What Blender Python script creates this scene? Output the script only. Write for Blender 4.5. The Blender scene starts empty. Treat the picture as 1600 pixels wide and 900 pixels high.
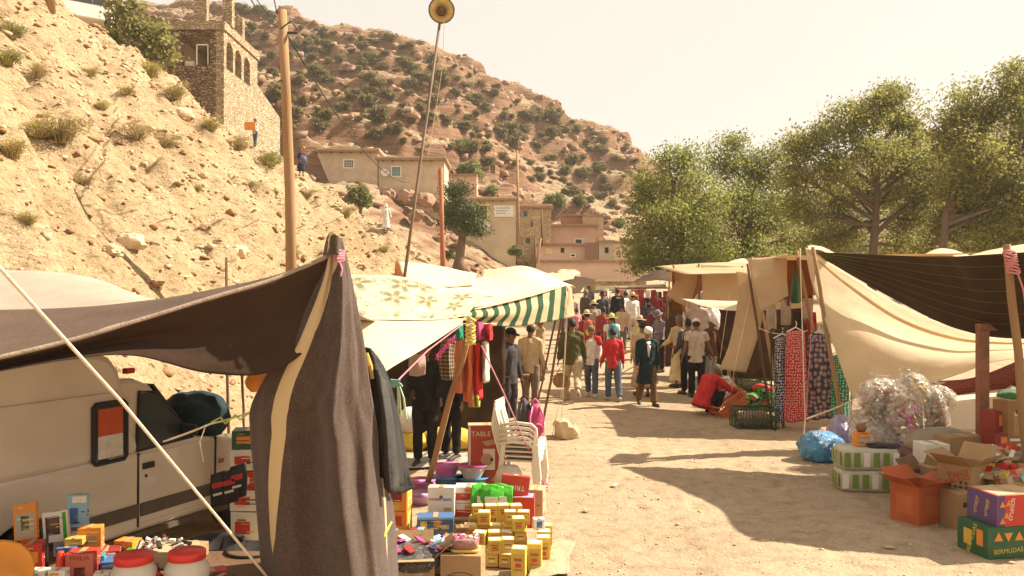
import bpy, bmesh, math, random
import numpy as np
from mathutils import Vector, Matrix, Euler
R = math.radians
random.seed(7); RNG = np.random.default_rng(7)
scene = bpy.context.scene
COL = scene.collection
# ------------------------------------------------------------------ camera
CAM_H = 2.45; F = 1333.0
cam_d = bpy.data.cameras.new('camera'); cam = bpy.data.objects.new('camera', cam_d); COL.objects.link(cam)
cam.location = (0, 0, CAM_H); cam.rotation_euler = (R(90), 0, 0)
cam_d.sensor_width = 36; cam_d.lens = 36 * F / 1600; cam_d.clip_start = .05; cam_d.clip_end = 3000
scene.camera = cam
scene.render.resolution_x = 1024; scene.render.resolution_y = 576
# ------------------------------------------------------------------ light
SUN = Vector((0.70, 0.20, 0.69)).normalized()
w = bpy.data.worlds.new('World'); scene.world = w; w.use_nodes = True
nt = w.node_tree; nt.nodes.clear()
wo = nt.nodes.new('ShaderNodeOutputWorld'); bg = nt.nodes.new('ShaderNodeBackground')
sky = nt.nodes.new('ShaderNodeTexSky'); sky.sky_type = 'NISHITA'; sky.sun_disc = False
sky.sun_elevation = math.asin(SUN.z); sky.sun_rotation = math.atan2(SUN.x, SUN.y)
sky.air_density = 1.0; sky.dust_density = 6.0; sky.ozone_density = 0.6; sky.altitude = 900
tint = nt.nodes.new('ShaderNodeMix'); tint.data_type = 'RGBA'; tint.blend_type = 'MIX'
tint.inputs[0].default_value = .82                                  # a milky, dusty haze evens the sky out
tint.inputs[7].default_value = (7.0, 6.35, 5.4, 1)
nt.links.new(sky.outputs[0], tint.inputs[6]); nt.links.new(tint.outputs[2], bg.inputs[0])
bg.inputs[1].default_value = .0625; nt.links.new(bg.outputs[0], wo.inputs[0])
sl = bpy.data.lights.new('sun', 'SUN'); sl.energy = 5.0; sl.angle = R(.6); sl.color = (1, .90, .745)
so = bpy.data.objects.new('sun', sl); COL.objects.link(so); so.rotation_euler = SUN.to_track_quat('Z', 'Y').to_euler(); so.location = (40, 15, 60)
vs = scene.view_settings; vs.view_transform = 'Standard'; vs.look = 'None'; vs.gamma = 1; vs.use_curve_mapping = False; vs.exposure = 1.28
# ------------------------------------------------------------------ helpers
def P(px, py, d): return Vector(((px - 800) / F * d, d, CAM_H - (py - 450) / F * d))
def zg(y):
    if y < 24: return 0.
    if y < 32: t = (y - 24) / 8; return .6 * t * t * (3 - 2 * t) * .5 + .3 * t
    return .6 + .05 * (min(y, 85) - 32)
def G(px, py, z=0.):
    d = (CAM_H - z) * F / (py - 450); return Vector(((px - 800) / F * d, d, z))
def GD(px, d): return Vector(((px - 800) / F * d, d, zg(d)))
def _h(ix, iy, s):
    n = (ix.astype(np.int64) * 374761393 + iy.astype(np.int64) * 668265263 + s * 974711) & 0x7fffffff
    n = ((n ^ (n >> 13)) * 1274126177) & 0x7fffffff
    return ((n ^ (n >> 16)) & 0xffff) / 65535.
def vn(x, y, s=0):
    x = np.asarray(x, float); y = np.asarray(y, float)
    ix = np.floor(x); iy = np.floor(y); fx = x - ix; fy = y - iy
    fx = fx * fx * (3 - 2 * fx); fy = fy * fy * (3 - 2 * fy)
    a = _h(ix, iy, s); b = _h(ix + 1, iy, s); c = _h(ix, iy + 1, s); d = _h(ix + 1, iy + 1, s)
    return (a + (b - a) * fx) * (1 - fy) + (c + (d - c) * fx) * fy
def fbm(x, y, s=0, o=4):
    t = 0; a = 1; n = 0
    for i in range(o):
        t = t + a * (vn(x, y, s + i * 17) - .5); n += a; a *= .5; x = x * 2.03 + 5.1; y = y * 2.03 + 1.7
    return t / n * 2
class MB:
    def __init__(s): s.v = []; s.f = []; s.m = []; s.uv = None
    def add(s, vs, fs, mi=0):
        o = len(s.v); s.v += [tuple(p) for p in vs]; s.f += [tuple(o + i for i in f) for f in fs]; s.m += [mi] * len(fs); return s
    def box(s, c, d, rot=None, mi=0, taper=(1, 1)):
        vs = []
        for z in (-1, 1):
            tx, ty = taper if z > 0 else (1, 1)
            for x, y in ((-1, -1), (1, -1), (1, 1), (-1, 1)): vs.append(Vector((x * d[0] / 2 * tx, y * d[1] / 2 * ty, z * d[2] / 2)))
        if rot is not None:
            m = rot if isinstance(rot, Matrix) else Euler(rot).to_matrix(); vs = [m @ p for p in vs]
        vs = [p + Vector(c) for p in vs]
        return s.add(vs, [(3, 2, 1, 0), (4, 5, 6, 7), (0, 1, 5, 4), (1, 2, 6, 5), (2, 3, 7, 6), (3, 0, 4, 7)], mi)
    def tube(s, pts, rad, n=8, mi=0, caps=True, flat=1., ref=None, round_=False):
        pts = [Vector(p) for p in pts]
        if not hasattr(rad, '__len__'): rad = [rad] * len(pts)
        rad = list(rad)
        if round_:
            a = (pts[0] - pts[1]).normalized(); b = (pts[-1] - pts[-2]).normalized()
            p0, p1, r0, r1 = pts[0], pts[-1], rad[0], rad[-1]
            pts = [p0 + a * r0 * .9, p0 + a * r0 * .6] + pts + [p1 + b * r1 * .6, p1 + b * r1 * .9]
            rad = [r0 * .35, r0 * .8] + rad + [r1 * .8, r1 * .35]
        k = len(pts); vs = []; fs = []
        t0 = (pts[1] - pts[0]).normalized()
        up = Vector(ref) if ref is not None else (Vector((0, 0, 1)) if abs(t0.z) < .9 else Vector((1, 0, 0)))
        for i in range(k):
            t = (pts[min(i + 1, k - 1)] - pts[max(i - 1, 0)])
            t = t.normalized() if t.length > 1e-9 else t0
            x = up - t * up.dot(t)
            x = x.normalized() if x.length > 1e-6 else t.orthogonal().normalized()
            y = t.cross(x); up = x
            for j in range(n):
                a = 2 * math.pi * j / n; vs.append(pts[i] + (x * math.cos(a) + y * math.sin(a) * flat) * rad[i])
        for i in range(k - 1):
            for j in range(n): fs.append((i * n + j, i * n + (j + 1) % n, (i + 1) * n + (j + 1) % n, (i + 1) * n + j))
        if caps: fs += [tuple(range(n))[::-1], tuple((k - 1) * n + j for j in range(n))]
        return s.add(vs, fs, mi)
    def rings(s, rs, n=16, mi=0, caps=True, pw=2.):
        """rs: list of (cx,cy,z,rx,ry) horizontal super-ellipses"""
        vs = []; fs = []
        for cx, cy, z, rx, ry in rs:
            for j in range(n):
                a = 2 * math.pi * j / n; c, q = math.cos(a), math.sin(a)
                e = 2. / pw; vs.append((cx + rx * math.copysign(abs(c) ** e, c), cy + ry * math.copysign(abs(q) ** e, q), z))
        k = len(rs)
        for i in range(k - 1):
            for j in range(n): fs.append((i * n + j, i * n + (j + 1) % n, (i + 1) * n + (j + 1) % n, (i + 1) * n + j))
        if caps: fs += [tuple(range(n))[::-1], tuple((k - 1) * n + j for j in range(n))]
        return s.add(vs, fs, mi)
    def prism(s, poly, y0, y1, mi=0, axis='y'):
        """poly: (x,z) outline extruded along y"""
        n = len(poly); vs = [(x, y0, z) for x, z in poly] + [(x, y1, z) for x, z in poly]
        fs = [tuple(range(n)), tuple(n + i for i in range(n))[::-1]] + [(i, n + i, n + (i + 1) % n, (i + 1) % n) for i in range(n)]
        return s.add(vs, fs, mi)
    def mesh(s, name, mats, smooth=False):
        me = bpy.data.meshes.new(name); me.from_pydata(s.v, [], s.f)
        for m in (mats if isinstance(mats, (list, tuple)) else [mats]): me.materials.append(m)
        if any(s.m): me.polygons.foreach_set('material_index', s.m)
        if smooth: me.polygons.foreach_set('use_smooth', [True] * len(me.polygons))
        me.update(); return me
    def obj(s, name, mats, parent=None, smooth=False, bevel=0, loc=None, rot=None, fix=True):
        me = s.mesh(name, mats, smooth)
        if fix:
            b = bmesh.new(); b.from_mesh(me); bmesh.ops.recalc_face_normals(b, faces=b.faces); b.to_mesh(me); b.free()
        return link(name, me, parent, loc, rot, bevel)
def link(name, me, parent=None, loc=None, rot=None, bevel=0):
    o = bpy.data.objects.new(name, me); COL.objects.link(o)
    if parent is not None: o.parent = parent
    if loc is not None: o.location = loc
    if rot is not None: o.rotation_euler = rot
    if bevel:
        m = o.modifiers.new('bevel', 'BEVEL'); m.width = bevel; m.segments = 2; m.limit_method = 'ANGLE'; m.angle_limit = R(35)
    return o
def tag(o, label=None, cat=None, group=None, kind=None):
    for k, v in (('label', label), ('category', cat), ('group', group), ('kind', kind)):
        if v: o[k] = v
    return o
def thing(name, label, cat, loc=(0, 0, 0), rz=0, group=None):
    o = bpy.data.objects.new(name, None); COL.objects.link(o); o.empty_display_size = .2
    o.location = loc; o.rotation_euler = (0, 0, rz); return tag(o, label, cat, group)
def copy_tree(o, parent=None):
    c = o.copy(); COL.objects.link(c); c.parent = parent
    for ch in o.children: copy_tree(ch, c)
    return c
def np_mesh(name, V, Q, mats, smooth=False, mi=None):
    V = np.asarray(V, np.float32); Q = np.asarray(Q, np.int32); k = Q.shape[1]
    me = bpy.data.meshes.new(name); me.vertices.add(len(V)); me.vertices.foreach_set('co', V.ravel())
    me.loops.add(Q.size); me.loops.foreach_set('vertex_index', Q.ravel())
    me.polygons.add(len(Q)); me.polygons.foreach_set('loop_start', np.arange(0, Q.size, k, dtype=np.int32)); me.polygons.foreach_set('loop_total', np.full(len(Q), k, np.int32))
    for m in (mats if isinstance(mats, (list, tuple)) else [mats]): me.materials.append(m)
    if mi is not None: me.polygons.foreach_set('material_index', np.asarray(mi, np.int32))
    if smooth: me.polygons.foreach_set('use_smooth', np.ones(len(Q), bool))
    me.update(); me.validate(); return me
def grid_faces(nx, ny):
    i = np.arange((nx - 1) * (ny - 1)); a = (i // (nx - 1)) * nx + i % (nx - 1)
    return np.stack([a, a + 1, a + nx + 1, a + nx], 1)
def crom(p, t):
    """Catmull-Rom through p (k,3) at t in 0..k-1"""
    k = len(p); i = np.clip(np.floor(t).astype(int), 0, k - 2); f = (t - i)[:, None]
    if k == 2: return p[0] + (p[1] - p[0]) * f
    ext = np.vstack([2 * p[0] - p[1], p, 2 * p[-1] - p[-2]])
    a, b, c, d = ext[i], ext[i + 1], ext[i + 2], ext[i + 3]
    return .5 * (2 * b + (c - a) * f + (2 * a - 5 * b + 4 * c - d) * f ** 2 + (3 * b - a - 3 * c + d) * f ** 3)
def sheet(name, ctrl, mat, res=10, wr=.012, wscale=(3, 9), seed=1, thick=.004, parent=None, world=False, origin=None, hem=None):
    """cloth through a grid of control points, (px,py,depth) or world points"""
    C = np.array([[(c if world else P(*c)) for c in row] for row in ctrl], float)
    m, n = C.shape[:2]; nu = (n - 1) * res + 1; nv = (m - 1) * res + 1
    tu = np.linspace(0, n - 1, nu); tv = np.linspace(0, m - 1, nv)
    A = np.stack([crom(C[i], tu) for i in range(m)]); B = np.stack([crom(A[:, j], tv) for j in range(nu)], 1)
    du = np.gradient(B, axis=1); dv = np.gradient(B, axis=0); N = np.cross(du, dv); N /= np.linalg.norm(N, axis=2, keepdims=True) + 1e-9
    U, Vv = np.meshgrid(np.linspace(0, 1, nu), np.linspace(0, 1, nv))
    edge = np.minimum(1, 6 * np.minimum(np.minimum(U, 1 - U), np.minimum(Vv, 1 - Vv)) + .35)
    # pulls run in from the corners, plus soft creases
    w_ = fbm(U * wscale[0] + seed, Vv * wscale[1], seed, 3) + .6 * fbm((U + Vv) * wscale[1] * 1.3, (U - Vv) * 2, seed + 9, 2)
    B = B + N * (w_ * wr * edge)[..., None]
    o0 = np.array(origin if origin is not None else (0, 0, 0), float)
    me = np_mesh(name, (B - o0).reshape(-1, 3), grid_faces(nu, nv), mat, True)
    uv = me.uv_layers.new(name='UVMap'); li = np.empty(len(me.loops), np.int32); me.loops.foreach_get('vertex_index', li)
    uu = np.stack([U.ravel(), Vv.ravel()], 1)[li]; uv.data.foreach_set('uv', uu.ravel().astype(np.float32))
    o = link(name, me, parent)
    if origin is not None and parent is None: o.location = origin
    if thick: md = o.modifiers.new('thick', 'SOLIDIFY'); md.thickness = thick; md.offset = 0
    o['_pts'] = 0; del o['_pts']
    return o, B
# ------------------------------------------------------------------ materials
MC = {}
def nn(t, k, **kw):
    n = t.nodes.new(k)
    for a, b in kw.items(): setattr(n, a, b)
    return n
def base_mat(name):
    m = bpy.data.materials.new(name); m.use_nodes = True; t = m.node_tree
    return m, t, t.nodes['Principled BSDF'], t.nodes['Material Output']
def lk(t, a, b): t.links.new(a, b)
def ramp(t, fac, stops):
    r = nn(t, 'ShaderNodeValToRGB'); e = r.color_ramp.elements
    while len(e) < len(stops): e.new(.5)
    for k, (p, c) in zip(e, stops): k.position = p; k.color = (*c, 1) if len(c) == 3 else c
    if fac is not None: lk(t, fac, r.inputs[0])
    return r
def noise(t, vec, scale, detail=4, rough=.55, dist=0):
    n = nn(t, 'ShaderNodeTexNoise'); n.inputs['Scale'].default_value = scale; n.inputs['Detail'].default_value = detail
    n.inputs['Roughness'].default_value = rough; n.inputs['Distortion'].default_value = dist
    if vec is not None: lk(t, vec, n.inputs['Vector'])
    return n
def bumpn(t, h, strength, dist, nrm=None):
    b = nn(t, 'ShaderNodeBump'); b.inputs['Strength'].default_value = strength; b.inputs['Distance'].default_value = dist; lk(t, h, b.inputs['Height'])
    if nrm is not None: lk(t, nrm, b.inputs['Normal'])
    return b
def mixc(t, fac, a, b, blend='MIX'):
    m = nn(t, 'ShaderNodeMix', data_type='RGBA', blend_type=blend)
    for s, v in ((0, fac), (6, a), (7, b)):
        if isinstance(v, bpy.types.NodeSocket): lk(t, v, m.inputs[s])
        elif isinstance(v, tuple): m.inputs[s].default_value = (*v, 1) if len(v) == 3 else v
        else: m.inputs[s].default_value = v
    return m.outputs[2]
def coord(t, which='Object', scale=None):
    c = nn(t, 'ShaderNodeTexCoord').outputs[which]
    if scale:
        mp = nn(t, 'ShaderNodeMapping'); mp.inputs['Scale'].default_value = scale; lk(t, c, mp.inputs[0]); c = mp.outputs[0]
    return c
def mat(name, col, rough=.75, var=.15, scale=5., bump=.15, bscale=60., metal=0., transl=0., spec=.3, stretch=None, dirt=0., dcol=(.30, .22, .13), coat=0., rnd=0.):
    if name in MC: return MC[name]
    m, t, b, out = base_mat(name)
    v = coord(t, 'Object', stretch)
    n1 = noise(t, v, scale, 5, .6)
    c = ramp(t, n1.outputs[0], [(.28, tuple(min(1, x * (1 - var)) for x in col)), (.72, tuple(min(1, x * (1 + var)) for x in col))]).outputs[0]
    if rnd:
        oi = nn(t, 'ShaderNodeObjectInfo'); hs = nn(t, 'ShaderNodeHueSaturation')
        mr = nn(t, 'ShaderNodeMapRange'); mr.inputs[3].default_value = 1 - rnd; mr.inputs[4].default_value = 1 + rnd
        lk(t, oi.outputs['Random'], mr.inputs[0]); lk(t, mr.outputs[0], hs.inputs['Value']); lk(t, c, hs.inputs['Color']); c = hs.outputs[0]
    if dirt:
        n3 = noise(t, v, scale * .6, 6, .7); d = ramp(t, n3.outputs[0], [(.45, (0, 0, 0)), (.75, (dirt,) * 3)]).outputs[0]
        c = mixc(t, d, c, dcol)
    lk(t, c, b.inputs['Base Color'])
    b.inputs['Roughness'].default_value = rough; b.inputs['Metallic'].default_value = metal; b.inputs['Specular IOR Level'].default_value = spec
    b.inputs['Coat Weight'].default_value = coat
    if bump:
        n2 = noise(t, v, bscale, 3); lk(t, bumpn(t, n2.outputs[0], bump, .02).outputs[0], b.inputs['Normal'])
    if transl:
        tr = nn(t, 'ShaderNodeBsdfTranslucent'); lk(t, c, tr.inputs[0]); mx = nn(t, 'ShaderNodeMixShader'); mx.inputs[0].default_value = transl
        lk(t, b.outputs[0], mx.inputs[1]); lk(t, tr.outputs[0], mx.inputs[2]); lk(t, mx.outputs[0], out.inputs[0])
    MC[name] = m; return m
def cloth(name, col, transl=.25, var=.1, wv=.3, dirt=.25, dcol=(.35, .26, .15)):
    return mat(name, col, .9, var, 1.6, wv, 25, transl=transl, spec=.1, dirt=dirt, dcol=dcol)
def text(s, parent, loc, rot, size, m, name='lettering', sx=1.):
    cu = bpy.data.curves.new('t', 'FONT'); cu.body = s; cu.size = size; cu.align_x = 'CENTER'; cu.align_y = 'CENTER'; cu.extrude = .0008; cu.resolution_u = 3
    o = bpy.data.objects.new('t', cu); COL.objects.link(o); dg = bpy.context.evaluated_depsgraph_get()
    me = bpy.data.meshes.new_from_object(o.evaluated_get(dg)); bpy.data.objects.remove(o); bpy.data.curves.remove(cu)
    me.materials.clear(); me.materials.append(m)
    r = link(name, me, parent, loc, rot); r.scale = (sx, 1, 1); return r
# ================================================================== GROUND, HILLS
def mat_ground():
    m, t, b, o = base_mat('dusty_ground'); v = coord(t)
    n1 = noise(t, v, .45, 6, .6); n2 = noise(t, v, 5, 6, .65); n3 = noise(t, v, 45, 4, .7)
    c = ramp(t, n1.outputs[0], [(.25, (.30, .215, .135)), (.5, (.365, .27, .175)), (.75, (.43, .325, .215))]).outputs[0]
    c2 = ramp(t, n2.outputs[0], [(.3, (.62, .60, .58)), (.5, (1, 1, 1)), (.72, (1.18, 1.16, 1.12))]).outputs[0]
    c = mixc(t, .8, c, c2, 'MULTIPLY')
    c3 = ramp(t, n3.outputs[0], [(.3, (.6, .57, .53)), (.48, (1, 1, 1)), (.7, (1.12, 1.1, 1.06))]).outputs[0]
    c = mixc(t, .75, c, c3, 'MULTIPLY')
    lk(t, c, b.inputs['Base Color']); b.inputs['Roughness'].default_value = .95; b.inputs['Specular IOR Level'].default_value = .1
    vo = nn(t, 'ShaderNodeTexVoronoi'); vo.inputs['Scale'].default_value = 26; lk(t, v, vo.inputs['Vector'])
    b1 = bumpn(t, n2.outputs[0], .5, .06); b2 = bumpn(t, n3.outputs[0], .55, .02, b1.outputs[0]); b3 = bumpn(t, vo.outputs[0], .25, .02, b2.outputs[0])
    lk(t, b3.outputs[0], b.inputs['Normal']); return m
def axis(lims):
    a = []
    for (p, q, st) in lims: a += list(np.arange(p, q, st))
    return np.array(sorted(set(np.round(a + [lims[-1][1]], 4))))
zgv = np.vectorize(zg)
gx = axis([(-900, -100, 100), (-100, -12, 6), (-12, -2, .2), (-2, 6.4, .055), (6.4, 12, .2), (12, 100, 6), (100, 900, 100)])
gy = axis([(-60, 3, 7), (3, 6.6, .2), (6.6, 15, .055), (15, 30, .15), (30, 100, 3), (100, 1500, 100)])
XX, YY = np.meshgrid(gx, gy)
near = np.clip(1.3 - np.maximum(np.abs(XX) - 8, 0) * .2, 0, 1) * np.clip((40 - YY) / 10, 0, 1)
ZZ = zgv(YY) + near * (.035 * fbm(XX * .35, YY * .35, 3, 3) + .011 * fbm(XX * 2.2, YY * 2.2, 8, 4) + .003 * fbm(XX * 7, YY * 7, 9, 3))
for k in range(2):                                                  # two faint wheel ruts along the lane
    xc = 1.35 + 1.35 * k + .045 * YY + .12 * np.sin(YY * .45); ZZ -= near * .009 * np.exp(-((XX - xc) / .11) ** 2) - near * .005 * np.exp(-((XX - xc - .2) / .08) ** 2)
for k in range(520):                                                # trodden footprints
    fx, fy, fa = RNG.uniform(-.3, 6), RNG.uniform(6.7, 16), RNG.normal(0, .5); i0, i1 = np.searchsorted(gx, (fx - .25, fx + .25)); j0, j1 = np.searchsorted(gy, (fy - .25, fy + .25)); sx_, sy_ = XX[j0:j1, i0:i1] - fx, YY[j0:j1, i0:i1] - fy
    u_ = sx_ * math.cos(fa) + sy_ * math.sin(fa); v_ = -sx_ * math.sin(fa) + sy_ * math.cos(fa); q_ = (u_ / .055) ** 2 + (v_ / .13) ** 2; ZZ[j0:j1, i0:i1] += -.006 * np.exp(-q_) + .0025 * np.exp(-((np.sqrt(q_) - 1.7) / .5) ** 2)
g = link('ground', np_mesh('ground', np.stack([XX, YY, ZZ], 2).reshape(-1, 3), grid_faces(len(gx), len(gy)), mat_ground(), True)); tag(g, kind='structure')

TOE = np.array([(0, -7.5), (9, -6.2), (13.6, -4.9), (20, -4.9), (30, -4.7), (40, -3.4), (50, -1.6), (80, -1)])
FARP = np.array([(-70, 27), (-40, 23.5), (-28, 19.2), (-25.6, 17.6), (-22, 15.4), (-18.75, 13.4), (-16.9, 11.6), (-15.1, 10.4), (-12.4, 8.95), (-7.5, 5.7), (-3.75, 3.5), (-1.6, 1.5), (20, .5)])
def hill0(X, Y):
    X = np.asarray(X, float); Y = np.asarray(Y, float)
    xt = np.interp(Y, TOE[:, 0], TOE[:, 1]); s = xt - X
    ss = np.maximum(s, 0)
    zn = np.where(s > 0, 1.05 * np.minimum(ss, 5) + .86 * np.maximum(ss - 5, 0), s * .8)
    zn = zn + zgv(Y)
    zf = np.interp(X, FARP[:, 0], FARP[:, 1])
    t = np.clip((Y - 26) / 22, 0, 1); t = t * t * (3 - 2 * t)
    z = zn * (1 - t) + zf * t
    cap = 19.5; z = np.where(z > cap, cap + (z - cap) * .35, z)
    return z - np.maximum(Y - 50.5, 0) * 1.1
def hill(X, Y):
    z = hill0(X, Y); s = np.clip((np.interp(Y, TOE[:, 0], TOE[:, 1]) - X) / 2.5, 0, 1)
    u = X * .75 + Y * .25; q = fbm(X * .22, Y * .22, 31, 4) * .9 + (np.abs(fbm(Y * .55 + X * .25, X * .1, 36, 3)) - .25) * .9 + fbm(u * 1.6, (Y - X) * .35, 32, 4) * .42 + fbm(X * 2.4, Y * 2.4, 33, 3) * .2 + np.maximum(fbm(X * 1.3, Y * 1.3 + X * .6, 35, 4), 0) * .35
    k = z * .9 + Y * .45 + fbm(X * .4, Y * .4, 37, 3) * 1.6; fr = k - np.floor(k)         # tilted beds of stone
    sm = .5 - .5 * np.cos(2 * np.pi * fr); led = (sm ** 3 - .3) * .30 * np.clip(vn(X * .8, Y * .8, 41) * 2.6 - 1.1, 0, 1)
    fade = np.clip((51.5 - Y) / 3, .25, 1)
    return z + s * (q + led) * fade
hx = axis([(-70, -30, .8), (-30, -1, .15)]); hy = axis([(4, 26, .15), (26, 54, .2), (54, 64, .8)])
XX, YY = np.meshgrid(hx, hy); ZZ = hill(XX, YY)
def mat_hill():
    m, t, b, o = base_mat('pale_hillside_earth'); v = coord(t); vs_ = coord(t, 'Object', (1, 1, 2.2))
    n1 = noise(t, v, .35, 5, .6); n2 = noise(t, vs_, 2.6, 6, .7, .6); n3 = noise(t, v, 14, 5, .7)
    c = ramp(t, n1.outputs[0], [(.25, (.36, .25, .145)), (.5, (.46, .34, .205)), (.75, (.54, .415, .265))]).outputs[0]
    c = mixc(t, .85, c, ramp(t, n2.outputs[0], [(.32, (.42, .33, .26)), (.44, (.95, .9, .85)), (.7, (1.12, 1.1, 1.04))]).outputs[0], 'MULTIPLY')
    c = mixc(t, .8, c, ramp(t, n3.outputs[0], [(.30, (.40, .32, .26)), (.45, (1, 1, 1))]).outputs[0], 'MULTIPLY')
    mp = nn(t, 'ShaderNodeMapping'); mp.inputs['Rotation'].default_value = (.5, .7, .3); mp.inputs['Scale'].default_value = (1, 4.5, 4.5); lk(t, v, mp.inputs[0]); n5 = noise(t, mp.outputs[0], 1.7, 4, .65, .4)
    c = mixc(t, .9, c, ramp(t, n5.outputs[0], [(.33, (.38, .29, .22)), (.41, (1, 1, 1))]).outputs[0], 'MULTIPLY')
    lk(t, c, b.inputs['Base Color']); b.inputs['Roughness'].default_value = .95; b.inputs['Specular IOR Level'].default_value = .08
    b1 = bumpn(t, n5.outputs[0], .7, .2, bumpn(t, n2.outputs[0], .8, .2).outputs[0]); b2 = bumpn(t, n3.outputs[0], .7, .06, b1.outputs[0]); lk(t, b2.outputs[0], b.inputs['Normal']); return m
MHILL = mat_hill()
o = link('hillside', np_mesh('hillside', np.stack([XX, YY, ZZ], 2).reshape(-1, 3), grid_faces(len(hx), len(hy)), MHILL, True)); tag(o, kind='structure')

RIDGE = np.array([(-120, 60), (-67, 56.5), (-52, 56.5), (-32, 51.7), (-17, 49), (-5, 43), (6, 37.5), (23, 29.7), (26, 27), (37, 21), (56, 8.6), (90, 2)])
YR = 165.
def mount0(X, Y):
    X = np.asarray(X, float); Y = np.asarray(Y, float)
    zr = np.interp(X * YR / np.maximum(Y, 60) * .45 + X * .55, RIDGE[:, 0], RIDGE[:, 1])
    y0 = np.interp(X, [-60, -12, 4, 60], [56, 60, 84, 84]); z0 = np.interp(X, [-60, -20, -4, 4], [11, 7, 4.2, 3.0])
    t = (Y - y0) / (YR - y0); tt = np.clip(t, -.3, 1)
    prof = np.where(tt < 0, tt, .82 * tt + .18 * tt * tt)
    z = z0 + (zr - z0) * prof
    return z - np.maximum(Y - YR, 0) * .35
def mount(X, Y):
    z = mount0(X, Y); z = z + fbm(X * .05, Y * .05, 51, 4) * 3.2 * np.clip((Y - 70) / 40, 0, 1) * np.clip((172 - Y) / 30, .35, 1)
    q = z + .16 * X + fbm(X * .07, Y * .07, 52, 4) * 3; st = 4.6; k = q / st; fr = k - np.floor(k)
    amt = np.clip(vn(X * .06, Y * .09, 53) * 2.8 - .5 + np.clip((z - 16) / 20, 0, .6), 0, 1) * np.clip((z - 7) / 6, 0, 1)
    st2 = np.clip(fr * 5.5 - 1.6, 0, 1); st2 = st2 * st2 * (3 - 2 * st2)
    z = z + (st2 - fr) * st * .85 * amt
    k2 = q / 1.1 + .3; f2 = k2 - np.floor(k2); z = z + (np.clip(f2 * 5 - 1, 0, 1) - f2) * 1.0 * np.clip(amt + .15, 0, 1)
    c = fbm(X * .35, Y * .35, 54, 4); bl = np.round(vn(X * .42, Y * .42, 57) * 4) / 4 + .5 * np.round(vn(X * .9 + 3, Y * .9, 58) * 3) / 3; z = z + c * .8 * (.3 + amt) + fbm(X * 1.1, Y * 1.1, 55, 3) * .3 + (bl - .75) * .55 * amt
    return z
mx = np.arange(-95, 75.01, .42); my = axis([(54, 168, .42), (168, 200, 2)])
XX, YY = np.meshgrid(mx, my); ZZ = mount(XX, YY)
def mat_mount(name, rock1, rock2, dirt1, dirt2):
    m, t, b, o = base_mat(name); v = coord(t); ge = nn(t, 'ShaderNodeNewGeometry'); sx = nn(t, 'ShaderNodeSeparateXYZ'); lk(t, ge.outputs['Normal'], sx.inputs[0])
    vz = coord(t, 'Object', (.25, .25, 2.6)); n1 = noise(t, v, .12, 5, .6); n2 = noise(t, vz, .8, 6, .7, .5); n3 = noise(t, v, 1.6, 6, .75)
    rock = ramp(t, n2.outputs[0], [(.3, tuple(x * .45 for x in rock1)), (.45, rock1), (.7, rock2)]).outputs[0]
    dirt = ramp(t, n1.outputs[0], [(.3, dirt1), (.7, dirt2)]).outputs[0]
    dirt = mixc(t, .8, dirt, ramp(t, n3.outputs[0], [(.34, (.5, .46, .38)), (.5, (1, 1, 1)), (.75, (1.12, 1.1, 1.05))]).outputs[0], 'MULTIPLY')
    am = nn(t, 'ShaderNodeMath', operation='ADD'); n4 = noise(t, v, .5, 5, .7); mu = nn(t, 'ShaderNodeMath', operation='MULTIPLY'); mu.inputs[1].default_value = .35
    lk(t, n4.outputs[0], mu.inputs[0]); lk(t, sx.outputs[2], am.inputs[0]); lk(t, mu.outputs[0], am.inputs[1])
    k = ramp(t, am.outputs[0], [(.90, (0, 0, 0)), (1.0, (1, 1, 1))]).outputs[0]
    c = mixc(t, k, rock, dirt); lk(t, c, b.inputs['Base Color']); b.inputs['Roughness'].default_value = .95; b.inputs['Specular IOR Level'].default_value = .08
    b1 = bumpn(t, n2.outputs[0], .8, .9); b2 = bumpn(t, n3.outputs[0], .7, .4, b1.outputs[0]); lk(t, b2.outputs[0], b.inputs['Normal']); return m
MMOUNT = mat_mount('red_rock_mountain', (.25, .135, .078), (.35, .215, .13), (.34, .24, .145), (.43, .325, .205))
o = link('mountain', np_mesh('mountain', np.stack([XX, YY, ZZ], 2).reshape(-1, 3), grid_faces(len(mx), len(my)), MMOUNT, True)); tag(o, kind='structure')
# the hill across the valley, behind the big trees
rx = np.arange(20, 330, 2.2); ry = np.arange(150, 320, 2.2); XX, YY = np.meshgrid(rx, ry)
zr = np.interp(XX / YY, [.10, .2, .3, .375, .47, .6, .8], [.015, .045, .10, .155, .20, .225, .25]) * 260
ZZ = 3 + (zr - 3) * np.clip((YY - 150) / 110, 0, 1.) - np.maximum(YY - 262, 0) * .4 + fbm(XX * .03, YY * .03, 61, 5) * 7 * np.clip((YY - 150) / 60, 0, 1) + fbm(XX * .15, YY * .15, 62, 3) * 1.6
o = link('valley_hill', np_mesh('valley_hill', np.stack([XX, YY, ZZ], 2).reshape(-1, 3), grid_faces(len(rx), len(ry)), mat_mount('brown_valley_hill', (.27, .15, .08), (.36, .22, .12), (.24, .17, .09), (.33, .24, .13)), True)); tag(o, kind='structure')

def hit(px, py, fn, d0=8., d1=60., st=.1):
    """where the ray of a pixel meets a slope"""
    d = np.arange(d0, d1, st); X = (px - 800) / F * d; Z = CAM_H - (py - 450) / F * d
    h = fn(X, d); i = np.argmax(h >= Z)
    if h[i] < Z[i]: return None
    return Vector((X[i], d[i], float(h[i])))
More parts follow.
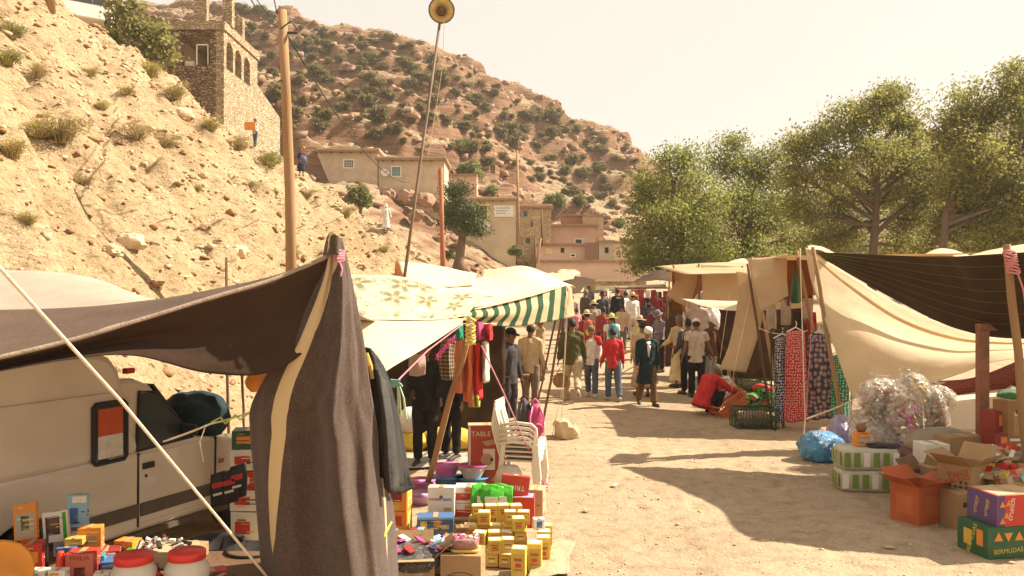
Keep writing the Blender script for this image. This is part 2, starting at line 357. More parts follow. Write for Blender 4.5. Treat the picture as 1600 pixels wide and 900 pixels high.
# ------------------------------------------------------------------ loose stones
def stones(name, pts, sizes, m, label, cat):
    n = len(pts); ico = bmesh.new(); bmesh.ops.create_icosphere(ico, subdivisions=1, radius=1)
    bv = np.array([v.co for v in ico.verts]); bf = np.array([[v.index for v in f.verts] for f in ico.faces]); ico.free()
    k = len(bv); V = bv[None] * (1 + RNG.uniform(-.3, .3, (n, k, 1))); V = V * (np.asarray(sizes)[:, None, None] * RNG.uniform(.55, 1.3, (n, 1, 3)) * np.array([1, 1, .65]))
    a = RNG.uniform(0, 6.28, n); c, s = np.cos(a)[:, None], np.sin(a)[:, None]
    V = np.stack([V[..., 0] * c - V[..., 1] * s, V[..., 0] * s + V[..., 1] * c, V[..., 2]], 2) + np.asarray(pts)[:, None]
    Fc = (bf[None] + (np.arange(n) * k)[:, None, None]).reshape(-1, 3)
    return tag(link(name, np_mesh(name, V.reshape(-1, 3), Fc, m)), label, cat, kind='stuff')
def slabs(name, pts, sizes, m, label, cat):
    n = len(pts); bv = np.array([(x, y, z) for z in (-1, 1) for x, y in ((-1, -1), (1, -1), (1, 1), (-1, 1))], float); bf = np.array([(3, 2, 1, 0), (4, 5, 6, 7), (0, 1, 5, 4), (1, 2, 6, 5), (2, 3, 7, 6), (3, 0, 4, 7)])
    V = bv[None] * (1 + RNG.uniform(-.45, .25, (n, 8, 3))) * np.asarray(sizes)[:, None, None] * RNG.uniform(.6, 1.6, (n, 1, 3)) * np.array([1.1, .9, .5]); a = RNG.uniform(0, 6.28, n); c, s = np.cos(a)[:, None], np.sin(a)[:, None]; tl = RNG.uniform(-.25, .25, (n, 1))
    V = np.stack([V[..., 0] * c - V[..., 1] * s, V[..., 0] * s + V[..., 1] * c, V[..., 2] + V[..., 0] * tl], 2) + np.asarray(pts)[:, None]
    return tag(link(name, np_mesh(name, V.reshape(-1, 3), (bf[None] + (np.arange(n) * 8)[:, None, None]).reshape(-1, 4), m)), label, cat, kind='stuff')
MST = mat('pale_stone', (.50, .39, .25), .9, .25, 3, .4, 20)
n = 9000; yy = 5 + 24 * RNG.random(n) ** 1.3; xx = RNG.uniform(-.62, .62, n) * yy
sz = .006 + .013 * RNG.random(n) ** 3 + .016 * (RNG.random(n) > .985)
stones('gravel', np.stack([xx, yy, np.full(n, .0) + sz * .12 + .035 * fbm(xx * .35, yy * .35, 3, 3)], 1), sz, MST, 'small pale stones scattered over the dusty market ground', 'gravel')
n = 2200; yy = 11 + 39 * RNG.random(n) ** .8; xx = np.interp(yy, TOE[:, 0], TOE[:, 1]) - RNG.random(n) * np.clip(yy * .45, 3, 20) ** 1.0 - .2
sz = .015 + .06 * RNG.random(n) ** 4 + .0006 * yy
slabs('hillside_stones', np.stack([xx, yy, hill(xx, yy) + sz * .1], 1), sz, mat('pale_hill_stone', (.50, .385, .245), .9, .25, 1.5, .4, 12), 'loose pale stones lying over the near hillside', 'stones')
n = 1500; yy = 11 + 39 * RNG.random(n) ** .8; xx = np.interp(yy, TOE[:, 0], TOE[:, 1]) - RNG.random(n) * np.clip(yy * .45, 3, 20) - .2; sz = .02 + .09 * RNG.random(n) ** 4 + .0006 * yy
slabs('hillside_brown_stones', np.stack([xx, yy, hill(xx, yy) + sz * .1], 1), sz, mat('brown_hill_stone', (.30, .17, .08), .9, .3, 1.5, .4, 12), 'darker brown stones lying over the near hillside', 'stones')
n = 9000; yy = 62 + 103 * RNG.random(n); xx = RNG.uniform(-62, 40, n); zz = mount(xx, yy); gz = np.abs(mount(xx, yy + .5) - zz) * 2; k = (gz > .55) | (RNG.random(n) < .25); xx, yy, zz = xx[k], yy[k], zz[k]
sz = .12 + .5 * RNG.random(len(xx)) ** 2.5; slabs('mountain_rocks', np.stack([xx, yy, zz + sz * .15], 1), sz, mat('red_mountain_rock', (.29, .175, .11), .9, .3, .4, .5, 3), 'broken red rocks strewn along the mountain ledges', 'rocks')
# larger rocks one can pick out
MROCK = mat('sandstone_rock', (.56, .42, .25), .9, .22, 2, .5, 9)
def rock(p, r, label, flat=.6, seed=1, m=None, name='rock', grp=None):
    b = bmesh.new(); bmesh.ops.create_icosphere(b, subdivisions=3, radius=1)
    for v in b.verts:
        q = v.co; k = 1 + .3 * float(fbm(q.x * 1.2 + seed, q.y * 1.2 + q.z * 1.7, seed, 3)); q = q * k
        q = Vector((round(q.x * 2.6) / 2.6 * .5 + q.x * .5, round(q.y * 2.2) / 2.2 * .5 + q.y * .5, round(q.z * 2.2) / 2.2 * .5 + q.z * .5))
        v.co = Vector((q.x * r, q.y * r * .8, q.z * r * flat))
    me = bpy.data.meshes.new(name); b.to_mesh(me); b.free(); me.materials.append(m or MROCK)
    o = link(name, me); o.location = p; o.rotation_euler = (0, 0, seed * 1.3); return tag(o, label, 'rock', grp)
for i, (px, py, r, lab) in enumerate([(283, 180, .45, 'flat pale slab of rock below the stone terrace wall'), (300, 142, .5, 'pale upright boulder leaning on the terrace wall'), (205, 378, .32, 'dark-edged rock jutting from the bare hillside, mid slope'),
        (372, 395, .35, 'rock low on the hillside beside the thick pole'), (175, 395, .2, 'small rock poking out of the slope above the tarp'), (320, 275, .2, 'lone small rock high on the bare slope'), (640, 395, .3, 'rock at the foot of the slope behind the white tents')]):
    p = hit(px, py, hill)
    if p: rock(p, r, lab, .6, i + 3)  # every one takes the default pale sandstone
rock(G(884, 684) + Vector((0, 0, .1)), .24, 'pale yellowish stone holding down tent strings on the road edge', .9, 4)

# ================================================================== PLANTS
def leaf_mat(name, c1, c2, transl=.35):
    m, t, b, o = base_mat(name); ge = nn(t, 'ShaderNodeNewGeometry'); v = coord(t)
    n1 = noise(t, v, .9, 3, .6); a = nn(t, 'ShaderNodeMath', operation='MULTIPLY_ADD'); a.inputs[1].default_value = .45
    lk(t, ge.outputs['Random Per Island'], a.inputs[0]); s = nn(t, 'ShaderNodeMath', operation='MULTIPLY'); s.inputs[1].default_value = .6; lk(t, n1.outputs[0], s.inputs[0]); lk(t, s.outputs[0], a.inputs[2])
    c = ramp(t, a.outputs[0], [(.2, c1), (.8, c2)]).outputs[0]
    lk(t, c, b.inputs['Base Color']); b.inputs['Roughness'].default_value = .6; b.inputs['Specular IOR Level'].default_value = .25
    tr = nn(t, 'ShaderNodeBsdfTranslucent'); hs = nn(t, 'ShaderNodeHueSaturation'); hs.inputs['Value'].default_value = 1.5; hs.inputs['Hue'].default_value = .485; lk(t, c, hs.inputs['Color']); lk(t, hs.outputs[0], tr.inputs[0])
    mx_ = nn(t, 'ShaderNodeMixShader'); mx_.inputs[0].default_value = transl; lk(t, b.outputs[0], mx_.inputs[1]); lk(t, tr.outputs[0], mx_.inputs[2]); lk(t, mx_.outputs[0], o.inputs[0]); return m
BARK = mat('tree_bark', (.15, .10, .065), .95, .3, 3, .6, 12, stretch=(1, 1, .25))
def leaves(C, per, sig, ln, wd, up=.4, flat=.7):
    C = np.asarray(C); n = len(C) * per
    off = RNG.normal(0, 1, (n, 3)) * sig * np.array([1, 1, flat]); p = np.repeat(C, per, 0) + off
    d = RNG.normal(0, 1, (n, 3)); d[:, 2] -= .25; d /= np.linalg.norm(d, axis=1, keepdims=True)
    nr = RNG.normal(0, 1, (n, 3)); nr[:, 2] += up * 2; b = np.cross(d, nr); b /= np.linalg.norm(b, axis=1, keepdims=True) + 1e-9
    L = ln * RNG.uniform(.6, 1.3, (n, 1)); W = wd * RNG.uniform(.6, 1.3, (n, 1))
    q = np.cross(b, d) * L * .12
    V = np.stack([p - d * L / 2, p + b * W / 2 + q, p + d * L / 2, p - b * W / 2 + q], 1).reshape(-1, 3)
    return V, np.arange(n * 4).reshape(-1, 4)
def bezier(a, b, c, n=6): return [a * (1 - t) ** 2 + b * 2 * t * (1 - t) + c * t * t for t in np.linspace(0, 1, n)]
def tree(name, label, base, fork, lobes, lm, tr=.22, dens=1., per=60, sig=.3, ln=.155, wd=.085, group=None, twigs=7, cat='tree', seed=0, limbs=()):
    """base, fork: world points; lobes: list of (centre, (rx,ry,rz))"""
    rn = random.Random(seed + 11); t = thing(name, label, cat, base, 0, group); B = Vector(base)
    tm = MB(); mid = (B + Vector(fork)) / 2 + Vector((rn.uniform(-.2, .2), rn.uniform(-.2, .2), 0)) * tr * 3
    tm.tube([B - Vector((0, 0, .3)) - B, *[p - B for p in bezier(B, mid, Vector(fork), 7)][1:]], [tr * 1.5, tr * 1.1, tr, tr * .95, tr * .9, tr * .85, tr * .8], 10)
    mzz = max(c.z for c, r in lobes); cx_ = sum(c.x for c, r in lobes) / len(lobes); lead = Vector(fork).lerp(Vector((cx_, Vector(fork).y, mzz)), .8)
    def tp_at(z):
        fk = Vector(fork)
        return B.lerp(fk, (z - B.z) / (fk.z - B.z)) if z <= fk.z else fk.lerp(lead, (z - fk.z) / max(.1, lead.z - fk.z))
    tm.tube([Vector(fork) - B, (Vector(fork).lerp(lead, .5) + Vector((tr * .8, 0, 0))) - B, lead - B], [tr * .8, tr * .5, tr * .15], 8)
    C = []
    for (c, r) in lobes:
        c = Vector(c); k = max(6, int(dens * 9 * (r[0] * r[1] + r[0] * r[2] + r[1] * r[2])))
        d = RNG.normal(0, 1, (k, 3)); d /= np.linalg.norm(d, axis=1, keepdims=True)
        pts = np.array(c) + d * (RNG.random((k, 1)) ** .45) * np.array(r) * (1 + .25 * fbm(d[:, 0] * 2 + c.x, d[:, 1] * 2 + d[:, 2] * 2, 5, 2))[:, None]
        C.append(pts)
        hz_ = B.z + (Vector(fork).z - B.z) * rn.uniform(.72, 1.0); f = tp_at(min(max(c.z - max(1.2, abs(c.x - B.x) * .75), hz_), lead.z)); ctrl = f.lerp(c, .5) + Vector((rn.uniform(-.5, .5), rn.uniform(-.5, .5), rn.uniform(-.3, .8))) * r[0] * .6
        L = (c - f).length; r0 = min(tr * .6, .04 + .02 * L); bz = bezier(f, ctrl, c, 8)
        tm.tube([p - B for p in bz], [r0 * (1 - .75 * q) for q in np.linspace(0, 1, 8)], 7)
        for q in pts[:twigs]:
            q = Vector(q); s_ = bz[rn.choice((4, 5, 6, 7))]; tm.tube([p - B for p in bezier(s_, s_.lerp(q, .5) + Vector((0, 0, rn.uniform(-.3, .3))), q, 4)], [r0 * .3, r0 * .22, r0 * .15, r0 * .07], 5)
    for L_ in limbs: tm.tube([Vector(p) - B for p in L_[0]], L_[1], 7)
    tm.obj('trunk', BARK, t, True)
    V, Q = leaves(np.vstack(C) - np.array(B), per, sig, ln, wd); link('crown', np_mesh('crown', V, Q, lm), t); return t
LG1 = leaf_mat('walnut_leaves', (.070, .088, .020), (.30, .315, .08), .45); LG2 = leaf_mat('olive_leaves', (.09, .098, .024), (.35, .34, .09), .45); LG3 = leaf_mat('juniper_leaves', (.10, .088, .034), (.25, .205, .085), .4)
LG4 = leaf_mat('bush_leaves', (.07, .085, .024), (.24, .24, .08), .4); LDRY = leaf_mat('dry_scrub', (.20, .15, .06), (.42, .33, .14), .2); LYEL = leaf_mat('yellow_scrub', (.22, .19, .05), (.45, .38, .10), .2)
def lob(d, *L): return [(P(px, py, d + dd), (rx / F * d, max(rx, ry) / F * d * .9, ry / F * d)) for px, py, rx, ry, dd in L]
tree('walnut_tree', 'dense dark green tree nearest the pink village wall, leftmost of the big trees', GD(1063, 39), P(1062, 395, 39),
     lob(39, (1010, 355, 36, 48, 0), (1040, 300, 48, 52, 1), (1075, 258, 36, 34, 0), (1095, 320, 42, 52, -1), (1030, 405, 48, 30, -1), (1105, 385, 44, 40, 0), (1005, 300, 22, 30, 1), (1060, 350, 50, 45, -2), (1000, 405, 26, 22, -1), (1045, 250, 18, 18, 0), (1085, 410, 40, 24, -2)), LG1, .28, 1.15, seed=1, group='big trees behind the right tents')
tree('walnut_tree', 'rounded green tree standing second from the left behind the cream tents', GD(1165, 42), P(1160, 395, 42),
     lob(42, (1130, 255, 34, 38, 0), (1170, 270, 40, 44, 1), (1205, 265, 36, 34, 0), (1150, 330, 48, 50, -1), (1200, 335, 46, 48, 0), (1185, 395, 50, 34, -1), (1130, 395, 38, 34, 0), (1145, 226, 22, 18, 0), (1232, 320, 32, 40, 1), (1240, 380, 40, 36, 1), (1218, 240, 20, 18, 0)), LG1, .28, 1.05, seed=2, group='big trees behind the right tents')
tree('walnut_tree', 'tall spreading tree with a bare dark trunk and open crown above the brown awning', GD(1362, 36.5), P(1368, 345, 36.5),
     lob(36.5, (1370, 165, 46, 34, 0), (1410, 190, 42, 40, 1), (1325, 195, 46, 40, 0), (1275, 225, 44, 36, 0), (1245, 270, 38, 34, 1), (1300, 265, 46, 34, -1), (1360, 235, 46, 40, -1), (1415, 255, 44, 40, 0), (1445, 300, 38, 34, 0), (1250, 325, 40, 30, 0), (1300, 330, 30, 24, 2), (1420, 345, 36, 24, 1), (1238, 225, 22, 18, 0), (1285, 380, 44, 24, 2), (1395, 150, 26, 18, 0), (1335, 300, 40, 30, 1.5), (1390, 300, 36, 30, 1.5), (1320, 365, 30, 22, 2), (1410, 385, 36, 22, 2), (1440, 240, 34, 36, 1), (1465, 280, 30, 40, 1)), LG2, .20, 1.15, per=64, twigs=10, seed=3, group='big trees behind the right tents')
tree('walnut_tree', 'tree with thin twisting limbs at the right edge, reaching highest of all', GD(1455, 34), P(1478, 330, 34),
     lob(34, (1510, 170, 44, 36, 0), (1560, 165, 44, 40, 0), (1595, 130, 30, 34, 0), (1480, 215, 38, 36, 0), (1530, 240, 48, 42, -1), (1590, 235, 44, 44, 1), (1500, 290, 46, 34, 0), (1560, 310, 50, 38, 0), (1610, 310, 44, 44, -1), (1480, 350, 40, 28, 1), (1540, 370, 46, 28, 0), (1600, 375, 44, 34, 0), (1640, 200, 50, 60, 0), (1590, 112, 16, 14, 0), (1655, 320, 50, 60, 0), (1500, 250, 34, 30, 1.5), (1555, 275, 36, 30, 1.5), (1515, 330, 36, 26, 1.5), (1580, 345, 40, 26, 1.5), (1455, 385, 30, 20, 2), (1520, 392, 40, 18, 2)), LG2, .17, 1.2, per=64, twigs=9, seed=4, group='big trees behind the right tents')
tree('walnut_tree', 'pale green tree half hidden between the rounded tree and the spreading tree', GD(1255, 52), P(1255, 385, 52),
     lob(52, (1225, 330, 34, 30, 0), (1270, 345, 38, 34, 0), (1250, 390, 50, 30, 0), (1310, 375, 44, 34, 0), (1345, 400, 40, 24, 0), (1400, 395, 44, 24, 0), (1460, 395, 44, 26, 0), (1340, 340, 50, 40, 2), (1430, 340, 50, 40, 2), (1510, 350, 60, 50, 2), (1580, 370, 60, 40, 2), (1300, 310, 40, 40, 3), (1390, 300, 50, 40, 4)), LG4, .2, .9, per=40, sig=.36, seed=5, group='big trees behind the right tents')
tree('juniper_tree', 'gnarled juniper with a thick trunk on the slope below the cream house', P(716, 417, 54), P(722, 372, 54),
     lob(54, (715, 318, 26, 16, 0), (735, 335, 26, 16, 0), (705, 340, 20, 18, 0), (738, 357, 24, 12, 0), (722, 300, 18, 14, 0), (702, 300, 10, 14, 1), (725, 345, 24, 18, 0)), leaf_mat('juniper_green', (.030, .045, .012), (.10, .125, .035), .2), .3, 1.5, per=45, sig=.28, ln=.2, wd=.09, seed=6)
# bushes: a handful of shapes, copied over the mountain
def bush_mesh(seed, lm, r=1., per=30, nl=6, ln=.16, wd=.09, zs=.8):
    C = []
    for i in range(nl):
        a = RNG.uniform(0, 6.28); q = RNG.uniform(0, .55); c = np.array([math.cos(a) * q, math.sin(a) * q, RNG.uniform(.35, .75) * zs]); k = 14
        d = RNG.normal(0, 1, (k, 3)); d /= np.linalg.norm(d, axis=1, keepdims=True); C.append(c + d * RNG.random((k, 1)) ** .5 * RNG.uniform(.3, .48))
    V, Q = leaves(np.vstack(C), per, .09, ln, wd); V[:, 2] = np.maximum(V[:, 2], -.05); return np_mesh('bush', V * r, Q, lm)
def stem_mesh():
    b = MB()
    for i in range(5):
        a = i * 1.3; b.tube([(0, 0, -.25), (math.cos(a) * .12, math.sin(a) * .12, .2), (math.cos(a) * .4, math.sin(a) * .4, .55)], [.05, .035, .012], 5)
    return b.mesh('stem', BARK)
JB = [bush_mesh(i, LG3) for i in range(5)]; JB2 = [bush_mesh(i, LG4, nl=7) for i in range(3)]; STEM = stem_mesh()
def bush(mesh, p, r, label, group=None, zs=1., name='bush', cat='bush', stem=True, rot=None):
    t = thing(name, label, cat, p, rot if rot is not None else random.uniform(0, 6.28), group); t.scale = (r, r, r * zs)
    link('foliage', mesh, t)
    if stem: link('stem', STEM, t)
    return t
skyl = np.array([(255, 20), (380, 15), (540, 60), (660, 80), (760, 130), (850, 172), (985, 240), (1015, 262)])
cnt = 0; rn = random.Random(5); spots = []
for _ in range(6000):
    if cnt >= 215: break
    px = rn.uniform(370, 1012); top = np.interp(px, skyl[:, 0], skyl[:, 1]); py = top + rn.random() ** 1.35 * 215
    bot = np.interp(px, [370, 470, 500, 700, 860, 1012], [205, 225, 225, 240, 300, 345])
    if py > bot: continue
    if 190 < py < 235 and px < 720 and rn.random() < .8: continue
    if any((px - a) ** 2 + ((py - b) * 1.5) ** 2 < (rn.uniform(12, 26)) ** 2 for a, b in spots): continue
    p = hit(px, py, mount, 60, 172, .35)
    if not p: continue
    spots.append((px, py)); r = rn.choice((.65, .8, 1.0, 1.2, 1.45, 1.8)) * rn.uniform(.85, 1.15) * (1.15 if py < top + 70 else .95)
    bush(JB[cnt % 5], p - Vector((0, 0, .1)), r, 'olive juniper bush ' + ('on the skyline' if py < top + 18 else 'on the upper ledges' if py < top + 75 else 'on the middle ledges' if py < top + 140 else 'on the lower slope') + ' of the red mountain, ' + ('left of the loudspeaker' if px < 640 else 'between loudspeaker and thin pole' if px < 810 else 'above the pink houses' if px < 920 else 'near the right end'), 'junipers on the mountainside', rn.uniform(.75, 1.1), name='juniper_bush'); cnt += 1
for px, py, r, lab in [(735, 287, 2.6, 'large green bush on the slope right of the low mud house'), (718, 239, 1.7, 'round bush standing alone on bare ground above the low mud house'), (906, 335, 1.6, 'blue-green bush above the pink houses'), (770, 305, 1.2, 'green shrub on the flat roof edge of the cream house'), (870, 330, 1.9, 'brownish bush just above the stone house'), (965, 355, 1.4, 'bush right of the tan block house')]:
    p = hit(px, py, mount, 58, 172, .3)
    if p: bush(JB2[int(px) % 3], p - Vector((0, 0, .2)), r, lab)
p = hit(563, 322, hill, 20, 52, .1) or P(563, 322, 56); q = P(563, 325, 57)
bush(JB2[0], q - Vector((0, 0, .1)), 1.35, 'big rounded green bush at the crest of the slope above the white robed man', zs=1.25)
bush(JB2[1], P(700, 405, 53), .6, 'small yellow-green shrub at the foot of the juniper'); bush(JB2[2], P(808, 400, 62), .9, 'yellow-green shrub in front of the stone house')
# fig bush by the terrace, leaves one by one
Lb = lob(49, (245, 58, 28, 26, 0), (208, 42, 26, 26, 0), (185, 22, 22, 20, 0), (228, 88, 28, 13, 0), (258, 86, 18, 14, 0), (176, 58, 16, 14, 0), (208, 12, 12, 12, 0))
tree('fig_tree', 'leafy green fig tree beside the stone terrace at the top of the slope', P(225, 108, 49.5), P(225, 75, 49.2), Lb, leaf_mat('fig_leaves', (.09, .095, .025), (.32, .30, .10)), .09, 1.6, per=14, sig=.26, ln=.3, wd=.22, seed=9, twigs=6)
# dry tufts on the near slope
def tuft_mesh(n, lean=.5, m=LDRY, w=.012):
    V = []; Q = []
    for i in range(n):
        a = RNG.uniform(0, 6.28); r = RNG.uniform(0, .22); l = RNG.uniform(.5, 1.1); e = RNG.uniform(.05, lean)
        b = np.array([math.cos(a) * r, math.sin(a) * r, -.05]); d = np.array([math.cos(a) * e, math.sin(a) * e, 1.]); d /= np.linalg.norm(d)
        s = np.array([-math.sin(a + RNG.normal() * .6), math.cos(a), 0]) * w; mid = b + d * l * .55; tip = b + d * l + np.array([math.cos(a), math.sin(a), -.6]) * l * e * .5
        k = len(V); V += [b - s, b + s, mid + s * .7, mid - s * .7, tip, tip + s * .2]; Q += [(k, k + 1, k + 2, k + 3), (k + 3, k + 2, k + 5, k + 4)]
    return np_mesh('tuft', V, Q, m)
TU = [tuft_mesh(170), tuft_mesh(130, .9), tuft_mesh(150, .7, LYEL), tuft_mesh(120, 1.2)]
DB = [bush_mesh(20, LDRY, per=9, nl=6, ln=.2, wd=.025), bush_mesh(21, LYEL, per=10, nl=5, ln=.16, wd=.03), bush_mesh(22, LG4, per=10, nl=5, ln=.15, wd=.04)]
tl = [(95, 225, .95, 0, 'large dry straw-coloured tuft at mid height on the left slope'), (60, 215, .6, 3, 'reddish dead brush clump left of the large straw tuft'), (15, 60, .7, 0, 'green-grey grass clump at the left edge near the slope top'), (10, 105, .6, 2, 'grey-green clump at the left edge below the top grass'),
      (143, 118, .38, 2, 'small bright yellow shrub alone on the upper slope'), (215, 225, .75, 1, 'dry brown brush right of the large straw tuft'), (255, 230, .7, 3, 'reddish dead brush under the stone terrace'), (20, 250, .55, 0, 'small grass tuft at the left edge at mid slope'),
      (235, 120, .7, 2, 'yellowish scrub under the fig tree'), (275, 155, .7, 0, 'dry scrub at the foot of the terrace wall'), (330, 205, .6, 2, 'yellow scrub below the arched wall'), (375, 235, .6, 1, 'tall dry grass left of the boy with the box'), (420, 262, .7, 2, 'yellow grass right below the boy with the box'), (540, 340, .5, 2, 'straw tuft left of the white robed man'),
      (60, 120, .5, 1, 'pale weeds on the upper left slope'), (130, 290, .35, 3, 'small dead twig clump on the bare middle slope'), (310, 300, .3, 3, 'thin twigs on the slope right of centre'), (395, 300, .45, 3, 'dead branch on the slope beside the thick pole'), (160, 175, .4, 1, 'pale weeds above the straw tuft'), (200, 150, .4, 2, 'yellow weeds under the fig tree, left one'),
      (480, 310, .4, 1, 'dry weeds below the walking woman'), (45, 350, .3, 1, 'faint tuft low on the left slope'), (460, 400, .35, 3, 'twiggy tuft beside the base of the thick pole'), (600, 395, .35, 2, 'straw tuft behind the white tents'), (350, 140, .01, 0, '')]
for i, (px, py, r, k, lab) in enumerate(tl):
    p = hit(px, py, hill)
    if p and lab:
        t = thing('dry_grass_tuft', lab, 'grass tuft', p, random.uniform(0, 6)); r *= max(.75, p.y / 34); t.scale = (r * 1.5, r * 1.5, r)
        link('blades', TU[k], t)['kind'] = 'stuff'; link('twigs', DB[(i + k) % 3], t)['kind'] = 'stuff'
# ================================================================== BUILDINGS
def mat_masonry(name, c1, c2, mortar, sc=3.2, bump=.7):
    m, t, b, o = base_mat(name); v = coord(t, 'Object', (sc, sc, sc * 1.9)); 
    vo = nn(t, 'ShaderNodeTexVoronoi'); lk(t, v, vo.inputs['Vector']); vo.inputs['Scale'].default_value = 1
    ve = nn(t, 'ShaderNodeTexVoronoi', feature='DISTANCE_TO_EDGE'); lk(t, v, ve.inputs['Vector']); ve.inputs['Scale'].default_value = 1
    sp = nn(t, 'ShaderNodeSeparateColor'); lk(t, vo.outputs['Color'], sp.inputs[0])
    c = ramp(t, sp.outputs[0], [(.1, c1), (.9, c2)]).outputs[0]; k = ramp(t, ve.outputs['Distance'], [(.02, (0, 0, 0)), (.1, (1, 1, 1))]).outputs[0]
    n = noise(t, coord(t), 1.2, 5); c = mixc(t, k, mortar, c); c = mixc(t, .6, c, ramp(t, n.outputs[0], [(.3, (.7, .68, .64)), (.7, (1.1, 1.1, 1.1))]).outputs[0], 'MULTIPLY')
    lk(t, c, b.inputs['Base Color']); b.inputs['Roughness'].default_value = .95; b.inputs['Specular IOR Level'].default_value = .1
    lk(t, bumpn(t, k, bump, .12).outputs[0], b.inputs['Normal']); return m
STONE_SHADE = mat_masonry('rubble_shade', (.20, .13, .08), (.38, .27, .165), (.13, .09, .06), 4.0, 1.); STONE_SUN = mat_masonry('rubble_sun', (.36, .265, .16), (.54, .42, .275), (.30, .22, .14), 4.0, .8)  # house front painted darker as if shaded, its other parts paler as if sunlit
MUD = mat('mud_plaster', (.53, .41, .29), .95, .2, .8, .5, 5, dirt=.5, dcol=(.36, .24, .13)); CREAM = mat('cream_render', (.55, .445, .30), .95, .16, .6, .4, 6, dirt=.3, dcol=(.4, .28, .16))
PINK = mat('pink_render', (.56, .36, .27), .95, .14, .5, .35, 6, dirt=.45, dcol=(.45, .30, .19)); PINK2 = mat('rose_render', (.58, .415, .32), .95, .14, .5, .35, 6, dirt=.45, dcol=(.46, .33, .21))
GREYB = mat('grey_block', (.42, .36, .27), .95, .15, 1, .4, 6, dirt=.3); ROOFM = mat('earth_roof', (.30, .19, .11), .95, .25, 1.5, .6, 6); DARKIN = mat('dark_interior', (.03, .024, .018), .95, .2, 2, 0)
WOODP = mat('weathered_wood', (.33, .20, .10), .85, .25, 2, .5, 30, stretch=(1, 1, .12)); WOODD = mat('dark_wood', (.14, .075, .04), .8, .3, 2, .5, 30, stretch=(1, 1, .12)); POLEW = mat('pole_wood', (.31, .18, .085), .85, .22, 2, .5, 26, stretch=(1, 1, .1))
WHITEP = mat('white_paint', (.74, .69, .60), .6, .08, 3, .1, 40); BLUEP = mat('blue_shutter', (.22, .36, .42), .6, .2, 3, .1, 30); YELP = mat('yellow_surround', (.68, .55, .22), .8, .12, 3, .2, 20); METALD = mat('dark_iron', (.05, .045, .04), .5, .3, 8, .1, 40, metal=.6)
GLASSD = mat('dark_glass', (.03, .035, .035), .08, .2, 2, 0, spec=.6)
def wall_open(mb, x0, x1, z0, z1, y0, y1, ops, n=14):
    """wall along x between y0 (front) and y1 (back); ops: (xa,xb,za,zb,arched)"""
    xs = {x0, x1}
    for xa, xb, za, zb, ar in ops:
        xs |= {xa, xb}
        if ar: xs |= {xa + (xb - xa) * i / n for i in range(n + 1)}
    xs = sorted(xs)
    def top(x, op):
        xa, xb, za, zb, ar = op
        if not ar: return zb
        r = (xb - xa) / 2; c = (xa + xb) / 2; return zb - r + math.sqrt(max(0, r * r - (x - c) ** 2))
    for a, b in zip(xs, xs[1:]):
        mid = (a + b) / 2; op = sorted([q for q in ops if q[0] < mid < q[1]], key=lambda q: q[2]); za = zb = z0
        for q in op + [None]:
            ta, tb = (q[2], q[2]) if q else (z1, z1)
            if ta - za > 1e-4 or tb - zb > 1e-4:
                for y in (y0, y1): mb.add([(a, y, za), (b, y, zb), (b, y, tb), (a, y, ta)], [(0, 1, 2, 3)])
            if q:
                mb.add([(a, y0, q[2]), (b, y0, q[2]), (b, y1, q[2]), (a, y1, q[2])], [(0, 1, 2, 3)])
                za, zb = top(a, q), top(b, q); mb.add([(a, y0, za), (b, y0, zb), (b, y1, zb), (a, y1, za)], [(0, 1, 2, 3)])
        mb.add([(a, y0, z1), (b, y0, z1), (b, y1, z1), (a, y1, z1)], [(0, 1, 2, 3)])
    for q in ops:
        for x in (q[0], q[1]):
            zt = q[3] if not q[4] else q[3] - (q[1] - q[0]) / 2
            mb.add([(x, y0, q[2]), (x, y1, q[2]), (x, y1, zt), (x, y0, zt)], [(0, 1, 2, 3)])
    for x in (x0, x1): mb.add([(x, y0, z0), (x, y1, z0), (x, y1, z1), (x, y0, z1)], [(0, 1, 2, 3)])
    return mb
# ---- the stone terrace house with three arches
t = thing('stone_house', 'two-storey rubble stone house with three arches on its sunlit side, unfinished on top', 'house', (-17.9, 53, 11))
def rel(mb, name, m, par=t, **k):
    L = Vector(par.location); mb.v = [tuple(Vector(v) - L) for v in mb.v]; return mb.obj(name, m, par, **k)
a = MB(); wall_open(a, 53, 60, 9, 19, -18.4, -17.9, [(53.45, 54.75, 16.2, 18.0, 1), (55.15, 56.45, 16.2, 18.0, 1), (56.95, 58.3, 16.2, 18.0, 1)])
a.v = [(y, x, z) for x, y, z in a.v]; rel(a, 'side_wall', STONE_SUN)
b = MB(); b.prism([(60.003, 9), (66, 9), (66, 15.6), (60.003, 16.8)], -18.4, -17.95); b.v = [(y, x, z) for x, y, z in b.v]; rel(b, 'lower_wall', STONE_SUN)
rel(wall_open(MB(), -21.6, -17.903, 9, 18.45, 53.001, 53.5, [(-20.55, -18.75, 16.25, 18.2, 0)]), 'front_wall', STONE_SHADE)
rel(MB().box((-19.9, 56.5, 18.74), (4.2, 7.3, .52)), 'roof_slab', STONE_SUN)
rel(MB().box((-21.45, 56.7, 14), (.3, 6.4, 8.9)).box((-20, 59.7, 14), (3.0, .3, 8.9)).box((-20, 56.6, 16.0), (3.0, 6, .2)), 'inner_wall', MUD)
for px, d, wx, z1 in ((315, 53.4, .8, 21.4), (357, 54.2, .6, 21.2), (334, 58, .5, 20.6), (375, 58.5, .5, 20.9)):
    c = P(px, 0, d); rel(MB().box((c.x, d, (19.0 + z1) / 2), (wx, .5, z1 - 19.0)), 'roof_pillar', STONE_SUN)
f = rel(MB().box((-18.95, 53.2, 17.0), (.06, .08, 1.3)).box((-19.3, 53.2, 17.62), (.7, .08, .06)).box((-19.65, 53.2, 17.0), (.06, .08, 1.3)), 'window_frame', WHITEP)
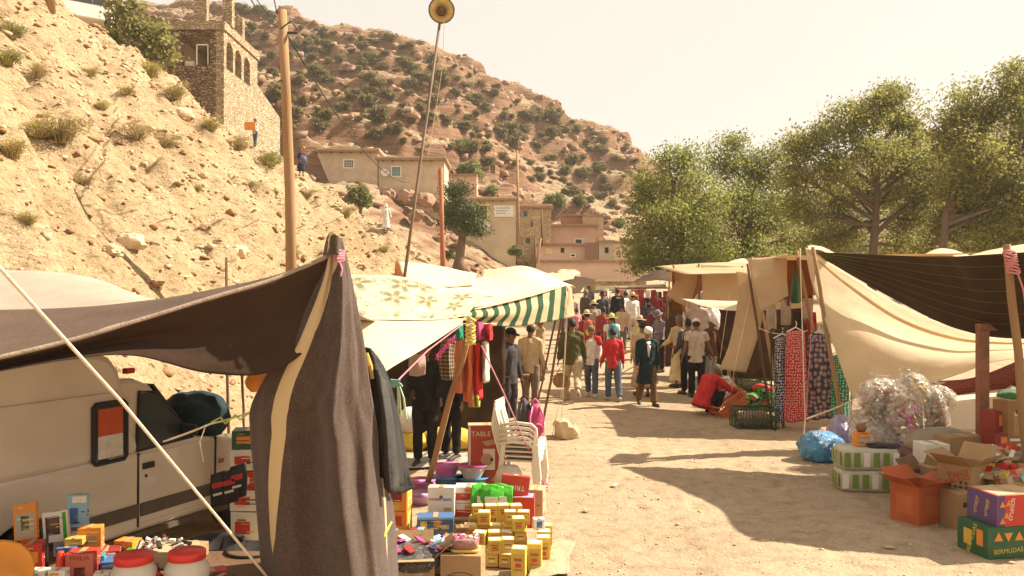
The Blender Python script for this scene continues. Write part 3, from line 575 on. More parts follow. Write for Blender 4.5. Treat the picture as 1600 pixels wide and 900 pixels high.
rel(MB().box((-20.1, 53.3, 16.42), (.5, .3, .34)), 'cloth_bundle', mat('pale_cloth', (.6, .5, .4)))
# ---- village houses: everything placed on its own ground
def house(name, label, x0, x1, ytop, ybase, d, m, depth=5, roof=None, wins=(), rm=None, over=.25, cat='house', extra=None):
    if extra:
        q_ = hit((x0 + x1) / 2, ybase, mount, 58, 120, .2); d = q_.y - .6 if q_ else d
    A = P(x0, ybase, d); B = P(x1, ytop, d); t = thing(name, label, cat, (A.x, d, A.z - 3.5)); H = B.z - A.z + 3.5; W = B.x - A.x; s = F / d
    ops = []; fr = []
    for (cx, cy, w, h, kind) in wins:
        c = P(cx, cy, d); hx, hz = w / s / 2, h / s / 2; ops.append((c.x - hx - A.x, c.x + hx - A.x, c.z - hz - (A.z - 3.5), c.z + hz - (A.z - 3.5), 0)); fr.append(kind)
    wall_open(MB(), 0, W, 0, H, 0, .35, ops).obj('wall', m, t)
    MB().box((.175, depth / 2 + .178, H / 2), (.35, depth - .35, H)).box((W - .175, depth / 2 + .178, H / 2), (.35, depth - .35, H)).box((W / 2, depth + .2, H / 2), (W, .35, H)).obj('wall', m, t)
    b = MB().box((W / 2, depth / 2, H + .11), (W + 2 * over, depth + .4 + 2 * over, .2))
    r = b.obj('roof', rm or ROOFM, t)
    if roof: MB().box((W / 2, depth / 2, H + .3), (W + over, depth, .2)).obj('earth_layer', MUD, r)
    for (xa, xb, za, zb, _), kind in zip(ops, fr):
        cx, cz, w, h = (xa + xb) / 2, (za + zb) / 2, xb - xa, zb - za
        wn = MB().box((cx, .26, cz), (w, .03, h)).obj('window', BLUEP if kind == 'blue' else GLASSD, t)
        if kind in ('frame', 'blue', 'yellow', 'bars'):
            e = .1 if kind != 'yellow' else .28; mm = YELP if kind == 'yellow' else WHITEP
            q = MB()
            for xx in (xa - e / 2, xb + e / 2): q.box((xx, -.02, cz), (e, .06, h + 2 * e))
            for zz in (za - e / 2, zb + e / 2): q.box((cx, -.02, zz), (w, .06, e))
            q.obj('window_frame', mm, wn)
        if kind in ('bars', 'yellow'):
            q = MB()
            for i in range(1, 5): q.box((xa + w * i / 5, .06, cz), (.035, .035, h))
            for i in range(1, 4): q.box((cx, .085, za + h * i / 4), (w, .03, .035))
            q.obj('window_bars', WHITEP if kind == 'bars' else METALD, wn)
    if roof:
        for i in range(int(W / .9)): MB().tube([(.4 + i * .9, -.25, H - .06), (.4 + i * .9, .5, H - .06)], .06, 6).obj('roof_beam', WOODD, r)
    return t, W, H
q_ = hit(600, 282, mount, 58, 120, .2); HD = q_.y - .8 if q_ else 84
house('mud_house', 'low mud house with a small barred white window, left one above the green bush', 496, 590, 238, 276, HD, MUD, 5, 1, [(545, 256, 14, 11, 'bars')])
t, W, H = house('mud_house', 'low mud house with a pale blue shutter, right of the barred window house', 591.5, 694, 251, 284, HD, MUD, 5, 1, [(619, 268, 13, 14, 'blue')])
for i, (px, py, dd, r_, lab) in enumerate([(515, 292, 1.6, 1.5, 'red boulder at the foot of the barred window house'), (545, 290, 2.2, 1.3, 'brown boulder under the barred window'), (575, 294, 1.8, 1.7, 'broad red boulder between the two mud houses'), (605, 300, 2.4, 1.6, 'red outcrop below the blue shutter house, left'), (635, 304, 2.0, 1.9, 'red outcrop below the blue shutter house, middle'), (665, 308, 2.2, 1.7, 'red outcrop below the blue shutter house, right'), (690, 318, 1.6, 1.5, 'brown boulder below the pink yard wall'), (590, 318, 4.5, 1.2, 'loose red boulder lower on the slope below the mud houses'), (650, 332, 5.5, 1.4, 'dark red boulder on the slope above the white tents')]):
    rock(P(px, py + 5, HD - dd), r_ * .62, lab, .65, 20 + i, MC.get('red_mountain_rock'))
def dish(par, p, r, yaw=0.3):
    q = MB().rings([(0, 0, 0, .03, .03), (0, 0, r * .05, r * .5, r * .5), (0, 0, r * .22, r, r), (0, 0, r * .2, r * .97, r * .97), (0, 0, r * .08, r * .5, r * .5)], 18, caps=False).obj('satellite_dish', WHITEP, par, True, loc=p, rot=(R(70), 0, yaw))
    MB().tube([(0, 0, .05), (r * .3, 0, r * .9)], .02, 6).box((r * .3, 0, r * .9), (.08, .08, .12)).obj('receiver', METALD, q)
dish(t, (.62, -.25, H - 1.15), .42)
house('rose_wall_house', 'small pink walled yard right of the blue shutter house', 700, 745, 275, 310, 87, PINK, 3, None, over=.05, extra=1)
t, W, H = house('cream_house', 'cream house with a yellow framed barred window and a white sign board', 718, 806, 314, 415, 80, CREAM, 5, 1, [(753, 332, 15, 21, 'yellow')])
sg = MB().box((W - 1.15, -.08, H - .95), (1.85, .08, 1.1)).obj('sign_board', WHITEP, t); b = MB()
for i in range(3): b.box((W - 1.2 - .1 * i, -.13, H - .68 - .24 * i), (1.3 - .2 * i, .01, .07))
b.obj('sign_writing', BLUEP, sg); dish(t, (W - 2.9, -.35, H - 2.45), .62, -.3)
house('stone_cottage', 'two-storey stone cottage with tiny windows behind the thin pole', 806, 861, 325, 418, 83, mat_masonry('village_stone', (.38, .26, .16), (.54, .40, .25), (.44, .33, .21), 2.6), 5, 1, [(821, 334, 6, 8, 'dark'), (806.5 + 4, 334, 5, 7, 'dark'), (831, 350, 3, 9, 'dark'), (825, 376, 7, 8, 'dark'), (845, 375, 6, 7, 'dark')])
house('pink_house', 'pink house with a projecting slab roof, above the lower pink house', 848, 930, 354, 412, 85, PINK, 5, None, [(904, 377, 10, 6, 'frame')], over=.35)
house('brick_room', 'reddish brick room on the roof of the pink house', 879, 911, 338, 355, 87.5, mat('red_brick', (.36, .17, .10), .95, .2, 2, .5, 6), 3, None, over=.02)
house('tan_block_house', 'tan block house right of the brick room', 911, 943, 338, 412, 86, mat_masonry('tan_block', (.48, .32, .2), (.56, .40, .25), (.46, .32, .2), 1.6, .3), 4, None, over=.02)
t, W, H = house('pink_house', 'lower pink house with a yellow poster and one dark window', 838, 916, 384, 416, 79, PINK2, 4, None, [(879, 391, 6, 8, 'dark'), (895, 399, 6, 3, 'frame')], over=.15)
MB().box((1.15, -.05, H - .5), (.62, .03, .55)).obj('poster', YELP, t)
t, W, H = house('grey_shed', 'grey block shed with one small window and a brown metal gate beside it', 936, 959, 379, 412, 78, GREYB, 3, None, [(948, 391, 6, 9, 'dark')], over=.1)
MB().box((-.65, .1, H / 2), (1.25, .12, H)).obj('gate', mat('brown_gate', (.23, .13, .08), .6, .15, 3, .2, 20), t)
house('rose_house', 'rose coloured house at the right end of the village row', 958, 1010, 380, 420, 80, PINK2, 4, None, over=.05)
house('long_wall', 'long pale pink roadside wall below the village houses', 846, 1003, 410, 452, 73, PINK2, .8, None, over=.1, cat='wall')
house('rubble_wall', 'low rubble wall behind the far market stalls', 915, 1010, 440, 470, 62, mat_masonry('field_wall', (.36, .25, .15), (.54, .40, .24), (.42, .3, .19), 2.2), .8, None, over=.02, cat='wall', rm=CREAM)
rock(P(880, 432, 60), 1.1, 'heap of pale rubble at the foot of the village wall', .5, 12)
# ================================================================== POLES AND WIRES
def pole(name, label, pts, rad, m, cat='pole', n=10, group=None, par=None):
    b = Vector(pts[0])
    if par is None: t = thing(name, label, cat, b, 0, group)
    else: t = par
    MB().tube([Vector(p) - b for p in pts], rad, n).obj('shaft', m, t, True); return t
def gpole(name, label, p0, p1, r, m, cat='pole', group=None, below=.05):
    """single-mesh leaning pole"""
    a, b = Vector(p0), Vector(p1); k = 5; pts = []
    for i in range(k + 1):
        q = a.lerp(b, i / k) - a; pts.append(q + Vector((math.sin(i * 2.1 + a.x * 7), math.cos(i * 1.7 + a.y * 5), 0)) * r * (.35 if 0 < i < k else 0))
    o = MB().tube(pts, [r * 1.08, r, r * 1.03, r * .97, r * .95, r * .88], 9).obj(name, m, None, True); o.location = a; return tag(o, label, cat, group)
def rope(name, label, pts, r, m, cat='rope', sag=0., n=14, group=None, parent=None):
    a = Vector(pts[0]); L = []
    for p, q in zip(pts, pts[1:]):
        p, q = Vector(p), Vector(q)
        L += [p.lerp(q, i / n) - Vector((0, 0, sag * 4 * (i / n) * (1 - i / n))) - a for i in range(n)]
    L.append(Vector(pts[-1]) - a); o = MB().tube(L, r, 6).obj(name, m, parent, True); 
    if parent is None: o.location = a; tag(o, label, cat, group)
    return o
hz = float(hill(-4.87, 19)); t = thing('utility_pole', 'thick brown wooden utility pole standing on the slope behind the brown tarp', 'utility pole', (-4.87, 19, hz))
base = Vector((-4.87, 19, hz)); MB().tube([(0, 0, -.4), P(453, 300, 19) - base, P(447, 150, 19) - base, P(441, 16, 19) - base], [.13, .115, .108, .10], 14).obj('shaft', POLEW, t, True)
top = P(441, 30, 19) - base
MB().tube([top + Vector((.0, -.12, -.25)), top + Vector((.25, -.2, -.1)), top + Vector((.4, -.2, -.3))], .02, 6).tube([top + Vector((.12, 0, -.3)), top + Vector((.35, -.05, -.32))], .03, 6).obj('wire_bracket', METALD, t)
MB().tube([top + Vector((-.1, -.05, .1)), top + Vector((-.16, -.1, .45)), top + Vector((-.05, -.1, .6))], .014, 6).obj('cable_end', METALD, t)
for z in (-1.4, -2.2): MB().tube([top + Vector((.02, -.12, z)), top + Vector((.02, -.15, z))], .02, 6).obj('bolt', METALD, t)
BLK = mat('black_cable', (.03, .028, .025), .6, .1, 3, 0)
rope('power_cable', 'dark cable running from the thick pole up past the stone house', [P(444, 45, 19), P(385, -15, 30)], .022, BLK, 'cable', .25)
rope('power_cable', 'thin cable sloping from the thick pole down across the mountain', [P(446, 50, 19), P(640, 285, 48)], .018, BLK, 'cable', .9)
rope('power_cable', 'thin cable from the thick pole going up to the left above the terrace', [P(441, 38, 19), P(395, -10, 24)], .014, BLK, 'cable', .1)
b = P(692, 425, 42); tag(pole('utility_pole', 'pair of reddish brown steel posts beside the juniper', [b - Vector((0, 0, 1)), P(689, 262, 42)], [.11, .1], mat('rust_steel', (.33, .115, .05), .7, .25, 2, .2, 20)), cat='utility pole')
t = bpy.data.objects['utility_pole.001']; MB().tube([P(696, 425, 42.3) - b + Vector((0, 0, 0)), P(686.5, 266, 42.3) - b + Vector((0, 0, 1))], [.09, .08], 8).obj('brace', MC['rust_steel'], t)
pole('utility_pole', 'tall thin pole in front of the stone cottage', [P(811, 400, 76), P(808, 235, 76)], [.13, .1], WOODP, 'utility pole')
pole('wooden_post', 'leaning bare post in front of the stone cottage, left one', [P(838, 412, 74), P(845, 372, 74)], [.09, .08], WOODP, 'post'); pole('wooden_post', 'upright bare post between cottage and pink house', [P(847, 385, 78), P(846, 326, 78)], [.1, .08], WOODD, 'post')
pole('wooden_post', 'post standing against the lower pink house', [P(836, 418, 72), P(836, 370, 72)], [.09, .08], WOODD, 'post')
# loudspeaker on its long leaning pole
p0 = G(597, 683); p1 = P(687, 37, 14.2); t = thing('loudspeaker_pole', 'long thin leaning pole carrying a round brass loudspeaker horn above the left stalls', 'loudspeaker', p0)
MB().tube([Vector((0, 0, -.1)), (p1 - p0) * .5, p1 - p0], [.032, .027, .022], 8).obj('shaft', mat('thin_pole', (.17, .11, .065), .7, .25, 3, .3, 30), t, True)
BRASS = mat('horn_enamel', (.52, .36, .13), .45, .3, 6, .15, 12, metal=.25, dirt=.4, dcol=(.25, .12, .04))
c = P(690, 16, 14.2) - p0
h = MB().rings([(0, 0, -.30, .05, .05), (0, 0, -.12, .07, .07), (0, 0, -.04, .13, .13), (0, 0, 0, .215, .215), (0, 0, .012, .215, .215), (0, 0, -.02, .13, .13), (0, 0, -.08, .06, .06)], 28).obj('horn', BRASS, t, True, loc=c, rot=(R(98), 0, R(8)))
MB().tube([(0, 0, -.06), (0, 0, .03)], [.085, .06], 16).tube([(0, 0, .03), (0, 0, .05)], [.05, .02], 12).obj('driver_cap', mat('horn_core', (.14, .08, .05), .5, .3, 10, .2), h, True)
MB().tube([(.213 * math.cos(a), .213 * math.sin(a), .01) for a in np.linspace(0, 6.283, 29)], .008, 5).obj('rim', METALD, h, True)
rope('loudspeaker_wire', 'pale wire hanging from the loudspeaker horn down along its pole', [P(694, 35, 14.1), P(692, 100, 14.1), P(668, 250, 14.1)], .005, mat('pale_wire', (.5, .4, .25), .8), 'wire', .02)
# ================================================================== MINIBUS ON THE UPPER ROAD
CARW = mat('white_car_paint', (.72, .67, .58), .35, .05, 2, .03, 20, coat=.3, dirt=.25, dcol=(.5, .38, .24)); RUBBER = mat('rubber', (.03, .028, .026), .8, .2, 8, .1, 60); REDL = mat('red_lens', (.5, .04, .02), .25, .1, 4, 0)
bz = float(hill0(-26.5, 50.4)); t = thing('minibus', 'white minibus parked at the top of the slope, half cut by the picture edge', 'minibus', (-26.3, 52.2, bz + .1), R(38))
MB().prism([(-2.2, .45), (2.0, .45), (2.25, .75), (2.2, 1.15), (1.75, 1.3), (1.25, 2.15), (-2.1, 2.3), (-2.25, 1.9)], -.95, .95).obj('body', CARW, t, bevel=.09)
for s in (-1, 1):
    for x0, x1 in ((-1.9, -.9), (-.75, .25), (.4, 1.1)): MB().prism([(x0, 1.35), (x1 + .15, 1.35), (x1, 1.98), (x0, 2.02)], s * .955, s * .968).obj('window', GLASSD, t)
    for x in (-1.4, 1.4):
        q = MB().tube([(x, s * .78, .34), (x, s * .96, .34)], .34, 20).obj('wheel', RUBBER, t, True); MB().tube([(x, s * .95, .34), (x, s * .975, .34)], .2, 14).obj('rim', WHITEP, q)
    MB().box((-2.27, s * .82, 1.1), (.04, .16, .45)).obj('tail_light', REDL, t)
MB().box((-2.262, 0, 1.72), (.03, 1.5, .62), (0, R(-8), 0)).obj('rear_window', GLASSD, t); MB().box((-2.3, 0, .55), (.12, 1.9, .2)).obj('bumper', RUBBER, t); MB().box((2.0, 0, 1.72), (.03, 1.6, .8), (0, R(-31), 0)).obj('windscreen', GLASSD, t)
p = hit(78, 18, hill) or P(78, 18, 48); pole('wooden_post', 'short wooden post on the slope in front of the white minibus', [p - Vector((0, 0, .3)), p + Vector((0, 0, 3))], [.2, .19], POLEW, 'post')
# ================================================================== VAN UNDER THE BROWN TARP
VANP = mat('van_paint', (.54, .46, .36), .38, .06, 1.2, .04, 30, coat=.35, dirt=.35, dcol=(.42, .30, .19)); VTRIM = mat('van_trim', (.09, .065, .045), .65, .2, 6, .1, 60)
vd = Vector((.405, .914, 0)).normalized(); t = thing('delivery_van', 'beige white delivery van parked in the shade of the brown tarp, its right side showing', 'van', (-3.5, 7.07, 0), math.atan2(vd.y, vd.x)); van = t
VW = 1.55
arch = [(1.85 + .36 * math.cos(a), .3 + .36 * math.sin(a)) for a in np.linspace(math.pi, 0, 11)]
low = [(-1.9, .26), *[(-.55 + .36 * math.cos(a), .3 + .36 * math.sin(a)) for a in np.linspace(math.pi, 0, 11)], *arch, (2.38, .3), (2.4, .62), (2.33, .84), (1.75, .93), (1.14, 1.04), (.42, 1.0), (-1.9, 1.0)]
MB().prism([(x, z) for x, z in low], .0, VW).obj('body', VANP, t, bevel=.035)
MB().prism([(-1.95, .97), (.62, .97), (.44, 1.25), (.32, 1.74), (.22, 1.87), (.05, 1.92), (-1.9, 1.94), (-1.95, 1.8)], .012, VW - .012).obj('cargo_box', VANP, t, bevel=.06)
MB().prism([(.3, .99), (1.22, 1.02), (1.1, 1.12), (.66, 1.58), (.5, 1.65), (.3, 1.66)], .03, VW - .03).obj('cab', VANP, t, bevel=.04)
# door with its window, handle and lock
dr = MB().prism([(.50, .37), (1.34, .37), (1.40, .5), (1.42, .98), (.5, .98)], -.011, .01).obj('door', VANP, t, bevel=.008)
MB().prism([(.485, .34), (.5, .34), (.515, .99), (.49, .99)], -.009, .02).obj('door_gap', RUBBER, dr); MB().prism([(1.425, .5), (1.437, .5), (1.45, .99), (1.435, .99)], -.009, .02).obj('door_gap', RUBBER, dr)
MB().prism([(.50, 1.02), (1.14, 1.035), (.71, 1.50), (.54, 1.52)], .008, .029).obj('door_window', GLASSD, dr)
MB().tube([(.50, .016, 1.015), (1.16, .016, 1.03), (.715, .016, 1.51), (.53, .016, 1.535), (.50, .016, 1.015)], .016, 6).obj('window_seal', RUBBER, dr)
MB().box((.60, -.018, .87), (.13, .018, .055)).obj('handle', RUBBER, dr, bevel=.006); MB().tube([(.575, -.008, .78), (.575, -.018, .78)], .014, 10).obj('lock', METALD, dr)
MB().prism([(.66, 1.03), (.95, 1.06), (.86, 1.16), (.7, 1.2)], .1, .3).obj('seat_cover', mat('pale_seat', (.45, .38, .28)), dr)
MB().box((.02, -.012, .49), (.94, .02, .115)).box((.97, -.016, .49), (.92, .02, .115)).box((-1.2, -.012, .49), (1.42, .02, .115)).obj('side_trim', VTRIM, t, bevel=.006)
wn = MB().prism([(.05, .98), (.36, .98), (.36, 1.46), (.05, 1.46)], -.002, .02).obj('side_window', GLASSD, t, bevel=.03)
MB().prism([(.08, 1.2), (.33, 1.2), (.33, 1.43), (.08, 1.43)], -.006, -.001).obj('red_curtain', mat('red_curtain', (.45, .08, .03), .9), wn); MB().prism([(.08, 1.01), (.33, 1.01), (.33, 1.2), (.08, 1.2)], -.006, -.001).obj('white_curtain', mat('white_curtain', (.55, .50, .43), .9, .2, 12), wn)
MB().tube([(.06, 0, .97), (.35, 0, .97), (.375, 0, 1.0), (.375, 0, 1.45), (.35, 0, 1.475), (.06, 0, 1.475), (.035, 0, 1.45), (.035, 0, 1.0), (.06, 0, .97)], .017, 6).obj('window_seal', RUBBER, wn)
for z in (.72, .77, 1.55): MB().box((-.8, .003, z), (2.2, .012, .012), None).obj('panel_crease', VANP, t)
MB().box((1.52, -.004, .74), (.06, .014, .04)).obj('indicator', mat('amber_lens', (.35, .12, .04), .3), t); MB().box((.5, .0, .27), (2.2, .03, .05)).obj('sill', VTRIM, t)
for x in (-.55, 1.85):
    q = MB().tube([(x, .03, .29), (x, .2, .29)], .285, 24).obj('wheel', RUBBER, t, True); MB().tube([(x, .02, .29), (x, .05, .29)], [.16, .18], 18).obj('rim', mat('steel_rim', (.3, .28, .25), .5, .2, 5, .1, metal=.5), q, True)
q = MB().prism([(.74, 1.56), (1.12, 1.13), (1.14, 1.14), (.76, 1.575)], .09, VW - .09).obj('windscreen', GLASSD, t)
MB().box((1.02, -.09, 1.13), (.05, .16, .1)).obj('wing_mirror', RUBBER, t, bevel=.015)
MB().box((.62, .25, 1.70), (.09, .07, .05)).obj('roof_lamp', REDL, t, bevel=.01)
MB().box((2.4, VW / 2, .42), (.1, VW, .16)).obj('bumper', VTRIM, t, bevel=.02)
for yy in (.18, VW - .18): MB().box((2.37, yy, .68), (.05, .26, .15)).obj('headlight', mat('lens_glass', (.5, .48, .44), .15), t)
# black strap hanging down the van side
o, _ = sheet('black_strap', [[P(28, 560, 6.7), P(38, 556, 6.7)], [P(36, 640, 6.72), P(52, 640, 6.75)], [P(42, 720, 6.75), P(62, 720, 6.78)], [P(50, 800, 6.8), P(68, 800, 6.83)]], mat('black_nylon', (.02, .017, .014), .6), 8, .008, world=True, origin=P(45, 800, 6.8)); tag(o, 'black nylon strap hanging down the van side from the tarp', 'strap')
# ================================================================== TENTS
ROPEW = mat('white_rope', (.68, .58, .42), .9, .15, 20, .5, 90); ROPEP = mat('pink_rope', (.60, .25, .30), .9, .2, 20, .4, 90)
BROWN = cloth('brown_canvas', (.085, .050, .034), .5, .15, .25, .1); GREYC = cloth('grey_beige_canvas', (.42, .34, .27), .15, .12, .25, .3, (.2, .14, .1))
CRM = cloth('cream_canvas', (.82, .71, .52), .5, .08, .3, .28, (.46, .32, .16)); CRM2 = cloth('tan_canvas', (.66, .50, .31), .45, .12, .3, .3, (.40, .25, .11)); WHT = cloth('white_canvas', (.80, .70, .50), .35, .06, .25, .25, (.5, .38, .22)); ORG = cloth('orange_brown_canvas', (.33, .12, .04), .45, .2, .3, .2); DBR = cloth('dark_brown_net', (.075, .047, .028), .25, .2, .3, .1)
def mat_wool():
    m, t, b, o = base_mat('brown_wool_stripe'); uv = nn(t, 'ShaderNodeTexCoord').outputs['UV']; s = nn(t, 'ShaderNodeSeparateXYZ'); lk(t, uv, s.inputs[0])
    ce = ramp(t, s.outputs[1], [(0, (.52,) * 3), (.125, (.31,) * 3), (.25, (.225,) * 3), (.375, (.21,) * 3), (.5, (.215,) * 3), (.625, (.187,) * 3), (.75, (.135,) * 3), (.84, (.09,) * 3)])
    d = nn(t, 'ShaderNodeMath', operation='SUBTRACT'); lk(t, s.outputs[0], d.inputs[0]); lk(t, ce.outputs[0], d.inputs[1])
    a = nn(t, 'ShaderNodeMath', operation='ABSOLUTE'); lk(t, d.outputs[0], a.inputs[0])
    wd = ramp(t, s.outputs[1], [(0, (.3,) * 3), (.125, (.11,) * 3), (.25, (.07,) * 3), (.5, (.052,) * 3), (.75, (.036,) * 3), (.82, (.016,) * 3), (.84, (0,) * 3)])
    lt = nn(t, 'ShaderNodeMath', operation='LESS_THAN'); lk(t, a.outputs[0], lt.inputs[0]); lk(t, wd.outputs[0], lt.inputs[1])
    n = noise(t, coord(t), 9, 6, .7); n2 = noise(t, coord(t), 160, 3, .8)
    br = ramp(t, n2.outputs[0], [(.30, (.045, .028, .02)), (.56, (.10, .064, .047)), (.72, (.29, .20, .15))]).outputs[0]; br = mixc(t, .6, br, ramp(t, n.outputs[0], [(.3, (.75, .72, .7)), (.7, (1.25, 1.25, 1.25))]).outputs[0], 'MULTIPLY')
    c = mixc(t, lt.outputs[0], br, (.62, .45, .24)); lk(t, c, b.inputs['Base Color']); b.inputs['Roughness'].default_value = .95; b.inputs['Specular IOR Level'].default_value = .05
    b.inputs['Sheen Weight'].default_value = .25
    lk(t, bumpn(t, n2.outputs[0], .5, .01).outputs[0], b.inputs['Normal'])
    tr = nn(t, 'ShaderNodeBsdfTranslucent'); lk(t, c, tr.inputs[0]); mx_ = nn(t, 'ShaderNodeMixShader'); mx_.inputs[0].default_value = .12; lk(t, b.outputs[0], mx_.inputs[1]); lk(t, tr.outputs[0], mx_.inputs[2]); lk(t, mx_.outputs[0], o.inputs[0]); return m
def mat_stripes():
    m, t, b, o = base_mat('green_cream_stripes'); uv = nn(t, 'ShaderNodeTexCoord').outputs['UV']; s = nn(t, 'ShaderNodeSeparateXYZ'); lk(t, uv, s.inputs[0])
    k = nn(t, 'ShaderNodeMath', operation='MULTIPLY'); k.inputs[1].default_value = 10.5; lk(t, s.outputs[0], k.inputs[0]); f = nn(t, 'ShaderNodeMath', operation='FRACT'); lk(t, k.outputs[0], f.inputs[0])
    c = ramp(t, f.outputs[0], [(0, (.035, .10, .045)), (.44, (.035, .10, .045)), (.46, (.66, .53, .32)), (.98, (.66, .53, .32))]); c.color_ramp.interpolation = 'CONSTANT'
    n = noise(t, coord(t), 3, 4); cc = mixc(t, .5, c.outputs[0], ramp(t, n.outputs[0], [(.3, (.75, .72, .68)), (.7, (1.1, 1.1, 1.1))]).outputs[0], 'MULTIPLY')
    lk(t, cc, b.inputs['Base Color']); b.inputs['Roughness'].default_value = .9; tr = nn(t, 'ShaderNodeBsdfTranslucent'); lk(t, cc, tr.inputs[0]); mx_ = nn(t, 'ShaderNodeMixShader'); mx_.inputs[0].default_value = .4; lk(t, b.outputs[0], mx_.inputs[1]); lk(t, tr.outputs[0], mx_.inputs[2]); lk(t, mx_.outputs[0], o.inputs[0]); return m
WHIP = cloth('white_plastic_sheet', (.82, .72, .50), .3, .05, .2, .2, (.5, .4, .24))
# ---- brown tent in the foreground
cols = [-70, 100, 220, 330, 430, 514]; ry_ = [575, 535, 500, 466, 436, 400]; rd = [4.85, 5.1, 5.3, 5.5, 5.7, 5.88]
ridge = [P(x, y, d) for x, y, d in zip(cols, ry_, rd)]
back = [P(-70, 424, 9.2), P(60, 424, 9.1), P(150, 436, 9), P(245, 468, 8.9), P(430, 484, 8.9), P(612, 512, 9.0)]  # hidden right corner is extended to shade the van
midr = [P(-70, 500, 7.1), P(95, 492, 7.1), P(205, 484, 7.15), P(320, 482, 7.2), P(430, 474, 7.2), P(545, 480, 7.3)]
o, _ = sheet('stretched_tarp', [back, midr, [p + Vector((0, .02, .01)) for p in ridge]], GREYC, 12, .03, (3, 4), 3, world=True, origin=ridge[5]); tag(o, 'grey beige tarp stretched over the parked van, top side sunlit', 'tarp')
o, _ = sheet('brown_tarp', [[P(x, y, d) for x, y, d in zip(cols, [486, 482, 471, 453, 430, 398], [6.1, 6.1, 6.1, 6.05, 5.98, 5.92])], [p.lerp(P(x, y, d), .5) + Vector((0, 0, -.03)) for p, x, y, d in zip(ridge, cols, [486, 482, 471, 453, 430, 398], [6.1, 6.1, 6.1, 6.05, 5.98, 5.92])], [p + Vector((0, .01, .006)) for p in ridge]], cloth('brown_canvas_shade', (.13, .088, .066), .2, .15, .25, .2), 12, .02, (4, 3), 6, world=True, origin=ridge[5]); tag(o, 'added brown strip painting the shaded slope between the pale tarp and the rolled hem', 'tarp')  # brown sheet added to paint the shaded slope of the pale tarp
lowr = [P(-70, 594, 4.85), P(100, 563, 5.1), P(210, 556, 5.3), P(325, 583, 5.52), P(428, 580, 5.72), P(512, 520, 5.9)]
mid2 = [a.lerp(b, .5) + Vector((0, .1, .0)) for a, b in zip(ridge, lowr)]
o, _ = sheet('hanging_tarp', [[p + Vector((0, -.012, -.01)) for p in ridge], mid2, lowr], BROWN, 14, .014, (3, 4), 5, world=True, origin=ridge[5]); tag(o, 'brown tarp front hanging in a sagging curve before the van roof', 'tarp')
h = MB().tube([Vector(p) - ridge[5] for p in crom(np.array(ridge), np.linspace(0, 5, 40))], .016, 8).obj('rolled_hem', mat('hem_canvas', (.30, .22, .16), .9, .2, 10, .4, 60), o, True)
wool = mat_wool()
rows = [(372, 511, 535, 5.9), (430, 496, 549, 5.88), (520, 456, 567, 5.84), (595, 412, 578, 5.82), (640, 393, 584, 5.82), (680, 395, 588, 5.82), (760, 400, 593, 5.82), (900, 408, 609, 5.82), (1000, 412, 616, 5.82)]
fc = []
for i, (y, l, r, d) in enumerate(rows):
    a_ = min(1, i / 5); row = []
    for u, dd in zip((0, .14, .28, .42, .56, .68, .80, .90, 1), (.14, .02, -.03, .03, -.05, -.12, -.02, .06, .2)): row.append((l + (r - l) * u + 3 * a_ * math.sin(u * 9 + i), y + (4 * math.sin(u * 7) if i > 6 else 0), d + dd * (.35 + .65 * a_) + .022 * a_ * math.sin(u * 22 + i * .5)))
    fc.append(row)
o, _ = sheet('tent_flap', fc, wool, 8, .022, (9, 4), 8, origin=G(500, 1003)); tag(o, 'tall dark brown wool tent flap with one cream stripe hanging from its pole top', 'tent flap'); flap = o
o, _ = sheet('rear_flap', [[P(545, 430, 6.15), P(556, 460, 6.4)], [P(575, 640, 6.15), P(585, 650, 6.5)], [P(592, 760, 6.1), P(612, 770, 6.5)], [P(600, 850, 6.1), P(622, 868, 6.45)], [P(604, 985, 6.1), P(625, 985, 6.4)]], wool, 10, .02, (3, 3), 12, world=True, origin=P(604, 985, 6.1)); tag(o, 'narrow brown wool flap end behind the tall flap, tied with a yellow string', 'tent flap')
MB().tube([P(581, 832, 6.02) - P(604, 985, 6.1), P(590, 828, 6.0) - P(604, 985, 6.1), P(600, 838, 6.02) - P(604, 985, 6.1), P(612, 815, 6.1) - P(604, 985, 6.1)], [.022, .03, .012, .006], 7).obj('yellow_string', mat('yellow_string', (.7, .55, .05), .8), o, True)
gpole('tent_pole', 'stout wooden pole inside the brown tent flap', G(530, 990), P(521, 366, 5.95), .035, WOODP)
k = thing('rope_knot', 'pink rope knotted round the top of the brown flap', 'rope', P(530, 402, 5.86)); b = MB()
for i in range(7): a = i * 2.2; b.tube([(-.03, -.02, .01 * i - .03), (0, -.05 - .01 * (i % 2), .012 * i - .03 + .01 * math.sin(a)), (.04, -.01, .01 * i - .02)], .008, 5)
b.tube([(.01, -.04, -.03), (.03, -.05, -.08), (.02, -.05, -.13)], .007, 5).obj('coil', ROPEP, k)
o, _ = sheet('pole_wrap', [[P(510, 372, 5.83), P(517, 362, 5.80), P(527, 366, 5.80), P(532, 374, 5.84)], [P(510, 400, 5.83), P(517, 398, 5.79), P(527, 398, 5.79), P(532, 402, 5.84)]], wool, 8, .006, world=True, origin=P(521, 400, 5.8)); tag(o, 'brown cloth wrapped over the tent pole tip', 'cloth')
rope('guy_rope', 'thick twisted pale rope crossing in front of the van to the flap foot', [P(-40, 375, 3.6), P(190, 628, 4.6), P(445, 935, 6.1), G(470, 985)], .0095, ROPEW, sag=.0)
rope('thin_rope', 'thin frayed string tied from the flap edge across the van door', [P(255, 690, 6.2), P(330, 662, 6.1), P(394, 643, 5.97)], .007, ROPEW, sag=.005)
rope('frayed_string', 'loose end of string dangling before the van door', [P(322, 664, 6.1), P(312, 690, 6.1), P(318, 722, 6.1)], .004, ROPEW)
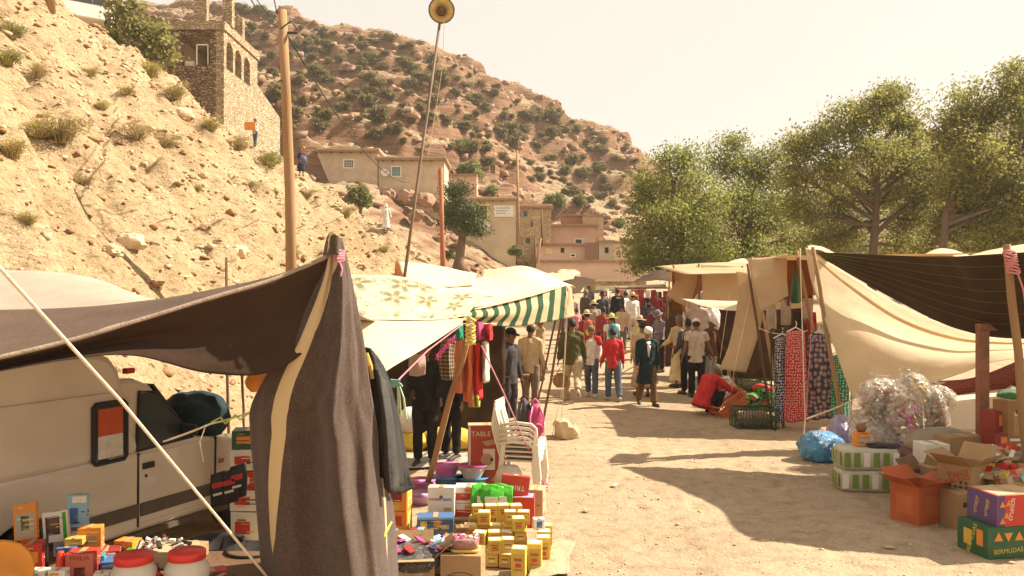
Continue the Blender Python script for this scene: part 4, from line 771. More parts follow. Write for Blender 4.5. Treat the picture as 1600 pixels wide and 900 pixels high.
k = rope('knot_tangle', 'tangled yellow-green string knot near the flap edge', [P(330, 660, 6.05), P(345, 652, 6.03), P(352, 662, 6.03), P(368, 648, 6.0), P(375, 656, 6.0), P(392, 644, 5.96)], .006, mat('green_string', (.45, .48, .12), .8))
gpole('tent_pole', 'thin grey stick on the slope behind the brown tarp', Vector((P(358, 455, 12).x, 12, float(hill(P(358, 455, 12).x, 12)) - .1)), P(354, 402, 12), .022, WOODD)
# black coat hanging on the rope
BLACKC = mat('black_coat_cloth', (.030, .027, .024), .85, .35, 6, .4, 40)
t = thing('black_coat', 'long black coat hung beside the brown tent flap', 'coat', P(600, 770, 6.35))
def lsheet(par, name, ctrl, m, **k): return sheet(name, [[Vector(P(*c)) for c in r] for r in ctrl], m, parent=par, world=True, origin=par.location, **k)[0]
lsheet(t, 'coat_body', [[(570, 542, 6.2), (578, 545, 6.15), (590, 560, 6.25)], [(572, 590, 6.2), (588, 590, 6.05), (607, 600, 6.3)], [(577, 660, 6.2), (598, 660, 6.02), (622, 665, 6.35)], [(588, 740, 6.2), (606, 755, 6.05), (632, 760, 6.4)]], BLACKC, res=10, wr=.03, wscale=(8, 2), seed=4)
lsheet(t, 'coat_back', [[(580, 546, 6.3), (592, 560, 6.42), (600, 575, 6.5)], [(590, 620, 6.35), (610, 622, 6.5), (622, 640, 6.6)], [(600, 700, 6.4), (622, 715, 6.5), (640, 740, 6.62)], [(606, 765, 6.4), (625, 772, 6.52), (649, 762, 6.65)]], BLACKC, res=10, wr=.025, wscale=(8, 2), seed=6)
lsheet(t, 'sleeve', [[(580, 570, 6.12), (592, 580, 6.03), (602, 596, 6.15)], [(590, 660, 6.1), (602, 660, 5.97), (616, 665, 6.1)], [(600, 762, 6.1), (612, 772, 6.0), (624, 765, 6.12)]], mat('coat_grey_black', (.05, .046, .04), .85, .3, 6, .4, 40), res=10, wr=.02, wscale=(7, 2), seed=7)
MB().tube([P(573, 552, 6.1) - t.location, P(578, 572, 6.06) - t.location, P(582, 592, 6.06) - t.location], [.012, .02, .014], 6).obj('hanger', mat('yellow_wood', (.55, .33, .08)), t)
# ---- left stalls
def mat_floral():
    m, t, b, o = base_mat('floral_oilcloth'); uv = nn(t, 'ShaderNodeTexCoord').outputs['UV']
    mp = nn(t, 'ShaderNodeMapping'); mp.inputs['Scale'].default_value = (4.2, 2.2, 1); lk(t, uv, mp.inputs[0])
    vo = nn(t, 'ShaderNodeTexVoronoi'); vo.voronoi_dimensions = '2D'; vo.inputs['Scale'].default_value = 1; vo.inputs['Randomness'].default_value = .55; lk(t, mp.outputs[0], vo.inputs['Vector'])
    sb = nn(t, 'ShaderNodeVectorMath', operation='SUBTRACT'); lk(t, mp.outputs[0], sb.inputs[0]); lk(t, vo.outputs['Position'], sb.inputs[1]); s = nn(t, 'ShaderNodeSeparateXYZ'); lk(t, sb.outputs[0], s.inputs[0])
    at = nn(t, 'ShaderNodeMath', operation='ARCTAN2'); lk(t, s.outputs[1], at.inputs[0]); lk(t, s.outputs[0], at.inputs[1]); m5 = nn(t, 'ShaderNodeMath', operation='MULTIPLY'); m5.inputs[1].default_value = 2.5; lk(t, at.outputs[0], m5.inputs[0])
    cs = nn(t, 'ShaderNodeMath', operation='COSINE'); lk(t, m5.outputs[0], cs.inputs[0]); ab = nn(t, 'ShaderNodeMath', operation='ABSOLUTE'); lk(t, cs.outputs[0], ab.inputs[0])
    rr = nn(t, 'ShaderNodeMath', operation='MULTIPLY_ADD'); rr.inputs[1].default_value = .34; rr.inputs[2].default_value = .1; lk(t, ab.outputs[0], rr.inputs[0])
    df = nn(t, 'ShaderNodeMath', operation='SUBTRACT'); lk(t, rr.outputs[0], df.inputs[0]); lk(t, vo.outputs['Distance'], df.inputs[1])
    k = ramp(t, df.outputs[0], [(0, (0, 0, 0)), (.015, (1, 1, 1)), (.05, (.15, .15, .15)), (.12, (.75, .75, .75)), (.3, (.9, .9, .9)), (.33, (.1, .1, .1))]).outputs[0]
    wv = nn(t, 'ShaderNodeTexNoise'); wv.noise_dimensions = '2D'; wv.inputs['Scale'].default_value = 2.2; lk(t, mp.outputs[0], wv.inputs['Vector']); w2 = ramp(t, wv.outputs[0], [(.44, (0, 0, 0)), (.47, (.8, .8, .8)), (.5, (0, 0, 0)), (.56, (0, 0, 0)), (.58, (.6, .6, .6)), (.61, (0, 0, 0))]).outputs[0]
    mxx = mixc(t, 1., k, w2, 'LIGHTEN'); sv = nn(t, 'ShaderNodeSeparateXYZ'); lk(t, uv, sv.inputs[0]); fd = ramp(t, sv.outputs[1], [(.03, (0, 0, 0)), (.08, (1, 1, 1)), (.93, (1, 1, 1)), (.97, (0, 0, 0))]).outputs[0]
    mxx = mixc(t, 1., mxx, fd, 'MULTIPLY'); c = mixc(t, mxx, (.74, .66, .43), (.15, .125, .03)); lk(t, c, b.inputs['Base Color']); b.inputs['Roughness'].default_value = .55
    tr = nn(t, 'ShaderNodeBsdfTranslucent'); lk(t, c, tr.inputs[0]); mx_ = nn(t, 'ShaderNodeMixShader'); mx_.inputs[0].default_value = .3; lk(t, b.outputs[0], mx_.inputs[1]); lk(t, tr.outputs[0], mx_.inputs[2]); lk(t, mx_.outputs[0], o.inputs[0]); return m
o, _ = sheet('floral_tarp', [[(520, 430, 10.2), (620, 432, 10.4), (700, 450, 10.6), (775, 462, 10.8)], [(530, 466, 9.3), (620, 466, 9.5), (690, 474, 9.7), (745, 476, 9.9)], [(545, 499, 8.3), (620, 500, 8.5), (680, 499, 8.7), (728, 494, 8.85)]], mat_floral(), 12, .018, (3, 4), 14, origin=P(728, 494, 8.85)); tag(o, 'white oilcloth roof printed with olive flowers over the first left stall', 'tarp')
o, _ = sheet('white_sheet', [[(540, 500, 8.22), (620, 502, 8.42), (680, 501, 8.62), (728, 497, 8.8)], [(545, 560, 7.85), (605, 542, 8.1), (660, 524, 8.4), (724, 501, 8.78)], [(548, 618, 7.5), (612, 574, 7.85), (660, 546, 8.25), (722, 505, 8.76)]], WHIP, 12, .012, (3, 3), 15, origin=P(728, 497, 8.8)); tag(o, 'plain white sheet hanging as a pointed front below the floral roof', 'tarp')
o, _ = sheet('striped_awning', [[(700, 484, 9.6), (760, 479, 10.4), (820, 466, 11.2), (886, 446, 12)], [(702, 489, 9.5), (762, 492, 10.3), (822, 484, 11.1), (884, 468, 11.9)], [(704, 492, 9.4), (748, 507, 10.2), (815, 509, 11), (882, 498, 11.8)]], mat_stripes(), 12, .02, (9, 2), 16, origin=P(884, 498, 11.8)); tag(o, 'green and cream striped awning along the left side of the lane', 'awning')
o, _ = sheet('striped_awning_end', [[(886, 446, 12), (893, 450, 12.6)], [(884, 470, 11.9), (896, 478, 12.6)], [(882, 499, 11.8), (898, 494, 12.6)]], CRM2, 8, .02, (3, 2), 17, origin=P(890, 499, 12)); tag(o, 'tan cloth closing the lane end of the striped awning', 'awning')
o, _ = sheet('tent_canopy', [[(690, 462, 12.5), (770, 462, 13), (885, 446, 13.5)], [(700, 478, 11), (770, 474, 11.5), (886, 445, 12.6)], [(702, 485, 9.6), (765, 479, 10.4), (886, 445, 12)]], WHT, 10, .015, (3, 4), 18, origin=P(702, 485, 9.6)); tag(o, 'off-white roof cloth sloping down to the striped awning', 'tarp')
o, _ = sheet('tent_canopy', [[(695, 440, 18), (770, 432, 18.5), (822, 428, 18.5), (900, 450, 18.5)], [(690, 450, 16.5), (760, 436, 17), (822, 422, 17), (895, 446, 17)], [(690, 464, 14), (770, 464, 14.3), (836, 463, 14.5), (886, 448, 14.5)]], WHIP, 10, .03, (4, 3), 19, origin=P(822, 463, 14.5)); tag(o, 'brightest white peaked tent roof behind the striped awning', 'tent')
o, _ = sheet('tent_canopy', [[(752, 421, 23), (815, 420, 23), (860, 428, 23), (900, 424, 23)], [(752, 426, 21), (818, 415, 21.5), (860, 428, 21.5), (900, 423, 21.5)], [(750, 436, 20), (818, 428, 20), (860, 440, 20), (896, 436, 20)]], CRM, 10, .03, (4, 3), 20, origin=P(818, 430, 20)); tag(o, 'cream tent roof farther back, just above the brightest white one', 'tent')
o, _ = sheet('tent_canopy', [[(622, 408, 18), (680, 414, 18), (745, 428, 18)], [(630, 430, 17), (690, 434, 17), (742, 438, 17)], [(655, 451, 16), (690, 449, 16), (740, 446, 16)]], WHT, 10, .04, (4, 3), 21, origin=P(690, 449, 16)); tag(o, 'white tent sheet below the steel posts with a dark seam', 'tent')
o, _ = sheet('tent_curtain', [[(618, 408, 18.2), (628, 408, 18.3)], [(616, 440, 18), (632, 436, 18.2)]], ORG, 6, .02, origin=P(622, 440, 18)); tag(o, 'small brown side cloth at the left end of the white tent sheet', 'tent')
o, _ = sheet('tent_canopy', [[(640, 458, 14), (700, 456, 14.4), (775, 462, 14.8)], [(635, 468, 12.6), (700, 468, 13), (770, 470, 13.3)]], WHT, 10, .03, (4, 3), 22, origin=P(700, 468, 13)); tag(o, 'low off-white roof strip between floral roof and peaked white roof', 'tent')
o, _ = sheet('brown_tarp', [[(866, 430, 22), (900, 432, 22.5), (932, 437, 23)], [(872, 448, 21), (895, 452, 21), (915, 446, 22)], [(878, 458, 20), (890, 460, 20.2), (905, 458, 21)]], DBR, 8, .03, origin=P(890, 460, 20.2)); tag(o, 'dark brown tarp end pointing over the lane past the striped awning', 'tarp')
o, _ = sheet('backdrop_cloth', [[(545, 500, 13.2), (680, 500, 13.2), (790, 500, 13.4)], [(545, 590, 13.2), (680, 590, 13.3), (790, 590, 13.4)], [(545, 690, 13.2), (680, 690, 13.2), (790, 686, 13.4)]], cloth('dark_shade_cloth', (.05, .03, .02), .1), 8, .05, (8, 2), 24, origin=G(680, 694)); tag(o, 'dark brown sheet added to keep the back of the first left stall in shade', 'cloth')  # added dark sheet keeps the stall interior dark
for i, (a, b, r, m, lab) in enumerate([((664, 768), (735, 512, 8.95), .036, POLEW, 'crooked wooden pole leaning over the basins, holding the white sheet corner'), ((846, 676), (886, 450, 12.1), .02, WOODD, 'dark metal pole leaning at the lane end of the striped awning'), ((838, 640), (868, 500, 12.9), .018, WOODD, 'second thinner dark pole leaning behind the striped awning'), ((600, 690), (600, 480, 9.4), .03, WOODP, 'hidden upright under the floral roof'), ((700, 655), (705, 462, 14), .03, WOODP, 'upright between the first and second left stall')]):
    gpole('tent_pole', lab, G(*a), P(*b), r, m)
rope('pink_rope', 'pink rope with a fluffy twist tied across the first left stall', [P(620, 596, 7.8), P(668, 548, 8.3), P(722, 507, 8.75)], .008, ROPEP)
b = MB(); o_ = P(695, 535, 8.5)
for i in range(26):
    q = i / 25; p = P(683 + 28 * q, 553 - 30 * q, 8.45 + .1 * q) - o_; b.tube([p, p + Vector((random.uniform(-.03, .03), -.02, -.03)), p + Vector((random.uniform(-.05, .05), -.02, random.uniform(-.07, .01)))], .005, 4)
o = b.obj('rope_fringe', mat('magenta_string', (.55, .08, .22), .8), None); o.location = o_; tag(o, 'magenta frayed fringe on the pink rope', 'rope')
k = thing('rope_knot', 'green and white string knot at the lower end of the pink rope', 'rope', P(620, 600, 7.75)); b = MB()
for i in range(10): b.tube([(random.uniform(-.06, .06), -.02, random.uniform(-.03, .04)) for _ in range(4)], .01, 5)
b.obj('knot', mat('teal_string', (.2, .36, .3), .8), k); b = MB()
for i in range(8): x = random.uniform(0, .07); b.tube([(x * .3, 0, 0), (x, -.02, -.12), (x + random.uniform(-.02, .03), -.02, -.25 - random.uniform(0, .12))], .005, 4)
b.obj('loose_ends', mat('pale_green_string', (.55, .62, .38), .8), k)
rope('pink_rope', 'pink rope running from the pole top down past the chair stack to the ground', [P(752, 540, 9.2), P(786, 612, 9.3), P(852, 762, 10.4), G(854, 768)], .008, ROPEP)
k = thing('rope_anchor', 'reddish rope wound round a peg at the foot of the chair stack', 'rope', G(850, 770)); b = MB()
for i in range(9): a = i * .9; b.tube([(math.cos(a) * .05, math.sin(a) * .05, .02 + i * .01), (math.cos(a + 1) * .06, math.sin(a + 1) * .06, .03 + i * .01), (math.cos(a + 2) * .05, math.sin(a + 2) * .05, .02 + i * .012)], .008, 5)
b.tube([(0, 0, 0), (0, .02, .12)], .015, 6).obj('coil', ROPEP, k)
k = thing('rope_knot', 'yellow rope tied round the top of the crooked pole', 'rope', P(735, 520, 8.9)); b = MB()
for i in range(12): b.tube([(math.cos(q + i) * .05, math.sin(q + i) * .05, -.12 + i * .018 + .01 * math.sin(3 * q)) for q in np.linspace(0, 5, 7)], .010, 5)
b.tube([(-.03, -.03, .1), (0, -.06, .16), (.05, -.03, .12)], .02, 6).obj('winding', mat('yellow_rope', (.62, .48, .14), .85), k)
rope('guy_line', 'white guy line from the striped awning down to the stone', [P(889, 452, 11.9), G(876, 680)], .006, ROPEW); rope('guy_line', 'short guy line in front of the striped awning end', [P(886, 470, 11.8), P(880, 600, 12.4), G(862, 684)], .005, ROPEW)
# ---- right stalls
A0 = P(1266, 386, 12.75)
o, _ = sheet('tent_canvas', [[(1258, 386, 12.8), (1320, 425, 13.2), (1400, 473, 13.5), (1480, 508, 13.4), (1560, 528, 13.0), (1690, 528, 12.5)], [(1268, 440, 12.82), (1325, 470, 13.07), (1400, 510, 13.22), (1480, 530, 13.12), (1560, 537, 12.8), (1690, 536, 12.3)], [(1292, 510, 12.8), (1340, 530, 12.8), (1408, 548, 12.75), (1480, 560, 12.6), (1562, 552, 12.4), (1690, 545, 12.0)], [(1332, 624, 12.9), (1368, 616, 12.7), (1440, 603, 12.5), (1495, 586, 12.4), (1565, 563, 12.2), (1690, 552, 11.8)]], CRM, 14, .014, (3, 4), 30, origin=A0); tag(o, 'large glowing cream canvas falling from the right tent peak to the sacks', 'tent'); ctent = o
fold = crom(np.array([P(1262, 392, 12.7), P(1318, 440, 12.9), P(1400, 496, 13.0), P(1480, 526, 12.9), P(1560, 536, 12.6), P(1690, 536, 12.1)]), np.linspace(0, 5, 40))
MB().tube([Vector(p) - A0 for p in fold], [.012 + .022 * math.sin(math.pi * min(1, i / 34)) for i in range(40)], 8).obj('fold_roll', CRM2, ctent, True)
o, _ = sheet('brown_awning', [[P(1278, 394, 12.55), P(1368, 398, 11.4), P(1468, 400, 10.3), P(1574, 396, 9.15), Vector((7.3, 8.4, 2.95))], [P(1285, 402, 12.55), P(1390, 432, 11.7), P(1492, 460, 10.8), P(1600, 470, 9.9), Vector((7.4, 8.6, 2.5))], [P(1292, 408, 12.5), P(1400, 470, 12.0), P(1500, 515, 11.4), P(1610, 530, 10.7), Vector((7.8, 9.5, 2.0))]], DBR, 14, .03, (2, 5), 31, world=True, origin=A0); tag(o, 'dark brown net awning with thin green seams over the right stall', 'awning'); baw = o
for k in range(6):
    v = .12 + k * .135; pts = []
    for u in np.linspace(0, 1, 26):
        a = crom(np.array([P(1278, 394, 12.5), P(1368, 398, 11.35), P(1468, 400, 10.25), P(1574, 396, 9.1), Vector((7.3, 8.35, 2.95))]), np.array([u * 4]))[0]; c = crom(np.array([P(1292, 408, 12.45), P(1400, 470, 11.95), P(1500, 515, 11.3), P(1610, 530, 10.6), Vector((7.8, 9.4, 2.0))]), np.array([u * 4]))[0]; b_ = crom(np.array([P(1285, 402, 12.5), P(1390, 432, 11.65), P(1492, 460, 10.75), P(1600, 470, 9.85), Vector((7.4, 8.55, 2.5))]), np.array([u * 4]))[0]
        q = a * (1 - v) * (1 - 2 * v) + b_ * 4 * v * (1 - v) + c * v * (2 * v - 1); pts.append(Vector(q) + Vector((-.03, -.02, 0)) - A0)
    MB().tube(pts, .003, 4).obj('seam', mat('green_thread', (.10, .13, .06), .8), baw)
o, _ = sheet('tent_canopy', [[Vector((5.9, 11.9, 2.75)), Vector((7.2, 11.9, 2.85)), Vector((9, 11.9, 2.85)), Vector((11, 11.9, 2.9))], [Vector((5.8, 10.8, 2.75)), Vector((7.2, 10.6, 2.8)), Vector((9, 10.4, 2.8)), Vector((11, 10.3, 2.85))], [Vector((5.9, 9.6, 2.75)), Vector((7.3, 9.0, 2.85)), Vector((8.8, 8.8, 2.85)), Vector((11, 8.6, 2.9))]], CRM, 10, .03, (3, 3), 32, world=True, origin=A0); tag(o, 'cream roof cloth spread behind the brown awning', 'tent')
o, _ = sheet('tent_canopy', [[P(1430, 405, 17), P(1470, 402, 17), P(1520, 402, 17.2)], [P(1435, 402, 16), P(1472, 388, 16), P(1515, 400, 16.2)], [P(1430, 412, 15), P(1470, 408, 15), P(1518, 408, 15.2)]], CRM, 8, .02, (3, 3), 33, world=True, origin=P(1470, 408, 15)); tag(o, 'small pointed cream tent top peeping over the brown awning', 'tent')
o, _ = sheet('tent_canopy', [[P(1490, 408, 18), P(1560, 395, 18), P(1660, 380, 18)], [P(1490, 405, 17), P(1565, 388, 17), P(1660, 375, 17)], [P(1490, 414, 16), P(1560, 412, 16), P(1660, 410, 16)]], CRM, 8, .02, (3, 3), 34, world=True, origin=P(1560, 412, 16)); tag(o, 'cream tent top behind the right pole at the picture edge', 'tent')
o, _ = sheet('tent_canopy', [[P(1262, 388, 13.5), P(1285, 390, 13.5), P(1305, 396, 13.5)], [P(1262, 383, 13.1), P(1284, 386, 13.1), P(1304, 396, 13.1)], [P(1262, 390, 12.8), P(1284, 392, 12.8), P(1302, 402, 12.8)]], CRM, 8, .02, (3, 3), 35, world=True, origin=P(1320, 404, 12.9)); tag(o, 'white edge of roof cloth gathered at the right tent peak', 'tent')
gpole('tent_pole', 'brown pole leaning from the right tent peak to the foot beside the blue bag', G(1322, 700), P(1270, 386, 12.7), .032, WOODP); gpole('tent_pole', 'reddish pole with pink rope at the right picture edge', G(1614, 800), P(1573, 382, 9.2), .045, POLEW)
k = thing('rope_knot', 'pink rope wound round the top of the right edge pole', 'rope', P(1577, 408, 9.12)); b = MB()
for i in range(9): b.tube([(math.cos(q) * .06 + .006 * i, math.sin(q) * .06, .10 - i * .028 + .012 * math.sin(2 * q + i)) for q in np.linspace(0, 6.2, 9)], .011, 5)
b.tube([(.05, -.05, -.1), (.12, -.05, -.3), (.16, -.03, -.5)], .01, 5).obj('winding', mat('rose_rope', (.55, .22, .22), .85), k)
rope('guy_rope', 'white rope dropping from the right tent peak to the ground', [P(1250, 388, 12.75), P(1258, 655, 13.1), G(1254, 700)], .010, ROPEW); rope('guy_rope', 'pinkish rope beside the white one at the right tent', [P(1275, 398, 12.8), P(1259, 655, 13.1)], .006, ROPEP); rope('guy_rope', 'short white rope tying the cream canvas corner to the hanging rope', [P(1259, 655, 13.1), P(1300, 640, 13.0), P(1333, 625, 12.88)], .012, ROPEW)
k = thing('rope_anchor', 'pink rope end knotted round a peg near the blue bag', 'rope', G(1254, 702)); b = MB().tube([(0, 0, 0), (0, 0, .14)], .02, 6)
for i in range(6): b.tube([(math.cos(i * 1.1) * .04, -.03, .03 + .02 * i), (math.cos(i * 1.1 + 1) * .05, .02, .05 + .02 * i), (math.cos(i * 1.1 + 2) * .04, -.02, .04 + .02 * i)], .01, 5)
b.obj('knot', ROPEP, k)
# second right stall
o, _ = sheet('tent_curtain', [[(1168, 404, 15.8), (1200, 402, 15.7), (1230, 396, 15.6)], [(1176, 440, 15.6), (1205, 440, 15.5), (1230, 436, 15.6)], [(1188, 488, 15.5), (1212, 474, 15.45), (1232, 462, 15.6)]], CRM2, 10, .03, (5, 2), 40, origin=P(1205, 474, 15.5)); tag(o, 'tan cloth panel hanging at the front of the second right stall', 'tent')
o, _ = sheet('tent_canopy', [[Vector((4.82, 17.9, 3.02)), Vector((6, 17.9, 3.05)), Vector((8, 17.5, 3.1))], [Vector((4.8, 16.4, 2.97)), Vector((6, 16.4, 3.0)), Vector((8, 16, 3.05))], [Vector((4.8, 14.95, 3.02)), Vector((6, 14.8, 3.02)), Vector((8, 14.5, 3.05))]], CRM2, 10, .02, (3, 3), 41, world=True, origin=Vector((4.8, 14.95, 3.02))); tag(o, 'tan roof cloth running from the right tent peak to the second stall', 'tent')
o, _ = sheet('orange_lining', [[(1190, 400, 17.6), (1235, 400, 17.3), (1290, 396, 17)], [(1190, 440, 17.6), (1235, 440, 17.3), (1290, 440, 17)], [(1190, 482, 17.6), (1235, 466, 17.3), (1290, 460, 17)]], ORG, 8, .03, (3, 3), 42, origin=P(1235, 470, 17.3)); tag(o, 'orange brown inner cloth seen inside the second right stall', 'tent')
o, _ = sheet('cream_flap', [[(1150, 424, 16.2), (1180, 428, 16.1), (1208, 431, 16)], [(1152, 470, 16.1), (1176, 472, 16), (1196, 474, 15.9)], [(1140, 535, 15.9), (1166, 536, 15.8), (1186, 520, 15.8)], [(1124, 576, 15.8), (1146, 580, 15.7), (1166, 582, 15.7)]], CRM2, 10, .025, (6, 2), 43, origin=P(1146, 580, 15.7)); tag(o, 'long tan flap slanting down before the second right stall', 'tent flap')
o, _ = sheet('tent_curtain', [[(1095, 413, 20.5), (1125, 413, 20.4), (1160, 415, 20.3)], [(1097, 440, 20.4), (1128, 441, 20.2), (1158, 442, 20.2)], [(1098, 472, 20.2), (1130, 474, 20.1), (1158, 474, 20.1)]], CRM, 10, .03, (7, 2), 44, origin=P(1130, 474, 20.1)); tag(o, 'square cream cloth wall of the third right stall', 'tent')
o, _ = sheet('tent_curtain', [[(1054, 416, 21), (1072, 422, 20.9), (1091, 414, 20.8)], [(1055, 440, 20.8), (1070, 448, 20.7), (1088, 444, 20.7)], [(1042, 461, 20.5), (1058, 472, 20.4), (1077, 482, 20.4)]], CRM2, 10, .03, (5, 2), 45, origin=P(1060, 475, 20.4)); tag(o, 'tan cloth drawn to a point at the lane end of the third right stall', 'tent')
o, _ = sheet('orange_lining', [[(1050, 414, 22), (1075, 414, 22), (1100, 412, 22)], [(1050, 445, 22), (1075, 445, 22), (1100, 445, 22)], [(1050, 485, 22), (1075, 485, 22), (1100, 480, 22)]], ORG, 8, .03, (5, 2), 46, origin=P(1075, 485, 22)); tag(o, 'orange brown cloth showing between the two cloths of the third right stall', 'tent')
o, _ = sheet('white_awning', [[(1064, 467, 18.6), (1120, 470, 18.2), (1180, 471, 17.8), (1262, 472, 17.2)], [(1085, 475, 18.2), (1130, 477, 17.8), (1185, 477, 17.4), (1262, 477, 17)], [(1104, 480, 17.9), (1140, 485, 17.5), (1190, 485, 17.1), (1262, 481, 16.8)]], WHT, 10, .02, (4, 2), 47, origin=P(1140, 485, 17.5)); tag(o, 'low white awning edge stretched across the second and third right stalls', 'awning')
o, _ = sheet('white_cloth_top', [[(1130, 412, 23), (1160, 404, 23), (1172, 412, 23)], [(1128, 416, 22), (1158, 412, 22), (1170, 416, 22)]], WHT, 6, .02, origin=P(1150, 414, 22)); tag(o, 'white tent tip showing above the square cream cloth wall', 'tent')
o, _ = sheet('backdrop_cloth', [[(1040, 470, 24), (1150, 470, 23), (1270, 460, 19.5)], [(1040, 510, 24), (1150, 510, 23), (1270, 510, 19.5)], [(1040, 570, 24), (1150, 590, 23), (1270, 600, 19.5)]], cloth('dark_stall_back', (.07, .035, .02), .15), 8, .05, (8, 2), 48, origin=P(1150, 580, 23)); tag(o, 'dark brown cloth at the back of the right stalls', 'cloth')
o, _ = sheet('tent_canopy', [[Vector((3.6, 21.5, 3.0)), Vector((5.5, 21.5, 3.1)), Vector((9, 20, 3.1))], [Vector((3.9, 19.2, 2.75)), Vector((5.8, 19, 2.8)), Vector((9, 17.5, 2.8))]], CRM2, 8, .03, world=True, origin=Vector((4, 19.2, 2.7))); tag(o, 'tan roof cloth over the third right stall', 'tent')
o, _ = sheet('dark_tarp', [[(996, 436, 30), (1030, 422, 30), (1055, 430, 30)], [(990, 441, 28), (1028, 438, 28), (1052, 441, 28)]], DBR, 8, .04, origin=P(1028, 438, 28)); tag(o, 'dark brown low tarp behind the lane, left of the third right stall', 'tarp')
o, _ = sheet('white_awning', [[(930, 447, 40), (985, 446, 40), (1040, 444, 40)], [(930, 453, 38), (985, 452, 38), (1042, 450, 38)]], WHT, 8, .04, origin=P(985, 452, 38)); tag(o, 'thin white awning strip at the far end of the lane', 'awning')
for a, b, r, m, lab in [((1206, 660), (1168, 412, 15.7), .026, WOODD, 'thin dark pole crossing before the second right stall'), ((1225, 668), (1175, 402, 15.8), .03, POLEW, 'brown pole leaning at the corner of the tan panel'), ((1300, 660), (1245, 392, 15.4), .035, POLEW, 'brown pole leaning among the dresses'), ((1218, 640), (1234, 440, 16.4), .03, WOODD, 'dark pole under the tan panel'), ((1098, 600), (1052, 414, 20.7), .03, WOODP, 'upright pole at the lane end of the third right stall'), ((1095, 598), (1092, 412, 20.6), .03, WOODP, 'upright pole of the square cream cloth wall'), ((1150, 600), (1160, 416, 20.2), .03, WOODD, 'pole at the right edge of the square cream cloth wall'), ((1035, 560), (1048, 420, 27), .03, WOODP, 'pole of the dark low tarp'), ((1046, 562), (1042, 462, 21), .025, WOODP, 'thin upright at the pointed tan cloth')]:
    q = G(*a); gpole('tent_pole', lab, Vector((q.x, q.y, zg(q.y))), P(*b), r, m)
rope('guy_line', 'thin string across the dress stall', [P(1185, 512, 15.2), P(1225, 522, 15), P(1262, 516, 14.8)], .007, ROPEW, sag=.03); rope('guy_line', 'thin line down the slanting tan flap', [P(1180, 428, 16), P(1146, 585, 15.6), G(1140, 640)], .006, ROPEW); rope('guy_line', 'string from the white awning corner to the ground', [P(1075, 470, 18.4), P(1066, 530, 19)], .006, ROPEW)
rope('guy_line', 'thin line from the square cream wall to the lane', [P(1145, 425, 20), P(1125, 560, 19)], .006, ROPEW)
# ================================================================== GOODS
KRAFT = mat('kraft_card', (.36, .22, .105), .85, .1, 4, .15, 30, dirt=.15); KRAFT2 = mat('pale_card', (.46, .32, .18), .85, .1, 4, .15, 30); KRED = mat('orange_card', (.42, .10, .035), .7, .12, 4, .1, 30); INK = mat('dark_ink', (.05, .035, .03), .7, .1, 8, 0); REDINK = mat('red_ink', (.42, .06, .03), .7, .1, 8, 0)
def flat(name, c, rough=.45, var=.08): return mat(name, c, rough, var, 6, .05, 40, dirt=.08)
RED = flat('red_print', (.50, .045, .03)); DRED = flat('dark_red_print', (.26, .03, .025)); ORA = flat('orange_print', (.68, .24, .035)); YEL = mat('yellow_print', (.66, .47, .085), .6, .15, 9, .05, 40, dirt=.25, rnd=.15); YEL2 = mat('amber_print', (.54, .33, .06), .6, .15, 9, .05, 40, dirt=.25, rnd=.15); GRN = flat('green_print', (.05, .32, .03), .25); DGRN = flat('dark_green_print', (.03, .10, .045)); BLU = flat('blue_print', (.06, .14, .32)); LBLU = flat('light_blue_print', (.25, .42, .52)); WHI = flat('white_print', (.72, .66, .56)); PUR = flat('purple_print', (.10, .055, .16)); PIN = flat('pink_plastic', (.66, .19, .42), .35); PIN2 = flat('magenta_plastic', (.58, .06, .25), .35); BLP = flat('blue_plastic', (.10, .32, .55), .35); GRP = flat('lime_plastic', (.50, .58, .18), .35); LIL = flat('lilac_plastic', (.60, .34, .58), .35); WPL = mat('white_plastic', (.74, .68, .58), .35, .05, 3, .05, 20, dirt=.2); BLA = flat('black_print', (.025, .02, .02)); BRW = flat('brown_print', (.22, .11, .05)); TEA = flat('teal_plastic', (.05, .25, .30), .35)
FACE = {'f': ((0, -1), 0), 'r': ((1, 0), 90), 'l': ((-1, 0), -90), 'b': ((0, 1), 180)}
